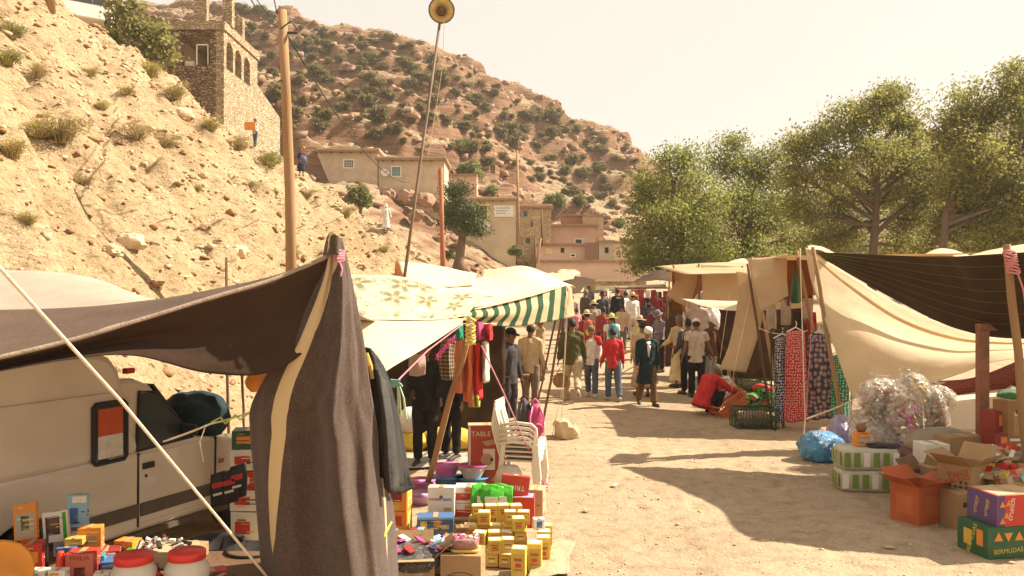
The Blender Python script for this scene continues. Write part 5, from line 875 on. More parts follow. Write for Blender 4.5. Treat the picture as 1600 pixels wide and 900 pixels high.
def carton(label, p, size, rz=0, m=KRAFT, name='carton', cat='box', texts=(), panels=(), open_=False, group=None, bevel=.004, tilt=None):
    w, d, h = size; t = thing(name, label, cat, p, R(rz), group)
    if tilt: t.rotation_euler = (R(tilt[0]), R(tilt[1]), R(rz))
    if open_:
        b = MB(); k = .006
        b.box((0, -d / 2 + k / 2, h / 2), (w, k, h)).box((0, d / 2 - k / 2, h / 2), (w, k, h)).box((-w / 2 + k / 2, 0, h / 2), (k, d - 2 * k, h)).box((w / 2 - k / 2, 0, h / 2), (k, d - 2 * k, h)).box((0, 0, k / 2 + .001), (w - 2 * k, d - 2 * k, k))
        b.obj('box_wall', m, t); fl = open_ if isinstance(open_, (list, tuple)) else (50, -60, 35, -70)
        for (sx, sy, ww, dd), a in zip(((0, -1, w, d * .5), (0, 1, w, d * .5), (-1, 0, d, w * .5), (1, 0, d, w * .5)), fl):
            a = R(a); q = MB()
            # flap hinged on the rim, a: 0 = flat outward, 90 = up
            if sy: q.box((0, sy * dd / 2, 0), (ww * .98, dd, .005)); q.v = [(x, y * math.cos(a) - sy * 0 * z, abs(y) * math.sin(a) + z) for x, y, z in q.v]; o = q.obj('flap', m, t, loc=(0, sy * (d / 2 + .001), h + .003))
            else: q.box((sx * dd / 2, 0, 0), (dd, ww * .98, .005)); q.v = [(x * math.cos(a), y, abs(x) * math.sin(a) + z) for x, y, z in q.v]; o = q.obj('flap', m, t, loc=(sx * (w / 2 + .001), 0, h + .003))
    else:
        MB().box((0, 0, h / 2), (w, d, h)).obj('box_body', m, t, bevel=bevel)
    for fc, dx, dz, pw, ph, pm in panels:
        if fc == 't': MB().box((dx * w, dz * d, h + .0012), (pw * w, ph * d, .002)).obj('printed_panel', pm, t); continue
        (nx, ny), a = FACE[fc]; L = w if ny else d; off = (d / 2 if ny else w / 2) + .0012
        c = Matrix.Rotation(R(a), 3, 'Z') @ Vector((dx * L, -off, 0)); MB().box((c.x, c.y, h * (.5 + dz)), (pw * L, .002, ph * h) if ny else (.002, pw * L, ph * h)).obj('printed_panel', pm, t)
    if not open_ or m in (KRAFT, KRAFT2):
        rr = random.Random(int(abs(Vector(p).x * 977) + abs(Vector(p).z * 131) + w * 991)); kr = m in (KRAFT, KRAFT2); b = MB()
        for (sx, sy) in (((0, -1), (1, 0)) if not texts else ((1, 0),)):
            L = w if sy else d
            for i in range(4 if kr else 7):
                bw = L * rr.uniform(.12, .5); bx = rr.uniform(-.4, .4) * (L - bw); bzz = h * rr.uniform(.08, .92); bh = h * rr.uniform(.015, .05)
                b.box((bx, -(d / 2 + .0028), bzz) if sy else (w / 2 + .0028, bx, bzz), (bw, .0012, bh) if sy else (.0012, bw, bh), None, rr.randrange(3))
        tag(b.obj('fine_print', [INK, BRW, KRAFT] if kr else [WHI, INK, YEL], t), kind='stuff')
        if not open_: MB().box((0, 0, h + .0025), (min(.05, w * .2), d * .99, .001)).obj('tape', mat('parcel_tape', (.42, .30, .16), .3), t)
    for fc, s, sz, tm, dx, dz, ro in texts:
        (nx, ny), a = FACE[fc]; L = w if ny else d; off = (d / 2 if ny else w / 2) + .0035
        c = Matrix.Rotation(R(a), 3, 'Z') @ Vector((dx * L, -off, 0))
        text(s, t, (c.x, c.y, h * (.5 + dz)), (Matrix.Rotation(R(a), 4, 'Z') @ Matrix.Rotation(R(90), 4, 'X') @ Matrix.Rotation(R(ro), 4, 'Z')).to_euler(), sz, tm)
    return t
def blob(name, label, cat, p, r, seed, m, flatb=.85, amp=.18, parent=None, sub=4, group=None, rz=0, neck=None, fine=.05):
    b = bmesh.new(); bmesh.ops.create_icosphere(b, subdivisions=sub, radius=1)
    co = np.array([v.co for v in b.verts]); n1 = fbm(co[:, 0] * 1.5 + seed * 3.1, co[:, 1] * 1.5 + co[:, 2] * 1.3, seed, 3); n2 = fbm(co[:, 0] * 6 + seed, co[:, 1] * 6 - co[:, 2] * 5, seed + 3, 3); n3 = 1 - np.abs(fbm(co[:, 0] * 4 + co[:, 2] * 3 + seed, co[:, 1] * 4, seed + 5, 2)) * 2
    k = 1 + amp * n1 + fine * n2 + fine * .8 * n3; co = co * k[:, None] * np.array(r); zb = -r[2] * flatb; co[:, 2] = np.where(co[:, 2] < zb, zb + (co[:, 2] - zb) * .08, co[:, 2]) - zb
    for v, c in zip(b.verts, co): v.co = c
    me = bpy.data.meshes.new(name); b.to_mesh(me); b.free(); me.materials.append(m); me.polygons.foreach_set('use_smooth', [True] * len(me.polygons))
    o = link(name, me, parent, p, (0, 0, rz)); 
    if parent is None: tag(o, label, cat, group)
    return o
def pile(lab, p, rx, ry, h, ms, n=90, seed=1, size=.09, name='wares_pile', cat='heap'):
    rr = random.Random(seed); t = thing(name, lab, cat, p); b = MB()
    for i in range(n):
        a = rr.uniform(0, 6.28); q = math.sqrt(rr.random()); z = h * (1 - q * q) * rr.uniform(.35, 1.); sz = [size * rr.uniform(.5, 1.6) for _ in range(3)]
        if rr.random() < .4: sz[2] *= .25
        b.box((math.cos(a) * q * rx, math.sin(a) * q * ry, z + .01), sz, (rr.uniform(-.5, .5), rr.uniform(-.5, .5), rr.uniform(0, 3)), rr.randrange(len(ms)))
    o = b.obj('piled_items', list(ms), t); tag(o, kind='stuff'); blob('pile_core', None, None, (0, 0, 0), (rx * .85, ry * .85, h * .55), seed, ms[0], .3, .2, t, 3); return t
def mat_bag(name, c, c2, sc=14, rough=.22):
    m, t, b, o = base_mat(name); v = coord(t); n = noise(t, v, sc * .35, 5, .65, 1.2); n2 = noise(t, v, sc, 5, .7, 2.5)
    col = ramp(t, n.outputs[0], [(.3, c2), (.5, c), (.72, tuple(min(1, x * 1.25) for x in c))]).outputs[0]
    hl = ramp(t, n2.outputs[0], [(.56, (0, 0, 0)), (.64, (.6, .6, .6))]).outputs[0]; col = mixc(t, hl, col, (.72, .66, .56)); lk(t, col, b.inputs['Base Color'])  # pale crinkle highlights are painted into the colour
    b.inputs['Roughness'].default_value = rough; b.inputs['Specular IOR Level'].default_value = .6; b.inputs['Coat Weight'].default_value = .3
    lk(t, bumpn(t, n2.outputs[0], .8, .06).outputs[0], b.inputs['Normal']); return m
# ---- goods on the low bench before the van (bench top .42)
TZ = .42
t = thing('low_bench', 'low wooden bench carrying the small goods in front of the van', 'bench', P(150, 915, 6.0).xy.to_3d())
MB().box((.15, .1, TZ - .03), (2.3, 1.0, .05)).obj('bench_top', WOODD, t)
for sx in (-.9, 1.2):
    for sy in (-.3, .5): MB().box((sx, sy, (TZ - .055) / 2), (.07, .07, TZ - .055)).obj('leg', WOODD, t)
def tb(px, d, z=TZ): q = P(px, 450, d); return Vector((q.x, d, z))
carton('red carton printed PHILIA among the goods before the van', tb(130, 5.92), (.19, .14, .21), 8, RED, texts=[('f', 'PHILIA', .045, DRED, .0, .34, 0)], panels=[('f', .0, 0, .94, .94, flat('salmon_print', (.58, .16, .10))), ('f', .0, -.15, .38, .38, WHI), ('f', .0, -.15, .22, .22, RED)])
carton('plain red carton at the left end of the bench', tb(50, 5.95), (.17, .14, .26), 12, RED, panels=[('f', .1, .15, .5, .3, ORA)])
carton('tool blister pack with an orange header leaning on the van', tb(42, 6.2, .62), (.16, .04, .26), 8, ORA, 'blister_pack', 'pack', panels=[('f', 0, -.1, .8, .65, GREYB), ('f', 0, -.05, .35, .4, BLA)], tilt=(-14, -8))
carton('white and green carton with a framed dark picture', tb(90, 6.3, .58), (.17, .07, .22), 14, WHI, panels=[('f', -.1, .05, .55, .6, INK), ('f', -.1, .05, .45, .48, BRW), ('f', .37, 0, .14, .9, GRN)], tilt=(-6, -5))
carton('pale blue carton standing highest beside the framed picture carton', tb(122, 6.4, .66), (.14, .06, .24), 8, LBLU, panels=[('f', -.15, -.15, .4, .5, BLU), ('f', .1, .35, .7, .2, WHI)], tilt=(-4, 0))
carton('orange kraft carton with a bow print under the pale blue one', tb(142, 6.2, .55), (.16, .1, .17), 14, ORA, panels=[('f', 0, 0, .6, .3, KRAFT)])
carton('dark red box below the orange kraft carton', tb(140, 6.25, TZ), (.2, .14, .13), 10, DRED); carton('dark blue box behind the red torch', tb(106, 6.05, TZ), (.13, .1, .2), 10, BLU)
t = thing('torch', 'bright red torch standing on its head among the cartons', 'torch', tb(95, 5.9)); MB().rings([(0, 0, 0, .05, .05), (0, 0, .05, .052, .052), (0, 0, .08, .03, .03), (0, 0, .2, .024, .024), (0, 0, .21, .02, .02)], 16).obj('torch_body', flat('torch_red', (.75, .07, .03), .3), t, True); MB().rings([(0, 0, .0, .054, .054), (0, 0, .02, .054, .054)], 16).obj('lens_ring', WHI, t)
t = thing('hand_brush', 'black long-handled brush standing left of the red torch', 'brush', tb(72, 5.9)); MB().tube([(0, 0, .05), (.005, 0, .2), (.0, .02, .36)], [.014, .01, .008], 8).obj('handle', BLA, t, True); MB().box((0, 0, .03), (.09, .05, .06), None, 0, (.6, .7)).obj('bristles', BLA, t)
for i, (px, m, lab) in enumerate([(62, WHI, 'small white medicine carton at the lower left, left of two'), (92, WHI, 'small white medicine carton below the red torch')]): carton(lab, tb(px, 5.72), (.11, .08, .075), 4 + 8 * i, m, panels=[('f', .2, 0, .4, .6, LBLU if i else BLA)]); carton(lab.replace('small white', 'second white').replace('carton', 'carton resting on another,'), tb(px, 5.72, TZ + .077), (.11, .08, .07), -3 + 6 * i, m, panels=[('f', -.1, 0, .5, .5, ORA if i else LBLU)])
t = thing('tape_roll', 'teal roll lying at the foot of the white cartons', 'roll', tb(75, 5.62)); MB().rings([(0, 0, 0, .03, .03), (0, 0, 0, .045, .045), (0, 0, .05, .045, .045), (0, 0, .05, .03, .03), (0, 0, 0, .03, .03)], 16, caps=False).obj('tape_body', TEA, t, True)
for i, (px, d, z, w, m, lab) in enumerate([(185, 6.15, TZ, .26, RED, 'flat red carton right of the kraft carton'), (190, 6.05, TZ + .06, .24, BLU, 'flat blue carton lying on the flat red one'), (180, 5.95, TZ, .2, LBLU, 'pale blue flat packet before the flat red carton'), (165, 6.3, TZ + .05, .2, DRED, 'dark red flat carton at the back of the bench')]): carton(lab, tb(px, d, z), (w, .16, .055), 6 + 5 * i, m, panels=[('f', .2, 0, .3, .5, WHI)])
for px, d, z, sz, m, rz, lab in [(20, 6.05, TZ, (.14, .1, .2), BLU, 10, 'blue carton at the far left end of the bench'), (28, 5.8, TZ, (.12, .1, .12), YEL, -8, 'small yellow packet at the far left end of the bench'), (160, 5.8, TZ, (.1, .08, .1), WHI, 14, 'little white carton right of the PHILIA carton'), (168, 5.65, TZ, (.12, .08, .05), LBLU, -10, 'flat light blue packet before the left jar'), (232, 5.98, TZ, (.14, .1, .08), DRED, 24, 'wine red packet between the two jars, at the back'), (246, 5.75, TZ, (.09, .07, .06), WHI, -20, 'tiny white packet between the two jars'), (330, 6.0, TZ, (.2, .12, .05), RED, 30, 'long red flat carton right of the right jar'), (345, 5.9, TZ, (.16, .1, .04), BLA, -18, 'black flat packet right of the right jar'), (225, 6.4, TZ, (.22, .14, .09), GRN, 8, 'green carton at the back of the bench by the door'), (300, 6.45, TZ, (.2, .14, .1), KRAFT, -6, 'small kraft carton at the back right of the bench'), (110, 6.5, TZ, (.2, .12, .16), WHI, 5, 'white carton behind the framed picture carton'), (200, 6.45, TZ, (.16, .12, .13), ORA, -12, 'orange carton at the back of the bench, middle'), (152, 6.02, TZ + .0, (.1, .1, .15), TEA, 20, 'teal tin right of the PHILIA carton'), (118, 6.1, TZ + .2, (.12, .1, .05), YEL2, 12, 'amber packet lying on the dark blue box')]: carton(lab, tb(px, d, z + .001), sz, rz, m)
JAR = mat('milky_plastic', (.66, .58, .47), .4, .08, 3, .05, 20, transl=.15)
for px, d, lab in [(209, 5.72, 'white plastic jar with a red lid, left of the pair'), (292, 5.8, 'white plastic jar with a red lid, right of the pair')]:
    t = thing('plastic_jar', lab, 'jar', tb(px, d, TZ - .03), 0, 'red lidded jars'); MB().rings([(0, 0, 0, .13, .13), (0, 0, .12, .15, .15), (0, 0, .17, .145, .145), (0, 0, .215, .115, .115), (0, 0, .235, .115, .115)], 26).obj('jar_body', JAR, t, True); MB().rings([(0, 0, .225, .125, .125), (0, 0, .27, .125, .125), (0, 0, .278, .115, .115)], 26).obj('lid', flat('lid_red', (.62, .04, .03), .35), t, True)
    MB().tube([(-.16, -.05, .14), (-.19, -.1, .1), (-.13, -.15, .12), (-.06, -.16, .13)], .014, 7).obj('handle', flat('lid_red', (.62, .04, .03), .35), t, True)
t = thing('metal_scraps_tray', 'shallow crate heaped with small metal parts before the van door', 'tray', tb(258, 6.3)); MB().box((0, 0, .06), (.42, .26, .12)).obj('tray', KRAFT2, t); SCR = mat('scrap_metal', (.32, .29, .25), .4, .5, 18, .4, 40, metal=.4)
for i in range(26): MB().box((random.uniform(-.18, .18), random.uniform(-.1, .1), .125 + random.uniform(0, .05)), (random.uniform(.02, .09), random.uniform(.015, .04), random.uniform(.01, .03)), (random.uniform(-.6, .6), random.uniform(-.6, .6), random.uniform(0, 3))).obj('metal_part', random.choice((SCR, SCR, BLA, WHI, DRED)), t)
t = thing('basin', 'large orange plastic bowl cut off at the lower left corner', 'bowl', P(-12, 905, 5.3)); MB().rings([(0, 0, -.2, .1, .1), (0, 0, -.05, .2, .2), (0, 0, .05, .235, .235), (0, 0, .06, .24, .24), (0, 0, .04, .22, .22), (0, 0, -.1, .15, .15)], 30).obj('bowl_body', flat('bowl_orange', (.62, .26, .04), .4), t, True); t.rotation_euler = (R(40), R(18), 0)
MB().box((0, 0, 0), (.3, .3, P(0, 905, 5.3).z - .2)).obj('stand', WOODD, t).location = (0, 0, -.5)
# dark bucket area, cartons and black packets by the front wheel
t = thing('black_tub', 'black rubber tub below the front wing of the van', 'tub', G(372, 868) + Vector((0, -.6, 0))); MB().rings([(0, 0, 0, .17, .17), (0, 0, .3, .24, .24), (0, 0, .31, .25, .25), (0, 0, .29, .22, .22), (0, 0, .05, .15, .15)], 24).obj('tub_wall', BLA, t, True)
t = thing('brazier', 'dark metal brazier at the foot of the brown flap', 'brazier', P(395, 905, 6.6).xy.to_3d()); MB().rings([(0, 0, 0, .1, .1), (0, 0, .3, .12, .12), (0, 0, .42, .2, .2), (0, 0, .44, .2, .2), (0, 0, .38, .16, .16)], 20).obj('pot', METALD, t, True)
for i, (x, y0, h, m, lab) in enumerate([(392, 0, .3, WHI, 'white and red carton at the bottom of the stack by the front wheel'), (390, .31, .2, WHI, 'white carton with a red band in the stack by the front wheel'), (388, .52, .17, RED, 'red carton with white print in the stack by the front wheel'), (388, .70, .2, WHI, 'upper white carton of the stack by the front wheel'), (390, .91, .17, DGRN, 'dark green carton on top of the stack by the front wheel')]):
    q = P(x, 450, 8.3); carton(lab, Vector((q.x, 8.3, y0)), (.3, .25, h), 4 * i - 6, m, panels=[('f', -.1, 0, .5, .4, RED if m is WHI else (WHI if m is RED else ORA))])
for i, (px, py, lab) in enumerate([(342, 742, 'black snack packet hanging left before the front wheel'), (360, 738, 'black snack packet with red lettering hanging in the middle'), (372, 730, 'black snack packet hanging right before the cartons')]):
    o, _ = sheet('snack_packet', [[P(px - 12, py, 7.5), P(px + 12, py - 8, 7.5)], [P(px - 13, py + 25, 7.485), P(px + 14, py + 18, 7.485)], [P(px - 12, py + 52, 7.5), P(px + 13, py + 44, 7.5)]], BLA, 6, .012, world=True, origin=P(px, py + 50, 7.5), thick=.02); tag(o, lab, 'packet'); MB().box((0, -.036, .2), (.1, .004, .045), (0, R(-15), 0)).obj('red_print', RED, o); MB().box((0, -.036, .12), (.08, .004, .02), (0, R(-15), 0)).obj('white_print', WHI, o)
blob('cloth_bundle', 'dark teal cloth bundle heaped on the van bonnet', 'bundle', P(300, 680, 8.75), (.36, .32, .27), 3, mat('teal_cloth', (.012, .03, .036), .85, .3, 4, .4, 20), .7, .25)
blob('orange_tool', 'orange and black tool hanging behind the flap edge', 'tool', P(402, 612, 7.2), (.1, .08, .09), 5, ORA, 1., .3)
gpole('tent_pole', 'thin dark pole behind the van bonnet', G(382, 690), P(378, 583, 9), .016, WOODD)
# ---- goods along the lane, left
t = carton('kraft carton printed Tofita upside down in the front of the left goods', Vector((-.40, 7.0, 0)), (.33, .3, .30), -5, KRAFT, texts=[('f', 'Tofita', .085, INK, .02, -.12, 180)])
MB().tube([(.12 * math.cos(a), -.1525, .11 + .055 * math.sin(a)) for a in np.linspace(0, 6.283, 30)], .0025, 5).obj('printed_oval', INK, t)
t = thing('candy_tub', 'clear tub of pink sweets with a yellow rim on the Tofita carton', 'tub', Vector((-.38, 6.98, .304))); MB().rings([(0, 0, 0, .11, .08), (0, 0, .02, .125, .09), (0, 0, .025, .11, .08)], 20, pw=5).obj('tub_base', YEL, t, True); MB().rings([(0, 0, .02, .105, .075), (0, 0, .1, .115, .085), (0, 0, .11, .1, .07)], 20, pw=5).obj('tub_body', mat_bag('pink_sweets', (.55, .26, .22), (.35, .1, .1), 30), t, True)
for i in range(26): blob('sweet', None, None, (random.uniform(-.09, .09), random.uniform(-.06, .06), .105), (.016, .012, .01), i, PIN2 if i % 2 else WHI, parent=t, sub=1)
t = carton('open kraft carton with a grey oval print at the lower left of the goods', Vector((-.84, 7.02, 0)), (.4, .3, .26), 6, KRAFT, open_=(10, 60, 20, 40), panels=[('f', .02, .05, .5, .35, GREYB), ('f', .02, .05, .3, .18, KRAFT2)])
sm = [MB().box((0, 0, 0), (.10, .06, .012)).mesh('sachet', m) for m in (BLA, BLA, DRED, PIN2, LBLU, WHI, PUR)]
blob('sachet_heap', 'heap of mixed sachets in the open kraft carton', 'heap', Vector((-.80, 7.12, .12)), (.26, .3, .12), 6, mat_bag('heap_dark', (.12, .1, .1), (.04, .03, .03), 30), .8, .1)
for i in range(64):
    a = random.uniform(-.3, .3); y = random.uniform(-.18, .45); o = link('sachet', sm[(i * 3 + (4 if y < .02 else 0) + i // 5) % 7]); o.location = (-.80 + a, 7.1 + y, .30 + random.uniform(-.02, .05) - .15 * max(0, y - .2)); o.rotation_euler = (random.uniform(-.5, .5), random.uniform(-.5, .5), random.uniform(0, 3.1)); tag(o, 'shiny little sachet in the heap over the open kraft carton', 'sachet', 'sachets heaped in the open kraft carton')
o = carton('low open tray carton carrying the sachets behind the kraft carton', Vector((-.80, 7.48, 0)), (.5, .35, .18), 0, KRAFT2)
ybm = {}
def ybox(p, s, rz, m, lab, tilt=None):
    k = (s, m.name)
    if k not in ybm:
        me = MB().box((0, 0, s[2] / 2), s).mesh('yellow_carton', m); ml = MB().box((0, -s[1] / 2 - .001, s[2] * .5), (s[0] * .8, .002, s[2] * .66)).box((0, -s[1] / 2 - .0025, s[2] * .62), (s[0] * .55, .001, s[2] * .09), None, 1).box((0, -s[1] / 2 - .0025, s[2] * .42), (s[0] * .4, .001, s[2] * .14), None, 2).box((0, -s[1] / 2 - .0025, s[2] * .27), (s[0] * .6, .001, s[2] * .04), None, 1).mesh('label', [YEL2 if m is YEL else YEL, BRW, RED if m is YEL else WHI]); mt = MB().box((0, 0, s[2] + .001), (s[0] * .8, s[1] * .8, .002)).mesh('top_label', WHI); ybm[k] = (me, ml, mt)
    t = thing('yellow_carton', lab, 'box', p, R(rz), 'small yellow cartons'); 
    if tilt: t.rotation_euler = (R(tilt[0]), R(tilt[1]), R(rz))
    o = link('box_body', ybm[k][0], t); link('label', ybm[k][1], t); link('top_label', ybm[k][2], t)
    return t
rn = random.Random(3); S1 = (.112, .112, .115); S2 = (.12, .12, .24)
LY = 'small square yellow carton in the stepped heap of yellow cartons'
for r_, (y, z, xs) in enumerate([(7.55, .0, (-.17, -.05, .08)), (7.55, .126, (-.16, -.04)), (7.8, 0, (-.3, -.18, -.06, .06)), (7.8, .126, (-.3, -.17, -.05, .07)), (7.8, .252, (.05,)), (8.05, 0, (-.4, -.28, -.16, -.04, .08)), (8.05, .126, (-.39, -.27, -.15, -.03, .09)), (8.05, .252, (-.27, -.02, .1)), (8.3, 0, (-.36, -.24, -.12, .0)), (8.3, .126, (-.36, -.22, -.1, .02)), (8.3, .252, (-.34, -.2, -.08, .04))]):
    row = ('front', 'second', 'third', 'back')[(7.55, 7.8, 8.05, 8.3).index(y)]; lay = {0: 'bottom', .126: 'middle', .252: 'top'}[z]
    for i, x in enumerate(xs): ybox(Vector((x + rn.uniform(-.01, .01), y + rn.uniform(-.03, .03), z * .92 + .0005)), S1, rn.uniform(-14, 14), YEL if rn.random() < .55 else YEL2, 'small yellow carton, %s from the left in the %s row, %s layer' % (('first', 'second', 'third', 'fourth', 'fifth')[i], row, lay))
for i, (x, y) in enumerate([(.0, 7.28), (.14, 7.42), (.22, 7.6), (.23, 7.78), (.25, 7.98)]): ybox(Vector((x + .06, y, 0)), S2, -8 + 3 * i, YEL, ('nearest', 'second nearest', 'middle', 'second farthest', 'farthest')[i] + ' tall yellow carton in the row along the lane edge')
carton('small blue and white carton on the tall yellow cartons', Vector((.24, 7.7, .275)), (.1, .08, .1), 10, WHI, panels=[('f', 0, 0, .5, .6, BLU)])
carton('orange tin standing alone between sachets and yellow cartons', Vector((-.52, 7.35, .18)), (.12, .1, .14), 4, ORA, panels=[('f', 0, 0, .7, .7, KRAFT), ('f', 0, 0, .5, .5, RED)]); carton('kraft support carton under the orange tin', Vector((-.52, 7.35, 0)), (.16, .16, .179), 2, KRAFT); carton('brown little carton behind the orange tin', Vector((-.46, 7.85, .12)), (.12, .12, .14), 8, BRW); carton('kraft carton under the brown little one', Vector((-.46, 7.85, 0)), (.2, .2, .119), 0, KRAFT)
carton('white carton with faded name and a blue dot, leaning among the goods', Vector((-.72, 8.75, .12)), (.27, .12, .30), -3, WHI, texts=[('f', 'sweet', .055, REDINK, -.22, .1, 0), ('f', 'eats', .055, BLU, .24, .1, 0)], panels=[('f', .0, .16, .12, .12, BLU), ('f', .25, -.25, .3, .12, KRAFT2)])
carton('blue carton with sweets printed on it before the white carton', Vector((-.76, 8.5, 0)), (.36, .2, .19), 3, BLU, panels=[('f', -.32, .1, .18, .4, YEL), ('f', -.3, -.25, .22, .35, WHI), ('f', .05, .2, .2, .3, ORA), ('f', .25, 0, .25, .22, YEL), ('f', 0, .44, .98, .1, LBLU)])
for i, (z, lab) in enumerate([(0, 'orange carton at the bottom left behind the sachets'), (.235, 'orange carton with a brown logo stacked on another orange one')]): carton(lab, Vector((-1.16, 8.6, z)), (.26, .24, .23), -6, ORA, panels=[('f', .1, .1, .4, .4, DRED if i else RED), ('f', -.1, -.35, .6, .2, YEL), ('r', 0, 0, .8, .8, YEL)])
for i, (x, z) in enumerate([(-.45, 0), (-.45, .17)]): carton(('upper' if i else 'lower') + ' white carton with a wavy red band right of the white one', Vector((x, 8.9, z + .06)), (.28, .2, .165), -2, WHI, panels=[('f', 0, -.1, .98, .45, RED), ('f', 0, .3, .25, .25, ORA)])
carton('kraft carton propping the red banded cartons', Vector((-.5, 8.9, 0)), (.5, .2, .059), 0, KRAFT)
for i, (x, y, rz) in enumerate([(-.32, 8.75, 18), (-.2, 8.7, -6), (-.1, 8.72, -14)]):
    x0 = Vector((x, y, .2)); o, _ = sheet('snack_bag', [[x0 + Vector((-.1, -.01, .24)), x0 + Vector((0, 0, .25)), x0 + Vector((.11, .01, .22))], [x0 + Vector((-.12, -.05, .12)), x0 + Vector((0, -.07, .12)), x0 + Vector((.12, -.04, .12))], [x0 + Vector((-.1, 0, 0)), x0 + Vector((0, -.02, 0)), x0 + Vector((.1, 0, 0))]], mat('shiny_green_foil', (.07, .40, .03), .2, .25, 8, .3, 14), 8, .012, world=True, origin=x0, thick=.025, seed=i); o.rotation_euler = (0, 0, R(rz)); tag(o, ('left', 'middle', 'right')[i] + ' shiny green snack bag standing above the yellow cartons', 'snack bag'); MB().box((0, -.092, .10), (.13, .006, .08)).obj('printed_panel', WHI, o)
carton('kraft carton under the green snack bags', Vector((-.2, 8.72, 0)), (.42, .22, .198), 0, KRAFT2)
for i, (z, x, rz, tl) in enumerate([(0, .09, -4, None), (.31, .02, 4, (0, 7))]): carton(('red carton marked TRIOS upside down at the lane edge', 'upper tilted red packet marked TRIOS upside down')[i], Vector((x, 8.85, z)), (.29, .2 if not i else .08, .30 if not i else .2), rz, RED, texts=[('f', 'TRIOS', .075, WHI, 0, .05 if not i else -.1, 180)], panels=[('f', 0, -.3, .2, .2, ORA), ('t', 0, 0, .9, .9, LIL)] if not i else (), tilt=tl)
carton('kraft carton edge right behind the red TRIOS carton', Vector((.27, 9.2, 0)), (.16, .25, .3), -10, KRAFT2)
o, _ = sheet('plastic_sheet', [[Vector((.12, 7.1, .01)), Vector((.35, 7.2, .03)), Vector((.5, 7.3, .01))], [Vector((.2, 7.6, .05)), Vector((.38, 7.65, .06)), Vector((.52, 7.7, .015))], [Vector((.3, 8.1, .02)), Vector((.42, 8.2, .05)), Vector((.62, 8.2, .015))]], mat_bag('yellowed_plastic', (.62, .5, .3), (.5, .38, .2), 18), 10, .02, (5, 5), world=True, origin=Vector((.35, 7.6, .01))); tag(o, 'crumpled yellowish plastic sheet lying at the lane edge of the goods', 'plastic sheet')
# basins
def basin(lab, p, r, h, m, m2=None, base=None):
    t = thing('basin', lab, 'basin', p); q = MB().rings([(0, 0, 0, r * .62, r * .62), (0, 0, h * .3, r * .75, r * .75), (0, 0, h * .95, r * .97, r * .97), (0, 0, h, r * 1.06, r * 1.06), (0, 0, h * .98, r * 1.05, r * 1.05)], 28, caps=False).obj('outer_wall', m, t, True)
    MB().rings([(0, 0, h * .985, r * 1.05, r * 1.05), (0, 0, h * .93, r * .93, r * .93), (0, 0, h * .3, r * .7, r * .7), (0, 0, h * .05, r * .58, r * .58)], 28).obj('inner_wall', m2 or m, t, True); return t
bp = [(655, 768, .0, .19, .14, PIN, None, 'lilac pink basin half hidden by the black coat'), (697, 760, .13, .175, .14, PIN, None, 'pink basin in the middle of the basins, on a blue one'), (738, 762, .13, .175, .15, WPL, PIN2, 'white basin with a magenta inside'), (700, 760, 0, .2, .13, BLP, None, 'blue basin under the pink one'), (738, 762, 0, .19, .13, BLP, None, 'blue basin under the white one'), (742, 778, 0, .2, .08, GRP, None, 'lime green shallow basin in the front row'), (690, 778, 0, .19, .08, BLP, LBLU, 'light blue shallow basin in the front row'), (660, 785, 0, .2, .1, LIL, None, 'lilac basin in the front row by the crooked pole')]
for px, py, z, r, h, m, m2, lab in bp: basin(lab, G(px, py) + Vector((0, 0, z)), r, h, m, m2)
for i in range(7): a = i * .9; q = bpy.data.objects['basin.003']; MB().box((.165 * math.cos(a), .165 * math.sin(a), .12), (.03, .008, .025), (0, 0, a + 1.57)).obj('white_check', WHI, q)
t = thing('waste_bin', 'upturned white and pink translucent bin before the chair stack', 'bin', G(795, 778)); MB().rings([(0, 0, 0, .17, .17), (0, 0, .2, .165, .165)], 28).obj('pink_band', mat('pale_pink_plastic', (.66, .42, .34), .4, .08, 4, .05, transl=.2), t, True); MB().rings([(0, 0, .2, .165, .165), (0, 0, .3, .15, .15), (0, 0, .37, .11, .11), (0, 0, .38, .02, .02)], 28).obj('dome', JAR, t, True)
t = carton('tall red carton lettered TABLE FAN with a fan printed on it', G(760, 758), (.46, .22, .76), 4, mat('fan_red', (.40, .075, .05), .6, .1, 3, .05), texts=[('f', 'TABLE FAN', .085, WHI, .05, .36, 0)], panels=[('f', -.46, 0, .06, .98, WHI), ('t', 0, 0, .99, .99, KRAFT2), ('f', .06, -.05, .32, .34, WHI)])
MB().tube([(.0, -.114, .34), (.0, -.118, .34)], .075, 20).obj('printed_dial', KRAFT2, t); MB().tube([(.06, -.117, .34), (.06, -.12, .34)], .02, 12).obj('printed_knob', INK, t); MB().prism([(.0, .5), (.2, .56), (.22, .62), (-.06, .56)], -.114, -.1125).prism([(.05, .08), (.16, .22), (.22, .24), (.2, .06)], -.114, -.1125).obj('printed_fan', KRAFT2, t)
YT = mat('yellow_sacking', (.66, .46, .06), .7, .12, 3, .25, 20)
blob('yellow_sack', 'long full yellow sack lying behind the red fan carton', 'sack', G(700, 702), (.42, .2, .19), 7, YT, .8, .1); blob('yellow_sack', 'yellow sack end lying left of the crooked pole', 'sack', G(645, 703), (.26, .2, .15), 8, YT, .8, .12); blob('white_sack', 'rounded white sack sitting on the yellow one', 'sack', G(640, 703) + Vector((0, .05, .27)), (.19, .18, .2), 9, WPL, .8, .06)
o, _ = sheet('ground_sheet', [[G(632, 735), G(690, 732), G(735, 735)], [G(632, 712), G(690, 708), G(735, 712)]], mat('grey_tarp', (.34, .30, .25), .8, .25, 6, .5, 20), 12, .03, (6, 6), world=True, origin=G(690, 725)); o.location.z += .03; tag(o, 'crumpled grey ground sheet behind the basins', 'tarp')
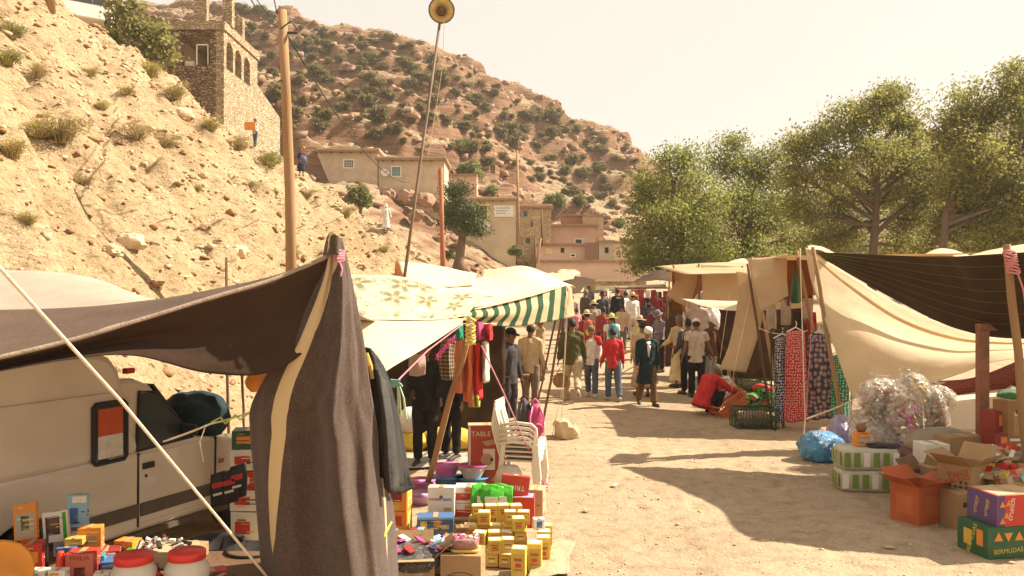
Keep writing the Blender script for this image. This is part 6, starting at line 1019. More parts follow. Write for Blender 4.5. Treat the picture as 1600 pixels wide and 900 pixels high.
# chair stack
CH = mat('ivory_plastic', (.72, .64, .50), .4, .05, 3, .04, 20, dirt=.12)
cp = G(815, 772); proto = None
def curved(mb, pts, w0, w1, th):
    L = len(pts); vs = []
    for i, p in enumerate(pts):
        w_ = w0 + (w1 - w0) * i / (L - 1)
        for s in (-1, 1): vs.append((p[0], s * w_ / 2, p[2] if len(p) > 2 else p[1]))
    vs2 = [(x - th, y, z - th * .4) for x, y, z in vs]; n = len(vs); fs = []
    for i in range(L - 1): a = i * 2; fs += [(a, a + 1, a + 3, a + 2), (n + a + 2, n + a + 3, n + a + 1, n + a), (a, a + 2, n + a + 2, n + a), (a + 1, n + a + 1, n + a + 3, a + 3)]
    fs += [(0, n, n + 1, 1), (2 * L - 2, 2 * L - 1, n + 2 * L - 1, n + 2 * L - 2)]; return mb.add(vs, fs)
t = thing('plastic_chair', 'lowest ivory plastic chair of the stack beside the lane', 'chair', cp, R(-14), 'stacked plastic chairs'); proto = t
MB().box((.02, 0, .43), (.40, .42, .02)).box((.215, 0, .41), (.02, .42, .05)).obj('seat', CH, t, bevel=.012)
bk = MB(); prof = [(-.19, .43), (-.21, .50), (-.245, .62), (-.28, .74), (-.30, .83), (-.30, .88), (-.285, .90)]
for y0, y1 in ((-.215, -.15), (-.11, -.04), (.0 - .0 + .04, .11), (.15, .215)):
    vs = [(x, y, z) for x, z in prof for y in (y0, y1)]; n = len(vs); vs += [(x - .018, y, z) for x, y, z in vs]; fs = []
    for i in range(len(prof) - 1): a = i * 2; fs += [(a, a + 1, a + 3, a + 2), (n + a, n + a + 2, n + a + 3, n + a + 1), (a, a + 2, n + a + 2, n + a), (a + 1, n + a + 1, n + a + 3, a + 3)]
    bk.add(vs, fs)
bk.box((-.303, 0, .86), (.022, .40, .09), (0, R(-6), 0)); bk.box((-.21, 0, .47), (.022, .42, .05)); bk.obj('backrest', CH, t, bevel=.006)
for sx, sy in ((.19, -.2), (.19, .2), (-.18, -.2), (-.18, .2)): MB().box((sx + (.02 if sx > 0 else -.04), sy * 1.04, .21), (.05, .045, .42), (0, R(-5 if sx > 0 else 6), 0)).obj('leg', CH, t, bevel=.008)
for s in (-1, 1): MB().tube([(-.24, s * .215, .62), (-.05, s * .23, .66), (.14, s * .23, .645), (.19, s * .22, .6), (.2, s * .21, .43)], [.018, .02, .02, .018, .016], 7, flat=.6).obj('armrest', CH, t, True)
for i in range(1, 5):
    c = copy_tree(proto); c.location = cp + Vector((.008 * i, 0, .055 * i)); c['label'] = ('', 'second lowest ivory plastic chair of the stack beside the lane', 'middle ivory plastic chair of the stack beside the lane', 'second highest ivory plastic chair of the stack beside the lane', 'topmost ivory plastic chair of the stack, bags on its seat')[i]
def bag_pack(lab, p, m, sz, seed, straps):
    t = thing('backpack', lab, 'backpack', p, R(random.uniform(-15, 15))); blob('bag_body', None, None, (0, 0, 0), (sz[0] / 2, sz[1] / 2, sz[2] / 2), seed, m, .9, .12, t, 3); blob('bag_pocket', None, None, (0, -sz[1] * .42, sz[2] * .08), (sz[0] * .36, sz[1] * .25, sz[2] * .2), seed + 1, m, .9, .1, t, 3)
    for s in (-1, 1): MB().tube([(s * sz[0] * .2, -sz[1] * .3, sz[2] * .85), (s * sz[0] * .4, -sz[1] * .62, sz[2] * .6), (s * sz[0] * .36, -sz[1] * .55, sz[2] * .2)], .016, 6, flat=.5).obj('strap', straps, t, True)
    MB().tube([(-.05, 0, sz[2] * .93), (0, 0, sz[2] * 1.04), (.05, 0, sz[2] * .93)], .01, 6).obj('grab_handle', straps, t, True); return t
SEATZ = .43 + .055 * 4 + .013
bag_pack('charcoal backpack standing on the chair stack', cp + Vector((.03, -.02, SEATZ)), mat('charcoal_nylon', (.06, .05, .05), .7, .2, 5, .3, 40), (.2, .2, .5), 11, BLA); bag_pack('magenta and red backpack hung with straps, on the chair stack', cp + Vector((.16, -.05, SEATZ)), mat('magenta_nylon', (.42, .05, .12), .6, .35, 5, .3, 30), (.2, .2, .46), 13, PIN)
# clothing hung in the left stall
def garment(name, lab, cat, ctrl, m, sleeves=None, wr=.03, seed=1, ws=(8, 2)):
    o, _ = sheet(name, ctrl, m, 8, wr, ws, seed, origin=P(*ctrl[-1][len(ctrl[-1]) // 2]), thick=.012); return tag(o, lab, cat)
def mat_plaid(name, c1, c2):
    m, t, b, o = base_mat(name); uv = nn(t, 'ShaderNodeTexCoord').outputs['UV']; s = nn(t, 'ShaderNodeSeparateXYZ'); lk(t, uv, s.inputs[0]); L = []
    for i in (0, 1):
        k = nn(t, 'ShaderNodeMath', operation='MULTIPLY'); k.inputs[1].default_value = (7, 11)[i]; lk(t, s.outputs[i], k.inputs[0]); f = nn(t, 'ShaderNodeMath', operation='FRACT'); lk(t, k.outputs[0], f.inputs[0]); g_ = nn(t, 'ShaderNodeMath', operation='GREATER_THAN'); g_.inputs[1].default_value = .84; lk(t, f.outputs[0], g_.inputs[0]); L.append(g_.outputs[0])
    mx_ = nn(t, 'ShaderNodeMath', operation='MAXIMUM'); lk(t, L[0], mx_.inputs[0]); lk(t, L[1], mx_.inputs[1]); lk(t, mixc(t, mx_.outputs[0], c1, c2), b.inputs['Base Color']); b.inputs['Roughness'].default_value = .9; return m
def fab(name, c): return mat(name, c, .9, .12, 4, .3, 30, transl=.15, spec=.1)
garment('plaid_shirt', 'dark plaid shirt hanging inside the first left stall', 'shirt', [[(690, 530, 9.9), (702, 526, 9.85), (716, 530, 9.9)], [(686, 560, 9.9), (700, 560, 9.8), (714, 560, 9.9)], [(690, 592, 9.9), (702, 594, 9.8), (714, 590, 9.9)]], mat_plaid('plaid', (.06, .035, .025), (.36, .26, .14)))
garment('hung_bag', 'pale pinkish cloth bag hanging in the shade of the first left stall', 'bag', [[(640, 556, 9.6), (652, 553, 9.55), (664, 556, 9.6)], [(639, 570, 9.55), (652, 570, 9.5), (665, 570, 9.55)], [(640, 586, 9.6), (652, 588, 9.55), (664, 585, 9.6)]], fab('pale_pink_cloth', (.46, .33, .27)), wr=.01)
LC = [(719, 531, 17, 82, (.60, .21, .12), 'salmon garment hanging left under the pole top'), (733, 534, 17, 92, (.62, .16, .07), 'orange red garment hanging under the pole top'), (746, 538, 14, 86, (.55, .05, .04), 'red garment hanging right of the orange red one'), (758, 535, 12, 62, (.66, .58, .5), 'white garment hanging at the lane side of the red one'), (738, 610, 10, 26, (.56, .26, .13), 'small salmon cloth end below the orange red garment'), (746, 612, 6, 24, (.42, .52, .10), 'lime green cloth end below the red garment'), (717, 505, 12, 26, (.04, .26, .16), 'teal green scarf bunched near the pole top'), (748, 505, 16, 26, (.52, .08, .18), 'magenta cloth bunched under the striped awning'), (764, 508, 10, 24, (.45, .05, .05), 'dark red cloth bunched under the striped awning')]
for i, (x, y, w_, h, c, lab) in enumerate(LC): garment('hung_garment', lab, 'clothing', [[(x - w_ * .4, y, 9.4), (x, y - 2, 9.3), (x + w_ * .4, y, 9.4)], [(x - w_ * .5, y + h * .5, 9.4), (x, y + h * .5, 9.25), (x + w_ * .5, y + h * .5, 9.4)], [(x - w_ * .5, y + h, 9.4), (x, y + h * 1.02, 9.28), (x + w_ * .55, y + h * .98, 9.4)]], fab('garment_%d' % i, c), seed=20 + i, ws=(10, 2))
rope('clothes_line', 'line under the awning that carries the hung garments', [P(700, 506, 9.4), P(775, 506, 9.6)], .006, ROPEW)
# shelves and heaps in the shade
SHD = mat_bag('mixed_wares', (.30, .16, .10), (.08, .05, .04), 26); SHP = mat_bag('pale_wares', (.55, .45, .36), (.3, .2, .15), 26)
t = thing('goods_table', 'table of mixed wares behind the hung garments', 'table', G(775, 648)); MB().box((0, 0, .78), (1.3, .7, .04)).obj('table_top', WOODD, t)
for sx in (-.6, .6):
    for sy in (-.3, .3): MB().box((sx, sy, .38), (.05, .05, .76)).obj('leg', WOODD, t)
pile('pale heap of plastic wrapped wares on the table behind the garments', G(772, 648) + Vector((0, 0, .8)), .45, .28, 0.44999999999999996, (WHI, KRAFT2, SHP, LBLU), 110, 21, 0.11); pile('reddish heap of small wares under the table by the garments', G(765, 650) + Vector((0, -.1, 0)), .4, .3, 0.44999999999999996, (RED, DRED, ORA, BRW, WHI), 70, 22, 0.11)
def crate(lab, p, size, rz, m, tilt=None, bars=8, fill=None):
    w_, d_, h_ = size; t = thing('plastic_crate', lab, 'crate', p, R(rz))
    if tilt: t.rotation_euler = (R(tilt[0]), R(tilt[1]), R(rz))
    MB().box((0, 0, .012), (w_, d_, .02)).obj('crate_floor', m, t)
    for z in (h_ * .5, h_ - .015):
        MB().box((0, -d_ / 2, z), (w_, .02, .03)).box((0, d_ / 2, z), (w_, .02, .03)).box((-w_ / 2, 0, z), (.02, d_ + .02, .03)).box((w_ / 2, 0, z), (.02, d_ + .02, .03)).obj('crate_rim', m, t)
    for i in range(bars + 1):
        x = -w_ / 2 + w_ * i / bars
        for s in (-1, 1): MB().box((x, s * d_ / 2, h_ / 2), (.014, .012, h_ - .02)).obj('slat', m, t)
    for i in range(1, 5):
        y = -d_ / 2 + d_ * i / 5
        for s in (-1, 1): MB().box((s * w_ / 2, y, h_ / 2), (.012, .014, h_ - .02)).obj('slat', m, t)
    if fill: blob('crate_load', None, None, (0, 0, .02), (w_ * .45, d_ * .42, h_ * .45), 5, fill, .8, .15, t, 3)
    return t
crate('small dark wire crate behind the red fan carton', G(768, 668), (.3, .3, .2), 5, BRW, bars=6)
# ---- right side goods
CGR = flat('crate_green', (.035, .07, .03), .5); COR = flat('crate_orange', (.48, .12, .03), .5); CLG = flat('crate_grey', (.35, .27, .18), .5)
crate('dark green plastic crate standing in front of the dresses', G(1178, 668), (.72, .45, .36), 3, CGR, bars=14, fill=SHD); crate('orange plastic crate tipped up beside the squatting man', G(1150, 655) + Vector((0, .35, .12)), (.62, .42, .3), 20, COR, (0, -32), 9); crate('greyish wooden crate tipped behind the orange one', G(1142, 640) + Vector((-.1, .3, .2)), (.6, .4, .26), 24, CLG, (0, -38), 8); crate('second orange crate lying behind the tipped crates', G(1128, 635), (.55, .4, .28), 10, COR, (0, -12), 8); crate('green crate in the middle of the second right stall', G(1178, 612), (.7, .45, .3), 6, flat('crate_mid_green', (.05, .12, .04), .5), bars=10, fill=SHD)
pile('heap of dark greens and red flowers before the dresses', G(1195, 640), .45, .35, 0.42000000000000004, (DGRN, DGRN, GRN, BRW, RED), 110, 31, 0.11); blob('red_flowers', 'bunch of red flowers on the produce heap', 'flowers', G(1190, 636) + Vector((0, -.1, .33)), (.2, .15, .1), 32, RED, .6, .5); pile('dark heap behind the squatting man', G(1130, 622), .5, .35, 0.44999999999999996, (BRW, DRED, BLA, KRAFT, WHI, RED), 110, 33, 0.11)
for i, (px, py, z, s_, m, lab) in enumerate([(1150, 590, 0, .5, KRAFT2, 'pale carton behind the slanting flap, left'), (1176, 590, 0, .45, KRAFT2, 'pale carton behind the slanting flap, middle'), (1205, 592, 0, .5, KRAFT2, 'pale carton behind the slanting flap, right'), (1165, 588, .45, .4, KRAFT, 'kraft carton on the pale cartons'), (1135, 572, 0, .5, KRAFT2, 'carton by the brown jacketed man')]): carton(lab, G(px, py) + Vector((0, 0, z)), (s_, .4, .42), 5 * i - 8, m)
pile('white and blue cloth heap on the pale cartons', G(1190, 590) + Vector((0, 0, .43)), .55, .3, 0.44999999999999996, (WHI, WHI, LBLU, PUR, KRAFT2), 110, 34, 0.11); pile('brown heap of wares at the back of the third right stall', G(1125, 560), 1.0, .6, 1.0499999999999998, (BRW, DRED, BLA, KRAFT, WHI, RED), 110, 35, 0.11); pile('dark reddish heap of wares beside the grey hatted man', GD(1058, 26), .8, .5, 1.0499999999999998, (RED, DRED, ORA, BRW, WHI), 110, 36, 0.11)
o, _ = sheet('ground_cloth', [[G(1165, 606), G(1200, 604), G(1245, 606)], [G(1160, 596), G(1200, 594), G(1250, 596)]], WHT, 8, .02, world=True, origin=G(1200, 600)); o.location.z += .04; tag(o, 'white cloth spread on the ground under the pale cartons', 'cloth')
blob('plastic_bag_bunch', 'bunch of white and pink plastic bags hanging by the white capped men', 'plastic bags', P(1098, 535, 21.3), (.42, .25, .62), 37, mat_bag('white_pink_bags', (.72, .62, .62), (.66, .30, .42), 9, .3), .9, .3)
# dresses on the rack
def mat_print(name, base, dot, sc, thr=.22, dot2=None):
    m, t, b, o = base_mat(name); uv = nn(t, 'ShaderNodeTexCoord').outputs['UV']; mp = nn(t, 'ShaderNodeMapping'); mp.inputs['Scale'].default_value = sc; lk(t, uv, mp.inputs[0]); vo = nn(t, 'ShaderNodeTexVoronoi'); vo.voronoi_dimensions = '2D'; vo.inputs['Scale'].default_value = 1; vo.inputs['Randomness'].default_value = .5; lk(t, mp.outputs[0], vo.inputs['Vector'])
    st = [(0, dot2 or dot), (thr * .45, dot2 or dot), (thr * .5, base if dot2 else dot), (thr * .8, dot), (thr, base)]; c = ramp(t, vo.outputs['Distance'], st).outputs[0]; lk(t, c, b.inputs['Base Color']); b.inputs['Roughness'].default_value = .85; return m
D = [('navy dress with small white sprigs, left on the rack', 1222, 530, 13, 128, 14.9, mat_print('navy_sprigs', (.03, .035, .08), (.5, .45, .42), (9, 34, 1), .32)), ('red dress with tiny white flowers on the rack', 1243, 520, 19, 138, 14.75, mat_print('red_flowers_print', (.36, .025, .025), (.62, .42, .35), (11, 36, 1), .26)), ('navy dress with round medallions on the rack', 1279, 526, 22, 128, 14.8, mat_print('navy_medallions', (.028, .026, .06), (.32, .22, .2), (6, 16, 1), .42, (.4, .2, .15))), ('green dress with pale flowers at the right end of the rack', 1312, 556, 15, 105, 14.7, mat_print('green_flowers_print', (.02, .14, .08), (.4, .5, .35), (8, 26, 1), .26))]
for i, (lab, x, y, w_, h, d, m) in enumerate(D):
    c0 = P(x, y + h, d); t = thing('dress', lab, 'dress', c0); ct = [[(x - w_ * .75, y, d), (x - w_ * .2, y - 3, d - .06), (x + w_ * .2, y - 3, d - .06), (x + w_ * .75, y, d)], [(x - w_ * .85, y + h * .3, d), (x - w_ * .3, y + h * .3, d - .12), (x + w_ * .35, y + h * .3, d - .08), (x + w_ * .9, y + h * .3, d)], [(x - w_ * .9, y + h * .7, d), (x - w_ * .3, y + h * .7, d - .05), (x + w_ * .3, y + h * .7, d - .14), (x + w_, y + h * .7, d)], [(x - w_ * .95, y + h, d), (x - w_ * .25, y + h * 1.02, d - .12), (x + w_ * .4, y + h, d - .06), (x + w_ * 1.05, y + h * 1.01, d)]]
    lsheet(t, 'dress_cloth', ct, m, res=8, wr=.03, wscale=(9, 2), seed=50 + i, thick=.015); q = P(x, y - 4, d) - c0
    MB().tube([q + Vector((-.15, 0, -.03)), q + Vector((0, 0, .05)), q + Vector((.15, 0, -.03))], .012, 6).tube([q + Vector((0, 0, .05)), q + Vector((.02, 0, .12)), q + Vector((0, 0, .16))], .007, 5).obj('hanger', WPL, t)
t = thing('dress_rack', 'dark metal rack that carries the printed dresses', 'rack', G(1260, 672)); a, b = P(1205, 514, 14.85) - t.location, P(1330, 528, 14.7) - t.location; MB().tube([a, b], .014, 8).obj('rail', METALD, t)
for q in (a, b): MB().tube([q, Vector((q.x, q.y, 0))], .014, 8).obj('upright', METALD, t); MB().tube([Vector((q.x, q.y - .25, .02)), Vector((q.x, q.y + .25, .02))], .014, 6).obj('foot', METALD, t)
t = thing('folded_umbrella', 'folded dark green umbrella hanging in the second right stall', 'umbrella', P(1243, 474, 15.9)); MB().rings([(0, 0, 0, .085, .085), (0, 0, .3, .075, .075), (0, 0, .5, .05, .05), (0, 0, .62, .03, .03)], 12).obj('folded_canopy', DGRN, t, True); MB().tube([(0, 0, .6), (0, 0, .8)], .012, 6).obj('umbrella_tip', METALD, t)
for i, (x, y, c, lab) in enumerate([(1228, 480, (.5, .42, .34), 'white cloth hanging inside the dress stall, left'), (1262, 478, (.5, .38, .26), 'cream cloth strips hanging inside the dress stall'), (1248, 500, (.04, .035, .03), 'black garment hanging behind the red dress'), (1268, 500, (.4, .03, .03), 'red cloth hanging behind the medallion dress'), (1205, 488, (.55, .48, .4), 'white shirt hanging behind the tan panel')]): garment('hung_garment', lab, 'clothing', [[(x - 7, y - 12, 16.6), (x + 7, y - 12, 16.6)], [(x - 8, y + 8, 16.5), (x + 8, y + 8, 16.5)], [(x - 8, y + 28, 16.6), (x + 8, y + 28, 16.6)]], fab('hang_%d' % i, c), seed=60 + i)
# sacks and bags
def mat_film():
    m, t, b, o = base_mat('clear_film'); wv = noise(t, coord(t, 'Object', (1.3, 1.3, .8)), 5, 3, .6, 1.0); k = ramp(t, wv.outputs[0], [(.36, (.16,) * 3), (.46, (.22,) * 3), (.50, (.7,) * 3), (.53, (.2,) * 3), (.63, (.26,) * 3), (.66, (.75,) * 3), (.70, (.3,) * 3)]).outputs[0]  # pale crease highlights are painted into the film's opacity
    b.inputs['Base Color'].default_value = (.62, .56, .47, 1); b.inputs['Roughness'].default_value = .2; b.inputs['Specular IOR Level'].default_value = .8; lk(t, bumpn(t, wv.outputs[0], 1., .08).outputs[0], b.inputs['Normal'])
    tr = nn(t, 'ShaderNodeBsdfTransparent'); mx_ = nn(t, 'ShaderNodeMixShader'); lk(t, k, mx_.inputs[0]); lk(t, tr.outputs[0], mx_.inputs[1]); lk(t, b.outputs[0], mx_.inputs[2]); lk(t, mx_.outputs[0], o.inputs[0]); return m
FILM = mat_film()
def sack(lab, p, r, seed, ms, n=170):
    t = thing('plastic_sack', lab, 'sack', p, random.uniform(-.3, .3), 'clear plastic sacks'); rr = random.Random(seed); b = MB()
    for i in range(n):
        v_ = Vector((rr.gauss(0, 1), rr.gauss(0, 1), rr.gauss(0, 1))).normalized() * rr.uniform(.45, .80); sz = [rr.uniform(.04, .11), rr.uniform(.04, .10), rr.uniform(.02, .05)]
        b.box((v_.x * r[0], v_.y * r[1], max(.05, (v_.z * .95 + .93) * r[2])), sz, (rr.uniform(-1, 1), rr.uniform(-1, 1), rr.uniform(0, 3)), rr.randrange(len(ms)))
    tag(b.obj('contents', list(ms), t), kind='stuff'); f_ = blob('film', None, None, (0, 0, 0), r, seed, FILM, .95, .07, t, 5, fine=.045)
    MB().rings([(0, 0, r[2] * 1.82, .10, .09), (.01, 0, r[2] * 1.95, .045, .045), (.02, 0, r[2] * 2.02, .035, .035), (.03, -.01, r[2] * 2.14, .10, .06)], 14, caps=False).obj('tied_neck', FILM, t, True); return t
def mat_sack(name, cols, film=.8):
    m, t, b, o = base_mat(name); v = coord(t); vo = nn(t, 'ShaderNodeTexVoronoi'); vo.inputs['Scale'].default_value = 15; nz = noise(t, v, 5, 4, .6); mv = nn(t, 'ShaderNodeVectorMath', operation='MULTIPLY_ADD'); lk(t, nz.outputs['Color'], mv.inputs[0]); mv.inputs[1].default_value = (.25, .25, .25); lk(t, v, mv.inputs[2]); lk(t, mv.outputs[0], vo.inputs['Vector'])
    sp = nn(t, 'ShaderNodeSeparateColor'); lk(t, vo.outputs['Color'], sp.inputs[0]); r = ramp(t, sp.outputs[0], [(i / len(cols), c) for i, c in enumerate(cols)]); r.color_ramp.interpolation = 'CONSTANT'
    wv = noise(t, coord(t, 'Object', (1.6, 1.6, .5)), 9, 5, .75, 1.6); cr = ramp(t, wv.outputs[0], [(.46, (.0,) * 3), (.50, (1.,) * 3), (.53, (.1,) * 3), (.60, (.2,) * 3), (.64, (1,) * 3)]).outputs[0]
    k = mixc(t, 1., cr, (film, film, film), 'MULTIPLY'); c = mixc(t, k, r.outputs[0], (.86, .81, .72)); lk(t, c, b.inputs['Base Color']); b.inputs['Roughness'].default_value = .16; b.inputs['Specular IOR Level'].default_value = .7; b.inputs['Coat Weight'].default_value = .6; b.inputs['Coat Roughness'].default_value = .08  # off-white streaks paint the crease highlights into the colour
    lk(t, bumpn(t, wv.outputs[0], 1., .09).outputs[0], b.inputs['Normal']); return m
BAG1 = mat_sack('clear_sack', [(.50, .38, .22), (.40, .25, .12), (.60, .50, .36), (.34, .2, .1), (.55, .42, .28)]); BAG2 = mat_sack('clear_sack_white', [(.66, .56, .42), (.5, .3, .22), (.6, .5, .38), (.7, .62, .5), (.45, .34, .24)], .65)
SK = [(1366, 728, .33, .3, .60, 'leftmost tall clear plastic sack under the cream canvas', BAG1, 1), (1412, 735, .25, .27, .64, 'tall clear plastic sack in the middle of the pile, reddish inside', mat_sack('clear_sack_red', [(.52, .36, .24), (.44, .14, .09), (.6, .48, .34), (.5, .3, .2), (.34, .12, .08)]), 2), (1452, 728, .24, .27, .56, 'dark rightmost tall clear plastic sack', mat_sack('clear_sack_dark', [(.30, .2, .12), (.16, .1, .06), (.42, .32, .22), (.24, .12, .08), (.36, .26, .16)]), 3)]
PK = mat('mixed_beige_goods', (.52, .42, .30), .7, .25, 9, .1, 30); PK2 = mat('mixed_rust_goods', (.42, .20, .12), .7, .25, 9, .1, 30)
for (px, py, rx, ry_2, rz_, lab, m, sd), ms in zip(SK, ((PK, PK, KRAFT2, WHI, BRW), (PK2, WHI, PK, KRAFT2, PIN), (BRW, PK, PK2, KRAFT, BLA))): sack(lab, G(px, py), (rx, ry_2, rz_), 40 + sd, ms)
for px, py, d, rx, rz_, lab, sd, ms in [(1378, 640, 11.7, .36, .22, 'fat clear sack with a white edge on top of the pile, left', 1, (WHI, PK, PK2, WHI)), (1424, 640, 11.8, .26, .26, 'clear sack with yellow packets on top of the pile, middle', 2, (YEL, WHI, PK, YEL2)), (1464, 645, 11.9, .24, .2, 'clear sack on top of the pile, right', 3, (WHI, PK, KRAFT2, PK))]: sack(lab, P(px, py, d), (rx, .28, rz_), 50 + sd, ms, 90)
blob('white_bag', 'crumpled white bag leaning on the leftmost sack', 'bag', G(1355, 728) + Vector((0, -.3, 0)), (.26, .2, .36), 61, BAG2, .9, .2, fine=.1); blob('blue_bag', 'shiny bright blue plastic bag on the ground by the tent rope', 'bag', G(1285, 720), (.32, .26, .23), 62, mat_bag('blue_polythene', (.05, .26, .48), (.02, .12, .28), 7), .8, .15, fine=.09); blob('lavender_bag', 'lavender plastic bag behind the blue one', 'bag', G(1318, 712) + Vector((0, .1, 0)), (.2, .2, .3), 63, mat_bag('lavender_polythene', (.36, .28, .42), (.2, .14, .26), 8), .9, .15, fine=.09)
# toilet paper packs
TP = mat('polythene_wrap', (.50, .45, .34), .3, .15, 6, .3, 18, transl=.1); TG = flat('pack_green', (.16, .24, .05), .35)
for i, z in enumerate((0, .262)):
    t = thing('paper_roll_pack', ('lower', 'upper')[i] + ' shrink-wrapped green and white pack of paper rolls', 'pack', G(1360, 768) + Vector((0, .15, z)), R(-6 + 4 * i)); MB().rings([(0, 0, 0, .33, .2), (0, 0, .03, .35, .22), (0, 0, .23, .35, .22), (0, 0, .258, .33, .2)], 32, pw=4.5).obj('wrapped_body', TP, t, True)
    for k in range(6):
        x = -.29 + k * .115; MB().box((x, -.2215, .13), (.075, .006, .17)).obj('printed_panel', TG if (k + i) % 3 else WHI, t, bevel=.002)
    for k in range(3): MB().box((-.352, -.12 + .12 * k, .13), (.004, .07, .16)).obj('printed_panel', TG, t)
carton('small orange carton standing on the paper roll packs', G(1360, 768) + Vector((-.05, .15, .524)), (.17, .1, .17), 8, ORA, panels=[('f', 0, -.1, .8, .2, LBLU)]); t = thing('clay_pot', 'small round brown pot on the orange carton', 'pot', G(1360, 768) + Vector((-.05, .15, .696))); MB().rings([(0, 0, 0, .04, .04), (0, 0, .04, .07, .07), (0, 0, .08, .06, .06), (0, 0, .1, .045, .045)], 16).obj('pot_wall', BRW, t, True)
blob('folded_cloth', 'dark folded cloth lying on the paper roll packs', 'cloth', G(1360, 768) + Vector((.18, .05, .523)), (.2, .1, .04), 64, BLA, .5, .3)
# cartons at lower right
carton('orange red carton with the flaps half open at the lane edge', G(1447, 822) + Vector((.02, .2, 0)), (.42, .36, .40), 24, KRED, open_=(25, 40, 30, 15), panels=[('f', 0, .0, .5, .5, mat('faded_orange', (.46, .13, .05), .7)), ('l', 0, 0, .6, .5, mat('faded_orange', (.46, .13, .05), .7))])
carton('plain kraft carton with a dark printed strip right of the orange one', G(1508, 828) + Vector((0, .1, 0)), (.26, .3, .38), 8, KRAFT, panels=[('f', .02, .2, .6, .13, INK)])
t = carton('kraft carton with red handwriting and dark paw marks, flaps open, on the others', P(1507, 776, 9.0), (.42, .36, .36), 36, KRAFT, open_=(40, 30, 35, 50), texts=[('l', 'Pansy', .1, REDINK, .1, .28, 22), ('l', 'Time Go', .1, REDINK, -.05, .06, 22)])
for i in range(14): MB().tube([(-.2125, -.02 + .055 * (i % 4) - .1, .04 + .05 * (i // 4)), (-.2155, -.02 + .055 * (i % 4) - .1, .04 + .05 * (i // 4))], .015, 8).obj('paw_mark', INK, t)
carton('kraft carton hidden under the paw mark carton', Vector((P(1507, 776, 9.1).x + .1, 9.1, 0)), (.5, .4, P(1507, 776, 9.0).z - .003), 20, KRAFT)
carton('dark open carton with its flap hanging toward the paper packs', G(1447, 795) + Vector((.1, .25, 0)), (.36, .3, .36), 30, mat('dark_card', (.2, .11, .05), .85), open_=(-30, 50, -10, 60))
gp = G(1560, 868); carton('dark green snack carton printed BERMUDAS with orange triangles', Vector((gp.x + .0, gp.y + .1, 0)), (.42, .4, .29), 10, DGRN, texts=[('f', 'BERMUDAS', .06, YEL, .0, -.25, 3), ('l', 'BERMUDAS', .06, YEL, 0, 0, 70)], panels=[('l', .25, .1, .2, .5, ORA), ('l', -.15, .0, .25, .5, YEL2)])
t = bpy.data.objects[[o.name for o in bpy.data.objects if o.get('label', '').startswith('dark green snack carton')][0]]
for i, (dx, up) in enumerate(((-.1, 1), (0, -1), (.11, 1))): MB().prism([(dx - .045, .2 - .035 * up), (dx + .045, .2 - .035 * up), (dx, .2 + .045 * up)], -.204, -.2015).obj('printed_triangle', ORA, t)
carton('bright green snack carton at the right picture edge', Vector((gp.x + .43, gp.y + .15, 0)), (.4, .4, .28), 6, GRN, panels=[('f', -.1, 0, .2, .3, RED)])
t = carton('purple and red snack carton with triangles on top of the green one', Vector((gp.x + .14, gp.y + .12, .294)), (.5, .4, .28), 9, RED, texts=[('f', 'crunch', .075, WHI, -.22, .05, 80), ('l', 'crispy', .07, YEL, .15, 0, 80), ('l', 'crispy', .07, YEL2, -.2, 0, 80)], panels=[('l', 0, 0, .99, .99, PUR), ('t', 0, 0, .9, .9, KRAFT2), ('f', -.42, 0, .14, .99, PUR)])
for i, (dx, dz) in enumerate(((-.2, .2), (-.16, .1), (-.2, .05), (-.14, .21))): MB().prism([(dx - .03, dz - .025), (dx + .03, dz - .025), (dx, dz + .03)], -.205, -.2032).obj('printed_triangle', ORA, t)
MB().tube([(.12 + .05 * math.cos(a), -.203, .15 + .09 * math.sin(a)) for a in np.linspace(0, 6.28, 24)], .005, 5).obj('printed_bowl', WHI, t)
for px, py, d, w_, h, m, rz, lab in [(1475, 692, 11.2, .36, .16, KRAFT2, 5, 'pale flat carton with red print behind the framed box'), (1500, 712, 10.6, .5, .26, KRAFT, 10, 'wide kraft carton behind the paw mark carton'), (1455, 722, 10.4, .3, .24, WHI, 4, 'white carton with a cut-out grey window'), (1560, 700, 10.4, .3, .2, DRED, 6, 'dark red carton at the foot of the painted post'), (1555, 668, 10.5, .22, .22, DRED, 6, 'red printed carton stacked beside the painted post'), (1580, 690, 10.4, .28, .5, mat('brown_carton', (.28, .14, .06), .8), 3, 'tall brown carton right of the painted post'), (1590, 735, 9.6, .5, .2, BRW, 5, 'brown tray carton of oddments at the right edge'), (1585, 775, 8.9, .6, .24, mat('dark_card', (.2, .11, .05), .85), 4, 'low dark carton behind the purple snack carton'), (1465, 745, 9.9, .4, .14, KRAFT, 12, 'flat kraft carton with papers before the white one')]:
    q = P(px, py, d); zb = max(0, q.z); t = carton(lab, Vector((q.x, d, 0)), (w_, .3, zb + .0 + h), rz, m, panels=[('f', 0, .5 - .5 * h / (zb + h), .5, .6 * h / (zb + h), {WHI: GREYB, DRED: ORA}.get(m, KRAFT))])
pile('heap of colourful small wares in the tray at the right edge', P(1575, 716, 9.55), .35, .22, 0.15000000000000002, (KRAFT2, RED, YEL, BRW, WHI, LBLU), 70, 66, 0.07); pile('heap of packets in the low dark carton at the right edge', P(1570, 746, 8.9), .32, .2, 0.135, (KRAFT2, RED, YEL, BRW, WHI, LBLU), 70, 67, 0.07); blob('cushion', 'grey brown cushion bag behind the white carton', 'bag', P(1470, 712, 10.9), (.42, .3, .2), 68, mat('cushion_cloth', (.30, .24, .17), .8, .2, 6, .3, 20), .8, .1)
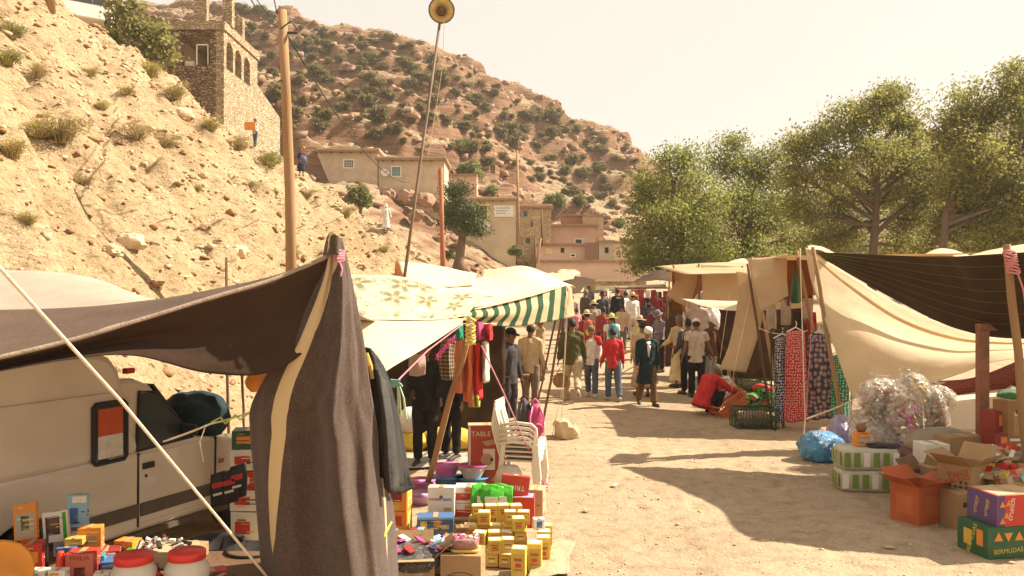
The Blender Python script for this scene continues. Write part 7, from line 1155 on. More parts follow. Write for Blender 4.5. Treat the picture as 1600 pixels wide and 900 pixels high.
# painted post frame
t = thing('stall_frame', 'red painted wooden post frame standing before the parked white car', 'frame', G(1535, 752)); PW = mat('red_painted_wood', (.24, .10, .055), .75, .35, 4, .4, 30, dirt=.4, dcol=(.42, .28, .16)); L = t.location; d = L.y; tp = P(1535, 516, d) - L
MB().box((0, 0, tp.z / 2), (.13, .1, tp.z)).obj('post', PW, t, bevel=.006); e = P(1690, 512, d + .3) - L; MB().box(((tp.x + e.x) / 2 + .03, .15, tp.z + .04), (e.x - tp.x + .2, .1, .09), (0, 0, R(10))).obj('top_beam', PW, t, bevel=.006); MB().box((e.x, .3, tp.z / 2), (.12, .1, tp.z)).obj('post', PW, t, bevel=.006)
# white car behind the sacks
cx = P(1478, 690, 13.0); t = thing('parked_car', 'white car standing under the cream canvas behind the sacks, front to the left', 'car', Vector((cx.x, 13.0, 0)), R(-16)); CW = CARW
MB().prism([(0, .25), (.0, .62), (.06, .74), (.95, .88), (1.6, 1.36), (2.9, 1.38), (3.6, .95), (3.7, .3)], 0, 1.6).obj('car_body', CW, t, bevel=.06); MB().prism([(1.06, .93), (1.58, 1.3), (1.62, 1.32), (1.1, .93)], .1, 1.5).obj('windscreen', GLASSD, t).location = (-.03, 0, .012)
MB().prism([(1.15, .95), (1.62, 1.28), (2.2, 1.3), (2.2, .95)], -.006, -.001).obj('door_window', GLASSD, t); hl = MB().box((-.015, .2, .62), (.05, .3, .17)).obj('headlight', mat('headlamp', (.2, .18, .15), .15), t, bevel=.02); MB().box((-.02, .2, .62), (.03, .34, .21)).obj('headlight_rim', CW, hl, bevel=.02); MB().box((-.015, 1.4, .62), (.05, .3, .17)).obj('headlight', MC['headlamp'], t, bevel=.02)
MB().box((-.04, .8, .38), (.1, 1.64, .2)).obj('bumper', VTRIM, t, bevel=.03)
for x in (.75, 3.0): q = MB().tube([(x, -.01, .29), (x, .18, .29)], .29, 22).obj('wheel', RUBBER, t, True); MB().tube([(x, -.02, .29), (x, .02, .29)], .17, 16).obj('rim', MC['steel_rim'], q)
blob('green_cloth', 'green cloth lying on the white car dashboard side', 'cloth', P(1590, 622, 12.6), (.3, .2, .08), 70, mat('green_cloth', (.06, .16, .08), .8), .6, .3)
o, _ = sheet('red_lace_cloth', [[P(1440, 596, 13.4), P(1520, 590, 13.4), P(1600, 560, 13.2)], [P(1440, 622, 13.4), P(1520, 622, 13.4), P(1600, 610, 13.2)]], mat_print('red_lace', (.12, .02, .015), (.3, .08, .05), (60, 12, 1), .3), 8, .03, world=True, origin=P(1520, 622, 13.4)); tag(o, 'dark red patterned cloth hung behind the sacks', 'cloth')
# ---- far end of the lane
for i, (x, y, w_, h, c) in enumerate([(972, 452, 8, 26, (.55, .18, .14)), (982, 453, 7, 26, (.62, .52, .42)), (992, 452, 8, 24, (.5, .08, .07)), (1002, 452, 8, 30, (.32, .03, .03)), (1012, 454, 7, 28, (.58, .48, .4)), (1021, 453, 8, 34, (.28, .03, .03)), (1030, 456, 8, 30, (.10, .02, .02)), (1040, 455, 8, 34, (.22, .03, .03)), (952, 455, 7, 20, (.55, .40, .32)), (1003, 480, 9, 22, (.26, .02, .03)), (1022, 486, 9, 20, (.20, .02, .02)), (1013, 490, 7, 14, (.05, .22, .12))]): garment('hung_garment', ('pale', 'cream', 'red', 'dark red', 'whitish', 'wine red', 'blackish red', 'wine', 'pinkish', 'lower wine red', 'lower dark red', 'bright green')[i] + ' garment in the clothes stall at the end of the lane', 'clothing', [[(x - w_ / 2, y, 34 + i * .05), (x + w_ / 2, y, 34 + i * .05)], [(x - w_ / 2, y + h / 2, 33.9), (x + w_ / 2, y + h / 2, 33.9)], [(x - w_ / 2, y + h, 34), (x + w_ / 2, y + h, 34)]], fab('far_cloth_%d' % i, c), seed=80 + i, wr=.06)
t = thing('clothes_stall', 'clothes rail stall at the end of the lane', 'stall', GD(1005, 34.3))
for px in (962, 1004, 1046): q = P(px, 448, 34.3) - t.location; MB().tube([Vector((q.x, 0, 0)), Vector((q.x, 0, q.z))], .04, 6).obj('post', WOODP, t)
for py in (450, 478): a = P(960, py, 34.3) - t.location; b = P(1048, py, 34.3) - t.location; MB().tube([Vector((a.x, 0, a.z)), Vector((b.x, 0, b.z))], .03, 6).obj('rail', WOODD, t)
o, _ = sheet('backdrop_cloth', [[(940, 466, 36), (1050, 464, 36)], [(940, 500, 36), (1050, 500, 36)], [(940, 528, 36), (1050, 528, 36)]], cloth('far_back', (.16, .06, .04), .1), 6, .05, origin=P(1000, 528, 36)); tag(o, 'dark red back cloth of the clothes stall at the end of the lane', 'cloth')
pile('heap of wares on the ground left of the clothes stall', GD(935, 36), 1.2, .6, 1.0499999999999998, (WHI, KRAFT2, SHP, LBLU), 110, 71, 0.11); pile('brown heap of wares in front of the clothes stall', GD(1038, 31), 1., .5, 0.8999999999999999, (BRW, DRED, BLA, KRAFT, WHI, RED), 110, 72, 0.11)
# small litter in the lane
for i, (px, py, m) in enumerate([(1390, 858, KRAFT2), (1100, 735, WHI), (915, 800, KRAFT2), (1240, 640, WHI), (960, 760, WHI), (1395, 808, KRAFT)]):
    o = MB().box((0, 0, .004), (.09, .05, .008), None).obj('paper_scrap', m, None); o.location = G(px, py) + Vector((0, 0, .018)); o.rotation_euler = (.1, .05, i); tag(o, ('kraft scrap near the lower cartons', 'white scrap in the middle of the lane', 'pale scrap beside the left goods', 'white scrap before the green crate', 'white scrap on the sunny lane', 'brown card scrap by the orange carton')[i] + ' lying on the ground', 'litter')
# ================================================================== PEOPLE
SKIN = mat('skin_tan', (.30, .155, .085), .55, .08, 8, .05, 60); SKIN2 = mat('skin_brown', (.20, .10, .055), .55, .08, 8, .05, 60); HAIR = mat('black_hair', (.018, .013, .01), .6, .3, 20, .4, 80); HAIRG = mat('grey_hair', (.16, .13, .11), .7, .3, 20, .4, 80); EYE = mat('eye_dark', (.02, .015, .012), .3); LIP = mat('lip', (.22, .07, .05), .5)
def wear(name, c): return mat(name, c, .9, .3, 6, .6, 14, spec=.1, stretch=(1.6, 1.6, .7))
NP = [0]
def skinned(name, m, mb, voxel, parent, smooth_it=4, wr=0.):
    me = mb.mesh(name, m, True); b = bmesh.new(); b.from_mesh(me); bmesh.ops.recalc_face_normals(b, faces=b.faces); b.to_mesh(me); b.free()
    o = bpy.data.objects.new('tmp', me); COL.objects.link(o); r = o.modifiers.new('r', 'REMESH'); r.mode = 'VOXEL'; r.voxel_size = voxel; r.use_smooth_shade = True
    s = o.modifiers.new('s', 'SMOOTH'); s.factor = .5; s.iterations = smooth_it
    dg = bpy.context.evaluated_depsgraph_get(); me2 = bpy.data.meshes.new_from_object(o.evaluated_get(dg)); bpy.data.objects.remove(o); bpy.data.meshes.remove(me)
    me2.name = name
    if wr:
        n_ = len(me2.vertices); co = np.empty(n_ * 3, np.float32); me2.vertices.foreach_get('co', co); co = co.reshape(-1, 3); no = np.empty(n_ * 3, np.float32); me2.vertices.foreach_get('normal', no); no = no.reshape(-1, 3)
        k_ = fbm(co[:, 0] * 7 + co[:, 1] * 9 + NP[0], co[:, 2] * 9 + co[:, 0] * 4, NP[0], 3) * .6 + fbm(co[:, 0] * 16 - co[:, 1] * 12, co[:, 2] * 5 + NP[0] * 3, NP[0] + 5, 2) * .4
        me2.vertices.foreach_set('co', (co + no * (k_ * wr)[:, None]).ravel().astype(np.float32))
    me2.materials.clear(); me2.materials.append(m); return link(name, me2, parent)
def rotx(v, a): c, s = math.cos(a), math.sin(a); return Vector((v.x, v.y * c - v.z * s, v.y * s + v.z * c))
def pose(hips=(0, 0), knees=(0, 0), sh=(0, 0), ab=(8, 8), el=(12, 12), lean=0, turn=0, nod=0, squat=False, inw=(0, 0)):
    """angles in degrees; forward is +y, the figure's right is +x; index 0 = left, 1 = right"""
    J = {'pel': Vector((0, 0, .95))}; L = R(lean)
    up = lambda z: J['pel'] + rotx(Vector((0, 0, z)), -L)
    J['waist'] = up(.12); J['chest'] = up(.34); J['neck'] = up(.53); J['head'] = up(.53) + rotx(Vector((0, .02, .135)), -R(lean * .5 + nod))
    for i, s in enumerate((-1, 1)):
        J['hip', i] = J['pel'] + Vector((s * .09, 0, -.03)); a = R(hips[i]); J['knee', i] = J['hip', i] + rotx(Vector((s * .01, 0, -.43)), a)
        b = a - R(knees[i]); J['ank', i] = J['knee', i] + rotx(Vector((0, 0, -.41)), b); J['toe', i] = J['ank', i] + rotx(Vector((s * .03, .17, -.055)), b * .6)
        sp = J['pel'] + rotx(Vector((s * .168, 0, .45)), -L); J['sho', i] = sp; A = R(sh[i]); B = R(ab[i])
        d = rotx(Vector((s * math.sin(B), 0, -math.cos(B))), A - L * .3); J['elb', i] = sp + d * .29
        E = A + R(el[i]) - L * .3; d2 = rotx(Vector((s * math.sin(B) - s * math.sin(R(inw[i])), 0, -math.cos(B))), E); d2.normalize(); J['wri', i] = J['elb', i] + d2 * .25; J['hd', i] = d2
    mz = min(min(J['ank', 0].z, J['ank', 1].z) - .075, 9)
    for k in J:
        if not (isinstance(k, tuple) and k[0] == 'hd'): J[k] = J[k] - Vector((0, 0, mz))
    return J
def hand(mb, w, d, s, side, r=1.):
    x = Vector((0, 1, 0)) - d * d.y; x = x.normalized() if x.length > .1 else Vector((0, 0, 1)); n = d.cross(x).normalized()     # x across the palm, thumb forward
    mb.tube([w - d * .01, w + d * .03, w + d * .085], [.026, .033, .036], 8, flat=.5, ref=x, round_=True)
    for k, (o_, l) in enumerate(((.026, .07), (.009, .078), (-.009, .072), (-.025, .056))):
        b = w + d * .085 + x * o_; c = n * -side; mb.tube([b - d * .02, b + d * l * .5 + c * .008, b + d * l * .85 + c * .028], [.0095, .009, .0075], 6, round_=True)
    b = w + d * .03 + x * .028; mb.tube([b, b + d * .03 + x * .025, b + d * .062 + x * .03 + n * -side * .01], [.011, .010, .008], 6, round_=True)
def person(label, loc, yaw, H, top, bottom, P_=None, skin=None, hair=HAIR, hat=None, coat=None, long_=0, short=False, shoes=None, vest=None, vox=.012, beard=None, fat=1., collar=None, legs_bare=False, extra=None):
    NP[0] += 1; k = H / 1.76; J = pose(**(P_ or {})); skin = skin or SKIN
    t = thing('person', label, 'person', loc, yaw); t.scale = (k, k, k)
    b = MB(); h = J['head']; nk = J['neck']; ch = J['chest']; pl = J['pel']; wa = J['waist']; ax = (nk - pl).normalized()
    # body: one skin of overlapping tapered volumes
    b.tube([pl - ax * .05, wa, ch, nk - ax * .06], [.125, .115, .135, .09], 14, flat=.72, ref=(1, 0, 0), round_=True); b.tube([nk - ax * .06, nk + (h - nk) * .5], [.058, .055], 10)
    hu = (h - nk).normalized(); rg = [(-.115, .035, .045), (-.09, .055, .07), (-.04, .068, .088), (.02, .076, .098), (.065, .07, .09), (.1, .045, .06), (.118, .015, .02)]
    q = MB().rings([(0, .006, z, rx_, ry2) for z, rx_, ry2 in rg], 14); rot = Vector((0, 0, 1)).rotation_difference(hu).to_matrix(); q.v = [tuple(h + rot @ Vector(v)) for v in q.v]; b.add(q.v, q.f)
    f = lambda x, y, z: h + rot @ Vector((x, y, z))
    b.tube([f(0, .095, .02), f(0, .118, -.025), f(0, .1, -.035)], [.010, .016, .012], 6, round_=True); b.tube([f(0, .085, -.095), f(0, .06, -.1)], [.02, .025], 6, round_=True)
    for s in (-1, 1): b.tube([f(s * .076, -.005, .02), f(s * .086, -.012, .0), f(s * .078, 0, -.03)], [.012, .02, .01], 6, flat=.5, round_=True)
    for i, s in enumerate((-1, 1)):
        b.tube([J['sho', i] - Vector((s * .04, 0, 0)), J['sho', i], J['elb', i]], [.055, .05, .038], 8, round_=True); b.tube([J['elb', i], J['wri', i]], [.038, .025], 8, round_=True); hand(b, J['wri', i], J['hd', i], k, s)
        b.tube([J['hip', i], J['knee', i]], [.082, .05], 10, round_=True); kn, an = J['knee', i], J['ank', i]; b.tube([kn, kn.lerp(an, .3) + Vector((0, -.012, 0)), an], [.05, .053, .033], 8, round_=True); b.tube([an + Vector((0, -.03, -.035)), J['toe', i]], [.034, .026], 8, round_=True)
    skinned('body', skin, b, vox, t)
    for s in (-1, 1): MB().rings([(0, 0, -.012, .004, .003), (0, 0, 0, .015, .008), (0, 0, .012, .004, .003)], 8).obj('eye', EYE, t, True, loc=f(s * .032, .094, .018))
    MB().rings([(0, 0, -.008, .01, .004), (0, 0, 0, .024, .006), (0, 0, .008, .01, .004)], 8).obj('mouth', LIP, t, True, loc=f(0, .093, -.058))
    e = .014 * fat
    # trousers
    if bottom is not None:
        c = MB(); c.tube([pl - ax * .06, pl + ax * .05, wa + ax * .02], [.138 * fat, .138 * fat, .122 * fat], 14, flat=.74, ref=(1, 0, 0))
        for i in (0, 1):
            kn, an = J['knee', i], J['ank', i]; c.tube([J['hip', i] + Vector((0, 0, .02)), J['hip', i].lerp(kn, .5), kn, kn.lerp(an, .6), an + Vector((0, 0, -.01)) + (kn - an).normalized() * .03], [.10 * fat, .094 * fat, .078, .072, .070], 10, round_=False)
        skinned('trousers', bottom, c, vox * 1.2, t, 5, .022)
    # shirt or coat
    c = MB(); e2 = 1.12 * fat if coat else fat; hem = -.165 if not coat else -.1 - long_
    rr = [(pl + ax * hem, .172 + .13 * long_), (pl + ax * min(-.05, hem * .5), .170 + .05 * long_), (wa, .155), (ch - ax * .04, .163), (ch + ax * .07, .163), (nk - ax * .085, .125), (nk - ax * .02, .07)]
    c.tube([p for p, _ in rr], [r_ * e2 for _, r_ in rr], 16, flat=.74, ref=(1, 0, 0))
    for i, s in enumerate((-1, 1)):
        el_ = J['elb', i]; wr_ = J['wri', i]; c.tube([J['sho', i] - Vector((s * .07, 0, -.01)), J['sho', i] + Vector((s * .005, 0, .0)), J['sho', i].lerp(el_, .55 if short else 1.)], [.07 * e2, .07 * e2, (.068 if short else .058) * e2], 10, round_=not short)
        if not short: c.tube([el_, el_.lerp(wr_, .5), wr_ - J['hd', i] * .01], [.056 * e2, .052 * e2, .046 * e2], 9)
    top_o = skinned('coat' if coat else 'shirt', coat or top, c, vox * 1.2, t, 5, .026)
    if coat and top is not None:   # the shirt front shows in the coat's opening
        v = MB(); v.tube([ch + Vector((0, .085, .12)), ch + Vector((0, .132, .02)), wa + Vector((0, .125, .02))], [.05, .042, .012], 8, flat=.5, ref=(1, 0, 0)); v.obj('shirt_front', top, t, True)
    if collar: MB().tube([nk + Vector((.062 * math.cos(a), .055 * math.sin(a) + .01, .0 - .02 * math.sin(a))) for a in np.linspace(0, 6.28, 15)], .017, 6).obj('collar', collar, t, True)
    sm_ = shoes or mat('dark_shoe', (.045, .03, .022), .6)
    for i in (0, 1): an = J['ank', i]; s_ = MB().tube([an + Vector((0, -.05, -.03)), an + Vector((0, .0, -.022)), J['toe', i] + Vector((0, .01, .012)), J['toe', i] + Vector((0, .05, .005))], [.042, .05, .045, .028], 10, flat=.85, round_=True).obj('shoe', sm_, t, True)
    # hair and hats
    if hair is not None and hat is None or hair is not None and hat[0] != 'wrap':
        g_ = [(-.06, .0, -.03, .045, .05), (-.03, .01, -.02, .079, .088), (.02, 0, -.012, .083, .097), (.07, 0, -.006, .077, .093), (.105, 0, 0, .05, .066), (.125, 0, 0, .015, .02)]
        q = MB().rings([(0, y_, z, rx_, ry2) for z, _, y_, rx_, ry2 in g_], 16); q.v = [tuple(h + rot @ Vector((x, min(y, .045 + max(0, z) * .45), z))) for x, y, z in q.v]; q.obj('hair', hair, t, True)
    if beard: q = MB().rings([(0, .045, -.125, .02, .03), (0, .04, -.1, .052, .06), (0, .03, -.06, .066, .072), (0, .0, -.03, .07, .07)], 12); q.v = [tuple(h + rot @ Vector(v)) for v in q.v]; q.obj('beard', beard, t, True)
    if hat:
        kind, hm = hat[:2]; ho = None
        def put(mb, nm, m_, par=t): mb.v = [tuple(h + rot @ Vector(v)) for v in mb.v]; return mb.obj(nm, m_, par, True)
        if kind == 'cap':
            ho = put(MB().rings([(0, 0, .03, .086, .104), (0, 0, .07, .084, .1), (0, 0, .105, .066, .078), (0, 0, .125, .03, .035), (0, 0, .13, .005, .005)], 18), 'cap', hm); vs = []
            q = MB(); n_ = 9; top_ = [(.085 * math.sin(a), .085 + .095 * math.cos(a), .038 - .02 * math.cos(a)) for a in np.linspace(-1.45, 1.45, n_)]; inn = [(.08 * math.sin(a), .06 * math.cos(a) + .03, .045) for a in np.linspace(-1.45, 1.45, n_)]
            q.add([p for p in top_] + inn, [(i, i + 1, n_ + i + 1, n_ + i) for i in range(n_ - 1)]); o_ = put(q, 'peak', hm, ho); md = o_.modifiers.new('s', 'SOLIDIFY'); md.thickness = .008
        elif kind == 'brim':
            ho = put(MB().rings([(0, 0, .035, .088, .105), (0, 0, .1, .082, .098), (0, 0, .15, .065, .08), (0, 0, .165, .03, .04), (0, 0, .16, .005, .005)], 20), 'hat', hm); w_ = hat[2] if len(hat) > 2 else .1
            o_ = put(MB().rings([(0, 0, .045, .086, .102), (0, 0, .035, .088 + w_ * .6, .1 + w_ * .6), (0, 0, .022, .088 + w_, .1 + w_), (0, 0, .014, .086 + w_, .098 + w_), (0, 0, .026, .085, .1)], 26), 'brim', hm, ho)
            put(MB().rings([(0, 0, .045, .0895, .1065), (0, 0, .066, .0885, .1055)], 20, caps=False), 'hat_band', mat('hat_band', (.2, .1, .05)), ho)
        elif kind in ('skull', 'wrap'):
            g_ = [(0, 0, .015, .084, .102), (0, 0, .06, .09, .108), (0, 0, .105, .082, .098), (0, 0, .128, .05, .06), (0, 0, .132, .01, .01)] if kind == 'skull' else [(0, -.02, -.11, .075, .07), (0, -.015, -.05, .09, .095), (0, -.01, .03, .092, .102), (0, -.005, .09, .076, .09), (0, 0, .13, .03, .035), (0, 0, .135, .005, .005)]
            q = MB().rings(g_, 18)
            if kind == 'wrap': q.v = [(x, min(y, .06 + max(0, z) * .3), z) for x, y, z in q.v]
            put(q, 'cap' if kind == 'skull' else 'headscarf', hm)
    if extra: extra(t, J, f)
    return t
def ruck(m, m2):
    def go(t, J, f):
        c = J['chest']; o = blob('backpack', None, None, c + Vector((0, -.24, -.28)), (.15, .11, .24), 5, m, .95, .08, t, 3); blob('pocket', None, None, (0, -.1, .03), (.1, .05, .1), 6, m2, .9, .05, o, 3)
        for s in (-1, 1): MB().tube([c + Vector((s * .09, -.13, .12)), c + Vector((s * .10, .0, .175)), c + Vector((s * .1, .115, .1)), c + Vector((s * .11, .115, -.1)), c + Vector((s * .13, -.02, -.2))], .018, 6, flat=.5).obj('strap', m2, t, True)
    return go
def held(fn): return fn
WT = wear('white_cotton', (.66, .60, .54)); JEAN = mat('blue_denim', (.085, .115, .15), .9, .45, 6, .5, 16, spec=.1, stretch=(1.6, 1.6, .6)); KHA = wear('khaki', (.42, .33, .21)); BLK_ = wear('black_cloth', (.022, .02, .02)); BRN = wear('brown_trousers', (.14, .075, .035)); NAVY = wear('navy_green_wool', (.018, .032, .034)); OLI = wear('olive_knit', (.085, .08, .03)); REDS = wear('red_knit', (.48, .035, .035)); GRY = wear('grey_violet_cloth', (.17, .14, .15)); CRMR = wear('cream_wool', (.55, .43, .24)); BEI = wear('beige_cotton', (.46, .38, .29)); MAR = wear('maroon_cloth', (.24, .04, .04)); STRAW = mat('straw', (.58, .46, .25), .85, .12, 20, .5, 120); YHAT = mat('yellow_straw', (.62, .58, .14), .85, .12, 20, .5, 120); WCAP = wear('white_cap', (.70, .65, .56))
def at(px, d): return GD(px, d)
PI = math.pi
person('man in a long navy coat and white skullcap walking toward the camera', at(1011, 17.7), PI + .15, 1.70, WT, BRN, dict(hips=(16, -12), knees=(8, 14), sh=(-8, 10), ab=(10, 10), el=(14, 18), nod=18), SKIN, HAIRG, ('skull', WCAP), NAVY, .34, collar=None)
person('boy in a red sweater and jeans walking away up the lane', at(958, 18.5), .08, 1.62, REDS, JEAN, dict(hips=(10, -10), knees=(6, 16), sh=(4, -2), ab=(9, 9), el=(22, 22)), SKIN2, shoes=wear('grey_trainers', (.4, .36, .3)))
t = person('boy in a white shirt with red shoulders and an olive cap, facing the camera', at(924, 19.2), PI - .25, 1.63, WT, JEAN, dict(hips=(8, -8), knees=(4, 14), sh=(5, -5), ab=(8, 8), el=(30, 20), nod=4), SKIN, HAIR, ('skull', wear('olive_cap', (.15, .15, .06))), shoes=wear('grey_trainers', (.4, .36, .3)))
J_ = pose(hips=(8, -8), knees=(4, 14))
for s in (-1, 1): MB().tube([J_['sho', 0 if s < 0 else 1] + Vector((s * -.06, .0, .03)), J_['sho', 0 if s < 0 else 1] + Vector((s * .0, .01, .02)), J_['sho', 0 if s < 0 else 1] + Vector((s * .03, .02, -.08))], [.075, .086, .078], 10, round_=True).obj('shoulder_panel', REDS, t, True)
person('big man in an olive sweater and khaki trousers walking away beside the awning', at(894, 18.5), -.05, 1.84, OLI, KHA, dict(hips=(18, -22), knees=(14, 38), sh=(-6, 8), ab=(12, 12), el=(12, 14)), SKIN2, shoes=wear('tan_boots', (.42, .33, .22)), fat=1.18)
person('hiker in a straw hat with a red shirt and yellow pack', at(917, 25), .1, 1.76, MAR, KHA, dict(hips=(8, -8), knees=(4, 10)), SKIN, HAIR, ('brim', STRAW, .09), extra=ruck(wear('pack_red', (.35, .08, .06)), wear('pack_yellow', (.62, .5, .08))), vox=.018)
person('person in a maroon shirt seen between the two straw hats', at(943, 26.5), .0, 1.75, MAR, BLK_, dict(hips=(5, -5)), SKIN2, vox=.018)
person('hiker in a bright yellow hat and white shirt with a teal pack', at(956, 24.2), .05, 1.72, WT, KHA, dict(hips=(8, -6), knees=(2, 10)), SKIN, HAIR, ('brim', YHAT, .1), short=True, extra=ruck(wear('pack_teal', (.05, .22, .24)), wear('pack_blue', (.10, .25, .34))), vox=.018)
person('hiker in a straw hat and white shirt farther up the lane', at(989, 31), .2, 1.75, WT, BEI, dict(hips=(6, -6)), SKIN, HAIR, ('brim', STRAW, .1), vox=.022)
person('hiker in a cream hat with a lime green pack', at(1000, 23.4), .0, 1.70, BEI, BLK_, dict(hips=(10, -8), knees=(4, 12)), SKIN, HAIR, ('brim', wear('cream_hat', (.60, .50, .32)), .11), extra=ruck(wear('pack_lime', (.50, .55, .10)), wear('pack_lime2', (.60, .62, .20))), vox=.018)
person('man in a beige djellaba half hidden behind the navy coat', at(1004, 19.3), .1, 1.74, None, None, dict(hips=(6, -6)), SKIN2, HAIR, None, wear('beige_djellaba', (.46, .34, .20)), .62, vox=.016)
person('man in a grey hat and violet grey shirt looking down at his hands', at(1031, 24.6), PI - 1.1, 1.80, GRY, BLK_, dict(sh=(22, 28), el=(62, 58), ab=(10, 10), nod=16, inw=(30, 30)), SKIN, HAIRG, ('brim', wear('grey_felt', (.17, .17, .18)), .055), vox=.016)
person('man in a black broad hat standing left of the grey hatted man', at(1016, 27), 2.2, 1.72, wear('dark_maroon', (.12, .03, .03)), BLK_, dict(), SKIN2, HAIR, ('brim', wear('black_felt', (.02, .018, .018)), .1), vox=.02)
person('man in a long cream djellaba with a red sash at the right stalls', at(1062, 21), .5, 1.82, None, None, dict(sh=(20, 10), el=(40, 30)), SKIN2, HAIRG, None, CRMR, .66, vox=.016, extra=lambda t, J, f: MB().tube([J['pel'] + Vector((.2 * math.cos(a), .145 * math.sin(a), .03)) for a in np.linspace(0, 6.28, 20)], .028, 6).obj('sash', REDS, t, True))
person('man in a dark striped jacket behind the white capped man in a tee', at(1075, 19.6), .3, 1.78, wear('charcoal_stripe', (.07, .075, .09)), BLK_, dict(sh=(10, 10), el=(30, 30)), SKIN2, HAIR, vox=.016)
person('man in a white cap and beige tee shirt, back to the camera', at(1088, 19), -.1, 1.80, BEI, BLK_, dict(hips=(4, -2), sh=(-4, 16), ab=(14, 22), el=(14, 8)), SKIN2, HAIR, ('cap', WCAP), short=True, fat=1.12)
person('man in a brown jacket and white cap facing the man in the tee shirt', at(1110, 20), PI + .7, 1.80, wear('salmon_shirt', (.55, .17, .10)), wear('pale_grey_trousers', (.36, .33, .30)), dict(sh=(14, 8), el=(24, 20), ab=(10, 10), nod=16), SKIN2, HAIRG, ('cap', WCAP), wear('brown_jacket', (.105, .06, .04)), .0)
# squatting man in red, bent over the crates
person('man in a red jacket and pale cap squatting before the orange crates', at(1098, 16.4), -1.15, 1.72, REDS, BLK_, dict(hips=(118, 112), knees=(140, 138), sh=(55, 60), el=(22, 18), ab=(14, 12), lean=24, nod=34), SKIN2, HAIRG, ('cap', wear('pale_cap', (.5, .45, .38))), REDS, .05, fat=1.12)
person('man in a black cap and charcoal shirt standing at the chair stack, face turned left', at(796, 14.6), PI + .95, 1.80, wear('charcoal_shirt', (.06, .05, .055)), wear('charcoal_trousers', (.05, .04, .04)), dict(sh=(2, -2), el=(10, 12), ab=(9, 9)), SKIN2, HAIR, ('cap', wear('black_cap', (.02, .022, .03))), collar=wear('charcoal_shirt', (.06, .05, .055)))
person('man in a beige jacket with his back turned, right of the black capped man', at(829, 16.6), -.35, 1.80, wear('khaki_jacket', (.44, .35, .22)), wear('taupe_trousers', (.17, .13, .10)), dict(hips=(3, -3), sh=(10, 10), el=(25, 25), ab=(8, 8)), SKIN2, HAIR, ('cap', wear('khaki_cap', (.4, .3, .2))), short=False)
person('shopkeeper in dark clothes deep in the shade of the first left stall', at(664, 11.8), PI, 1.74, BLK_, BLK_, dict(sh=(10, 10), el=(40, 40)), SKIN2, vox=.018); person('person in a dark blue coat standing inside the first left stall', at(705, 12.2), PI - .6, 1.7, wear('night_blue', (.03, .03, .05)), BLK_, dict(), SKIN2, HAIR, vox=.018)
person('two-tone dressed man with a blue cap at the tip of the striped awning', at(893, 30), .2, 1.78, wear('slate_pink', (.22, .12, .14)), BLK_, dict(), SKIN, HAIR, ('cap', wear('blue_cap', (.12, .24, .42))), vox=.022)
person('grey haired man in a dark checked jacket left of the lane', at(913, 31.5), -.9, 1.86, wear('dark_check', (.075, .055, .045)), BLK_, dict(lean=6), SKIN2, HAIRG, vox=.022)
person('person in a dark hat facing the camera in the crowd', at(941, 32), PI, 1.72, wear('dark_blue_grey', (.06, .06, .075)), BLK_, dict(), SKIN2, HAIR, ('brim', BLK_, .06), vox=.022)
person('man in a black jacket with a white back print farther up the lane', at(965, 32.5), .1, 1.86, BLK_, BLK_, dict(hips=(6, -6)), SKIN2, HAIR, vox=.022, extra=lambda t, J, f: MB().box(J['chest'] + Vector((0, -.135, .09)), (.16, .01, .025)).obj('back_print', WT, t))
person('person in white beside the clothes stall rail', at(978, 33.3), 1.0, 1.68, WT, BLK_, dict(), SKIN2, HAIR, vox=.022); person('person in dark red in front of the clothes stall', at(1026, 32.8), PI, 1.7, wear('wine', (.16, .02, .03)), BLK_, dict(), SKIN2, HAIR, vox=.022); person('child in pink beside the man in the blue cap', at(901, 29.4), .4, 1.35, wear('pink_top', (.55, .22, .24)), JEAN, dict(), SKIN, HAIR, vox=.02); person('person in a tan shirt seen under the striped awning', at(845, 22.5), 1.2, 1.7, wear('tan_shirt', (.40, .28, .16)), BRN, dict(sh=(10, 20), el=(40, 40)), SKIN2, HAIR, vox=.02); person('person in brown under the striped awning, left one', at(778, 17.5), PI, 1.72, wear('brown_shirt', (.12, .07, .045)), BLK_, dict(), SKIN2, HAIR, vox=.02)
# on the hillside path
def onhill(px, py):
    q = hit(px, py, hill, 30, 50.2, .05) or P(px, py, 49.5); return Vector((q.x, q.y, float(hill(q.x, q.y))))
p = onhill(399, 231); person('boy in a striped white shirt carrying an orange box down the slope', p, PI - .3, 44 / F * p.y * 1.02, wear('stripe_white', (.52, .46, .46)), JEAN, dict(sh=(30, 30), el=(60, 60), ab=(8, 8), inw=(15, 15), hips=(10, -6)), SKIN2, vox=.02)
o = carton('orange box carried by the boy on the slope', p + Vector((-.14, -.30, .70)), (.46, .3, .32), 10, ORA)
p = onhill(471, 276); person('woman in a dark dress and headscarf carrying bundles down the slope', p, PI + .2, 44 / F * p.y, wear('black_violet_dress', (.04, .03, .06)), None, dict(sh=(20, 16), el=(50, 45), ab=(12, 12)), SKIN2, None, ('wrap', wear('brown_scarf', (.22, .10, .05))), wear('black_violet_dress', (.04, .03, .06)), .5, vox=.02)
blob('carried_bundle', 'blue and black bundle held by the woman on the slope', 'bundle', p + Vector((.16, -.28, .55)), (.17, .15, .22), 81, mat_bag('bundle_blue', (.06, .09, .16), (.03, .02, .03), 9, .7), .9, .2)
p = onhill(603, 362); person('man in a white hooded djellaba walking up the slope, back turned', p, .1, 44 / F * p.y, None, None, dict(sh=(-6, 8), ab=(16, 16), hips=(8, -8)), SKIN2, None, ('wrap', WCAP), wear('white_djellaba', (.62, .58, .52)), .62, vox=.02)

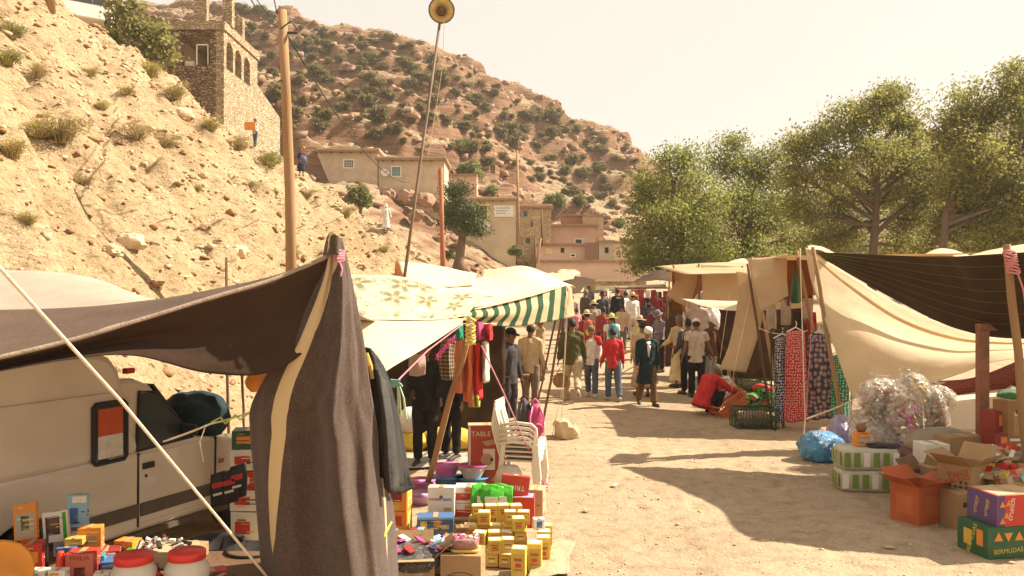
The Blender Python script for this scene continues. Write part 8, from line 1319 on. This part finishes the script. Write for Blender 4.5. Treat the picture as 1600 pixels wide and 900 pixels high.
# more of the crowd farther up the lane
for i, (px, d, yaw, H, c, c2, hat, lab) in enumerate([(928, 28.5, .2, 1.7, (.30, .24, .18), (.05, .05, .07), ('brim', STRAW, .08), 'hiker in a straw hat and taupe shirt in the middle of the crowd'), (972, 28, -.3, 1.66, (.42, .30, .20), (.12, .10, .08), None, 'bareheaded person in light brown between the two hikers'), (1012, 29.5, .4, 1.7, (.06, .07, .10), (.03, .03, .03), ('cap', BLK_), 'person in a dark jacket and cap behind the cream hat'), (948, 35, PI, 1.7, (.50, .42, .34), (.10, .08, .06), ('skull', WCAP), 'far person in a pale robe and white cap facing the camera'), (1042, 28.8, 1.4, 1.7, (.10, .05, .04), (.03, .03, .03), None, 'person in brown bending over wares right of the grey hatted man'), (884, 33, .5, 1.7, (.35, .10, .10), (.08, .08, .10), ('wrap', wear('rose_scarf', (.5, .2, .2))), 'woman in a rose headscarf at the far left of the crowd'), (920, 37, PI, 1.72, (.12, .13, .16), (.04, .04, .05), None, 'far person in slate grey beyond the checked jacket man'), (996, 36, -.5, 1.7, (.45, .35, .12), (.1, .08, .05), ('brim', STRAW, .08), 'far hiker in mustard under a straw hat')]):
    person(lab, at(px, d), yaw, H, wear('crowd_top_%d' % i, c), wear('crowd_leg_%d' % i, c2), dict(hips=(8, -8), knees=(4, 10), sh=(12 - 4 * i % 14, -6), el=(20, 30)), SKIN2, HAIR, hat, vox=.024)
t = thing('shoulder_bag', 'tan shoulder bag carried low by the big man in olive', 'bag', at(876, 18.6) + Vector((0, 0, .28))); blob('bag_body', None, None, (0, 0, 0), (.17, .1, .17), 91, wear('tan_leather', (.30, .17, .09)), .9, .12, t, 3); MB().tube([(-.1, 0, .28), (.02, 0, .48), (.1, 0, .28)], .012, 6).obj('strap', wear('tan_leather', (.30, .17, .09)), t, True)

# ================================================================== DUSTY AIR
hm = bpy.data.materials.new('dusty_air'); hm.use_nodes = True; ht = hm.node_tree; ht.nodes.clear(); ho_ = ht.nodes.new('ShaderNodeOutputMaterial'); hv = ht.nodes.new('ShaderNodeVolumePrincipled')
hv.inputs['Color'].default_value = (.96, .89, .77, 1); hv.inputs['Density'].default_value = .0005; hv.inputs['Anisotropy'].default_value = .2; ht.links.new(hv.outputs[0], ho_.inputs['Volume'])
o = MB().box((0, 720, 23.5), (1900, 1640, 97)).obj('haze', hm); tag(o, 'thin dusty haze filling the valley air', 'haze', kind='stuff')
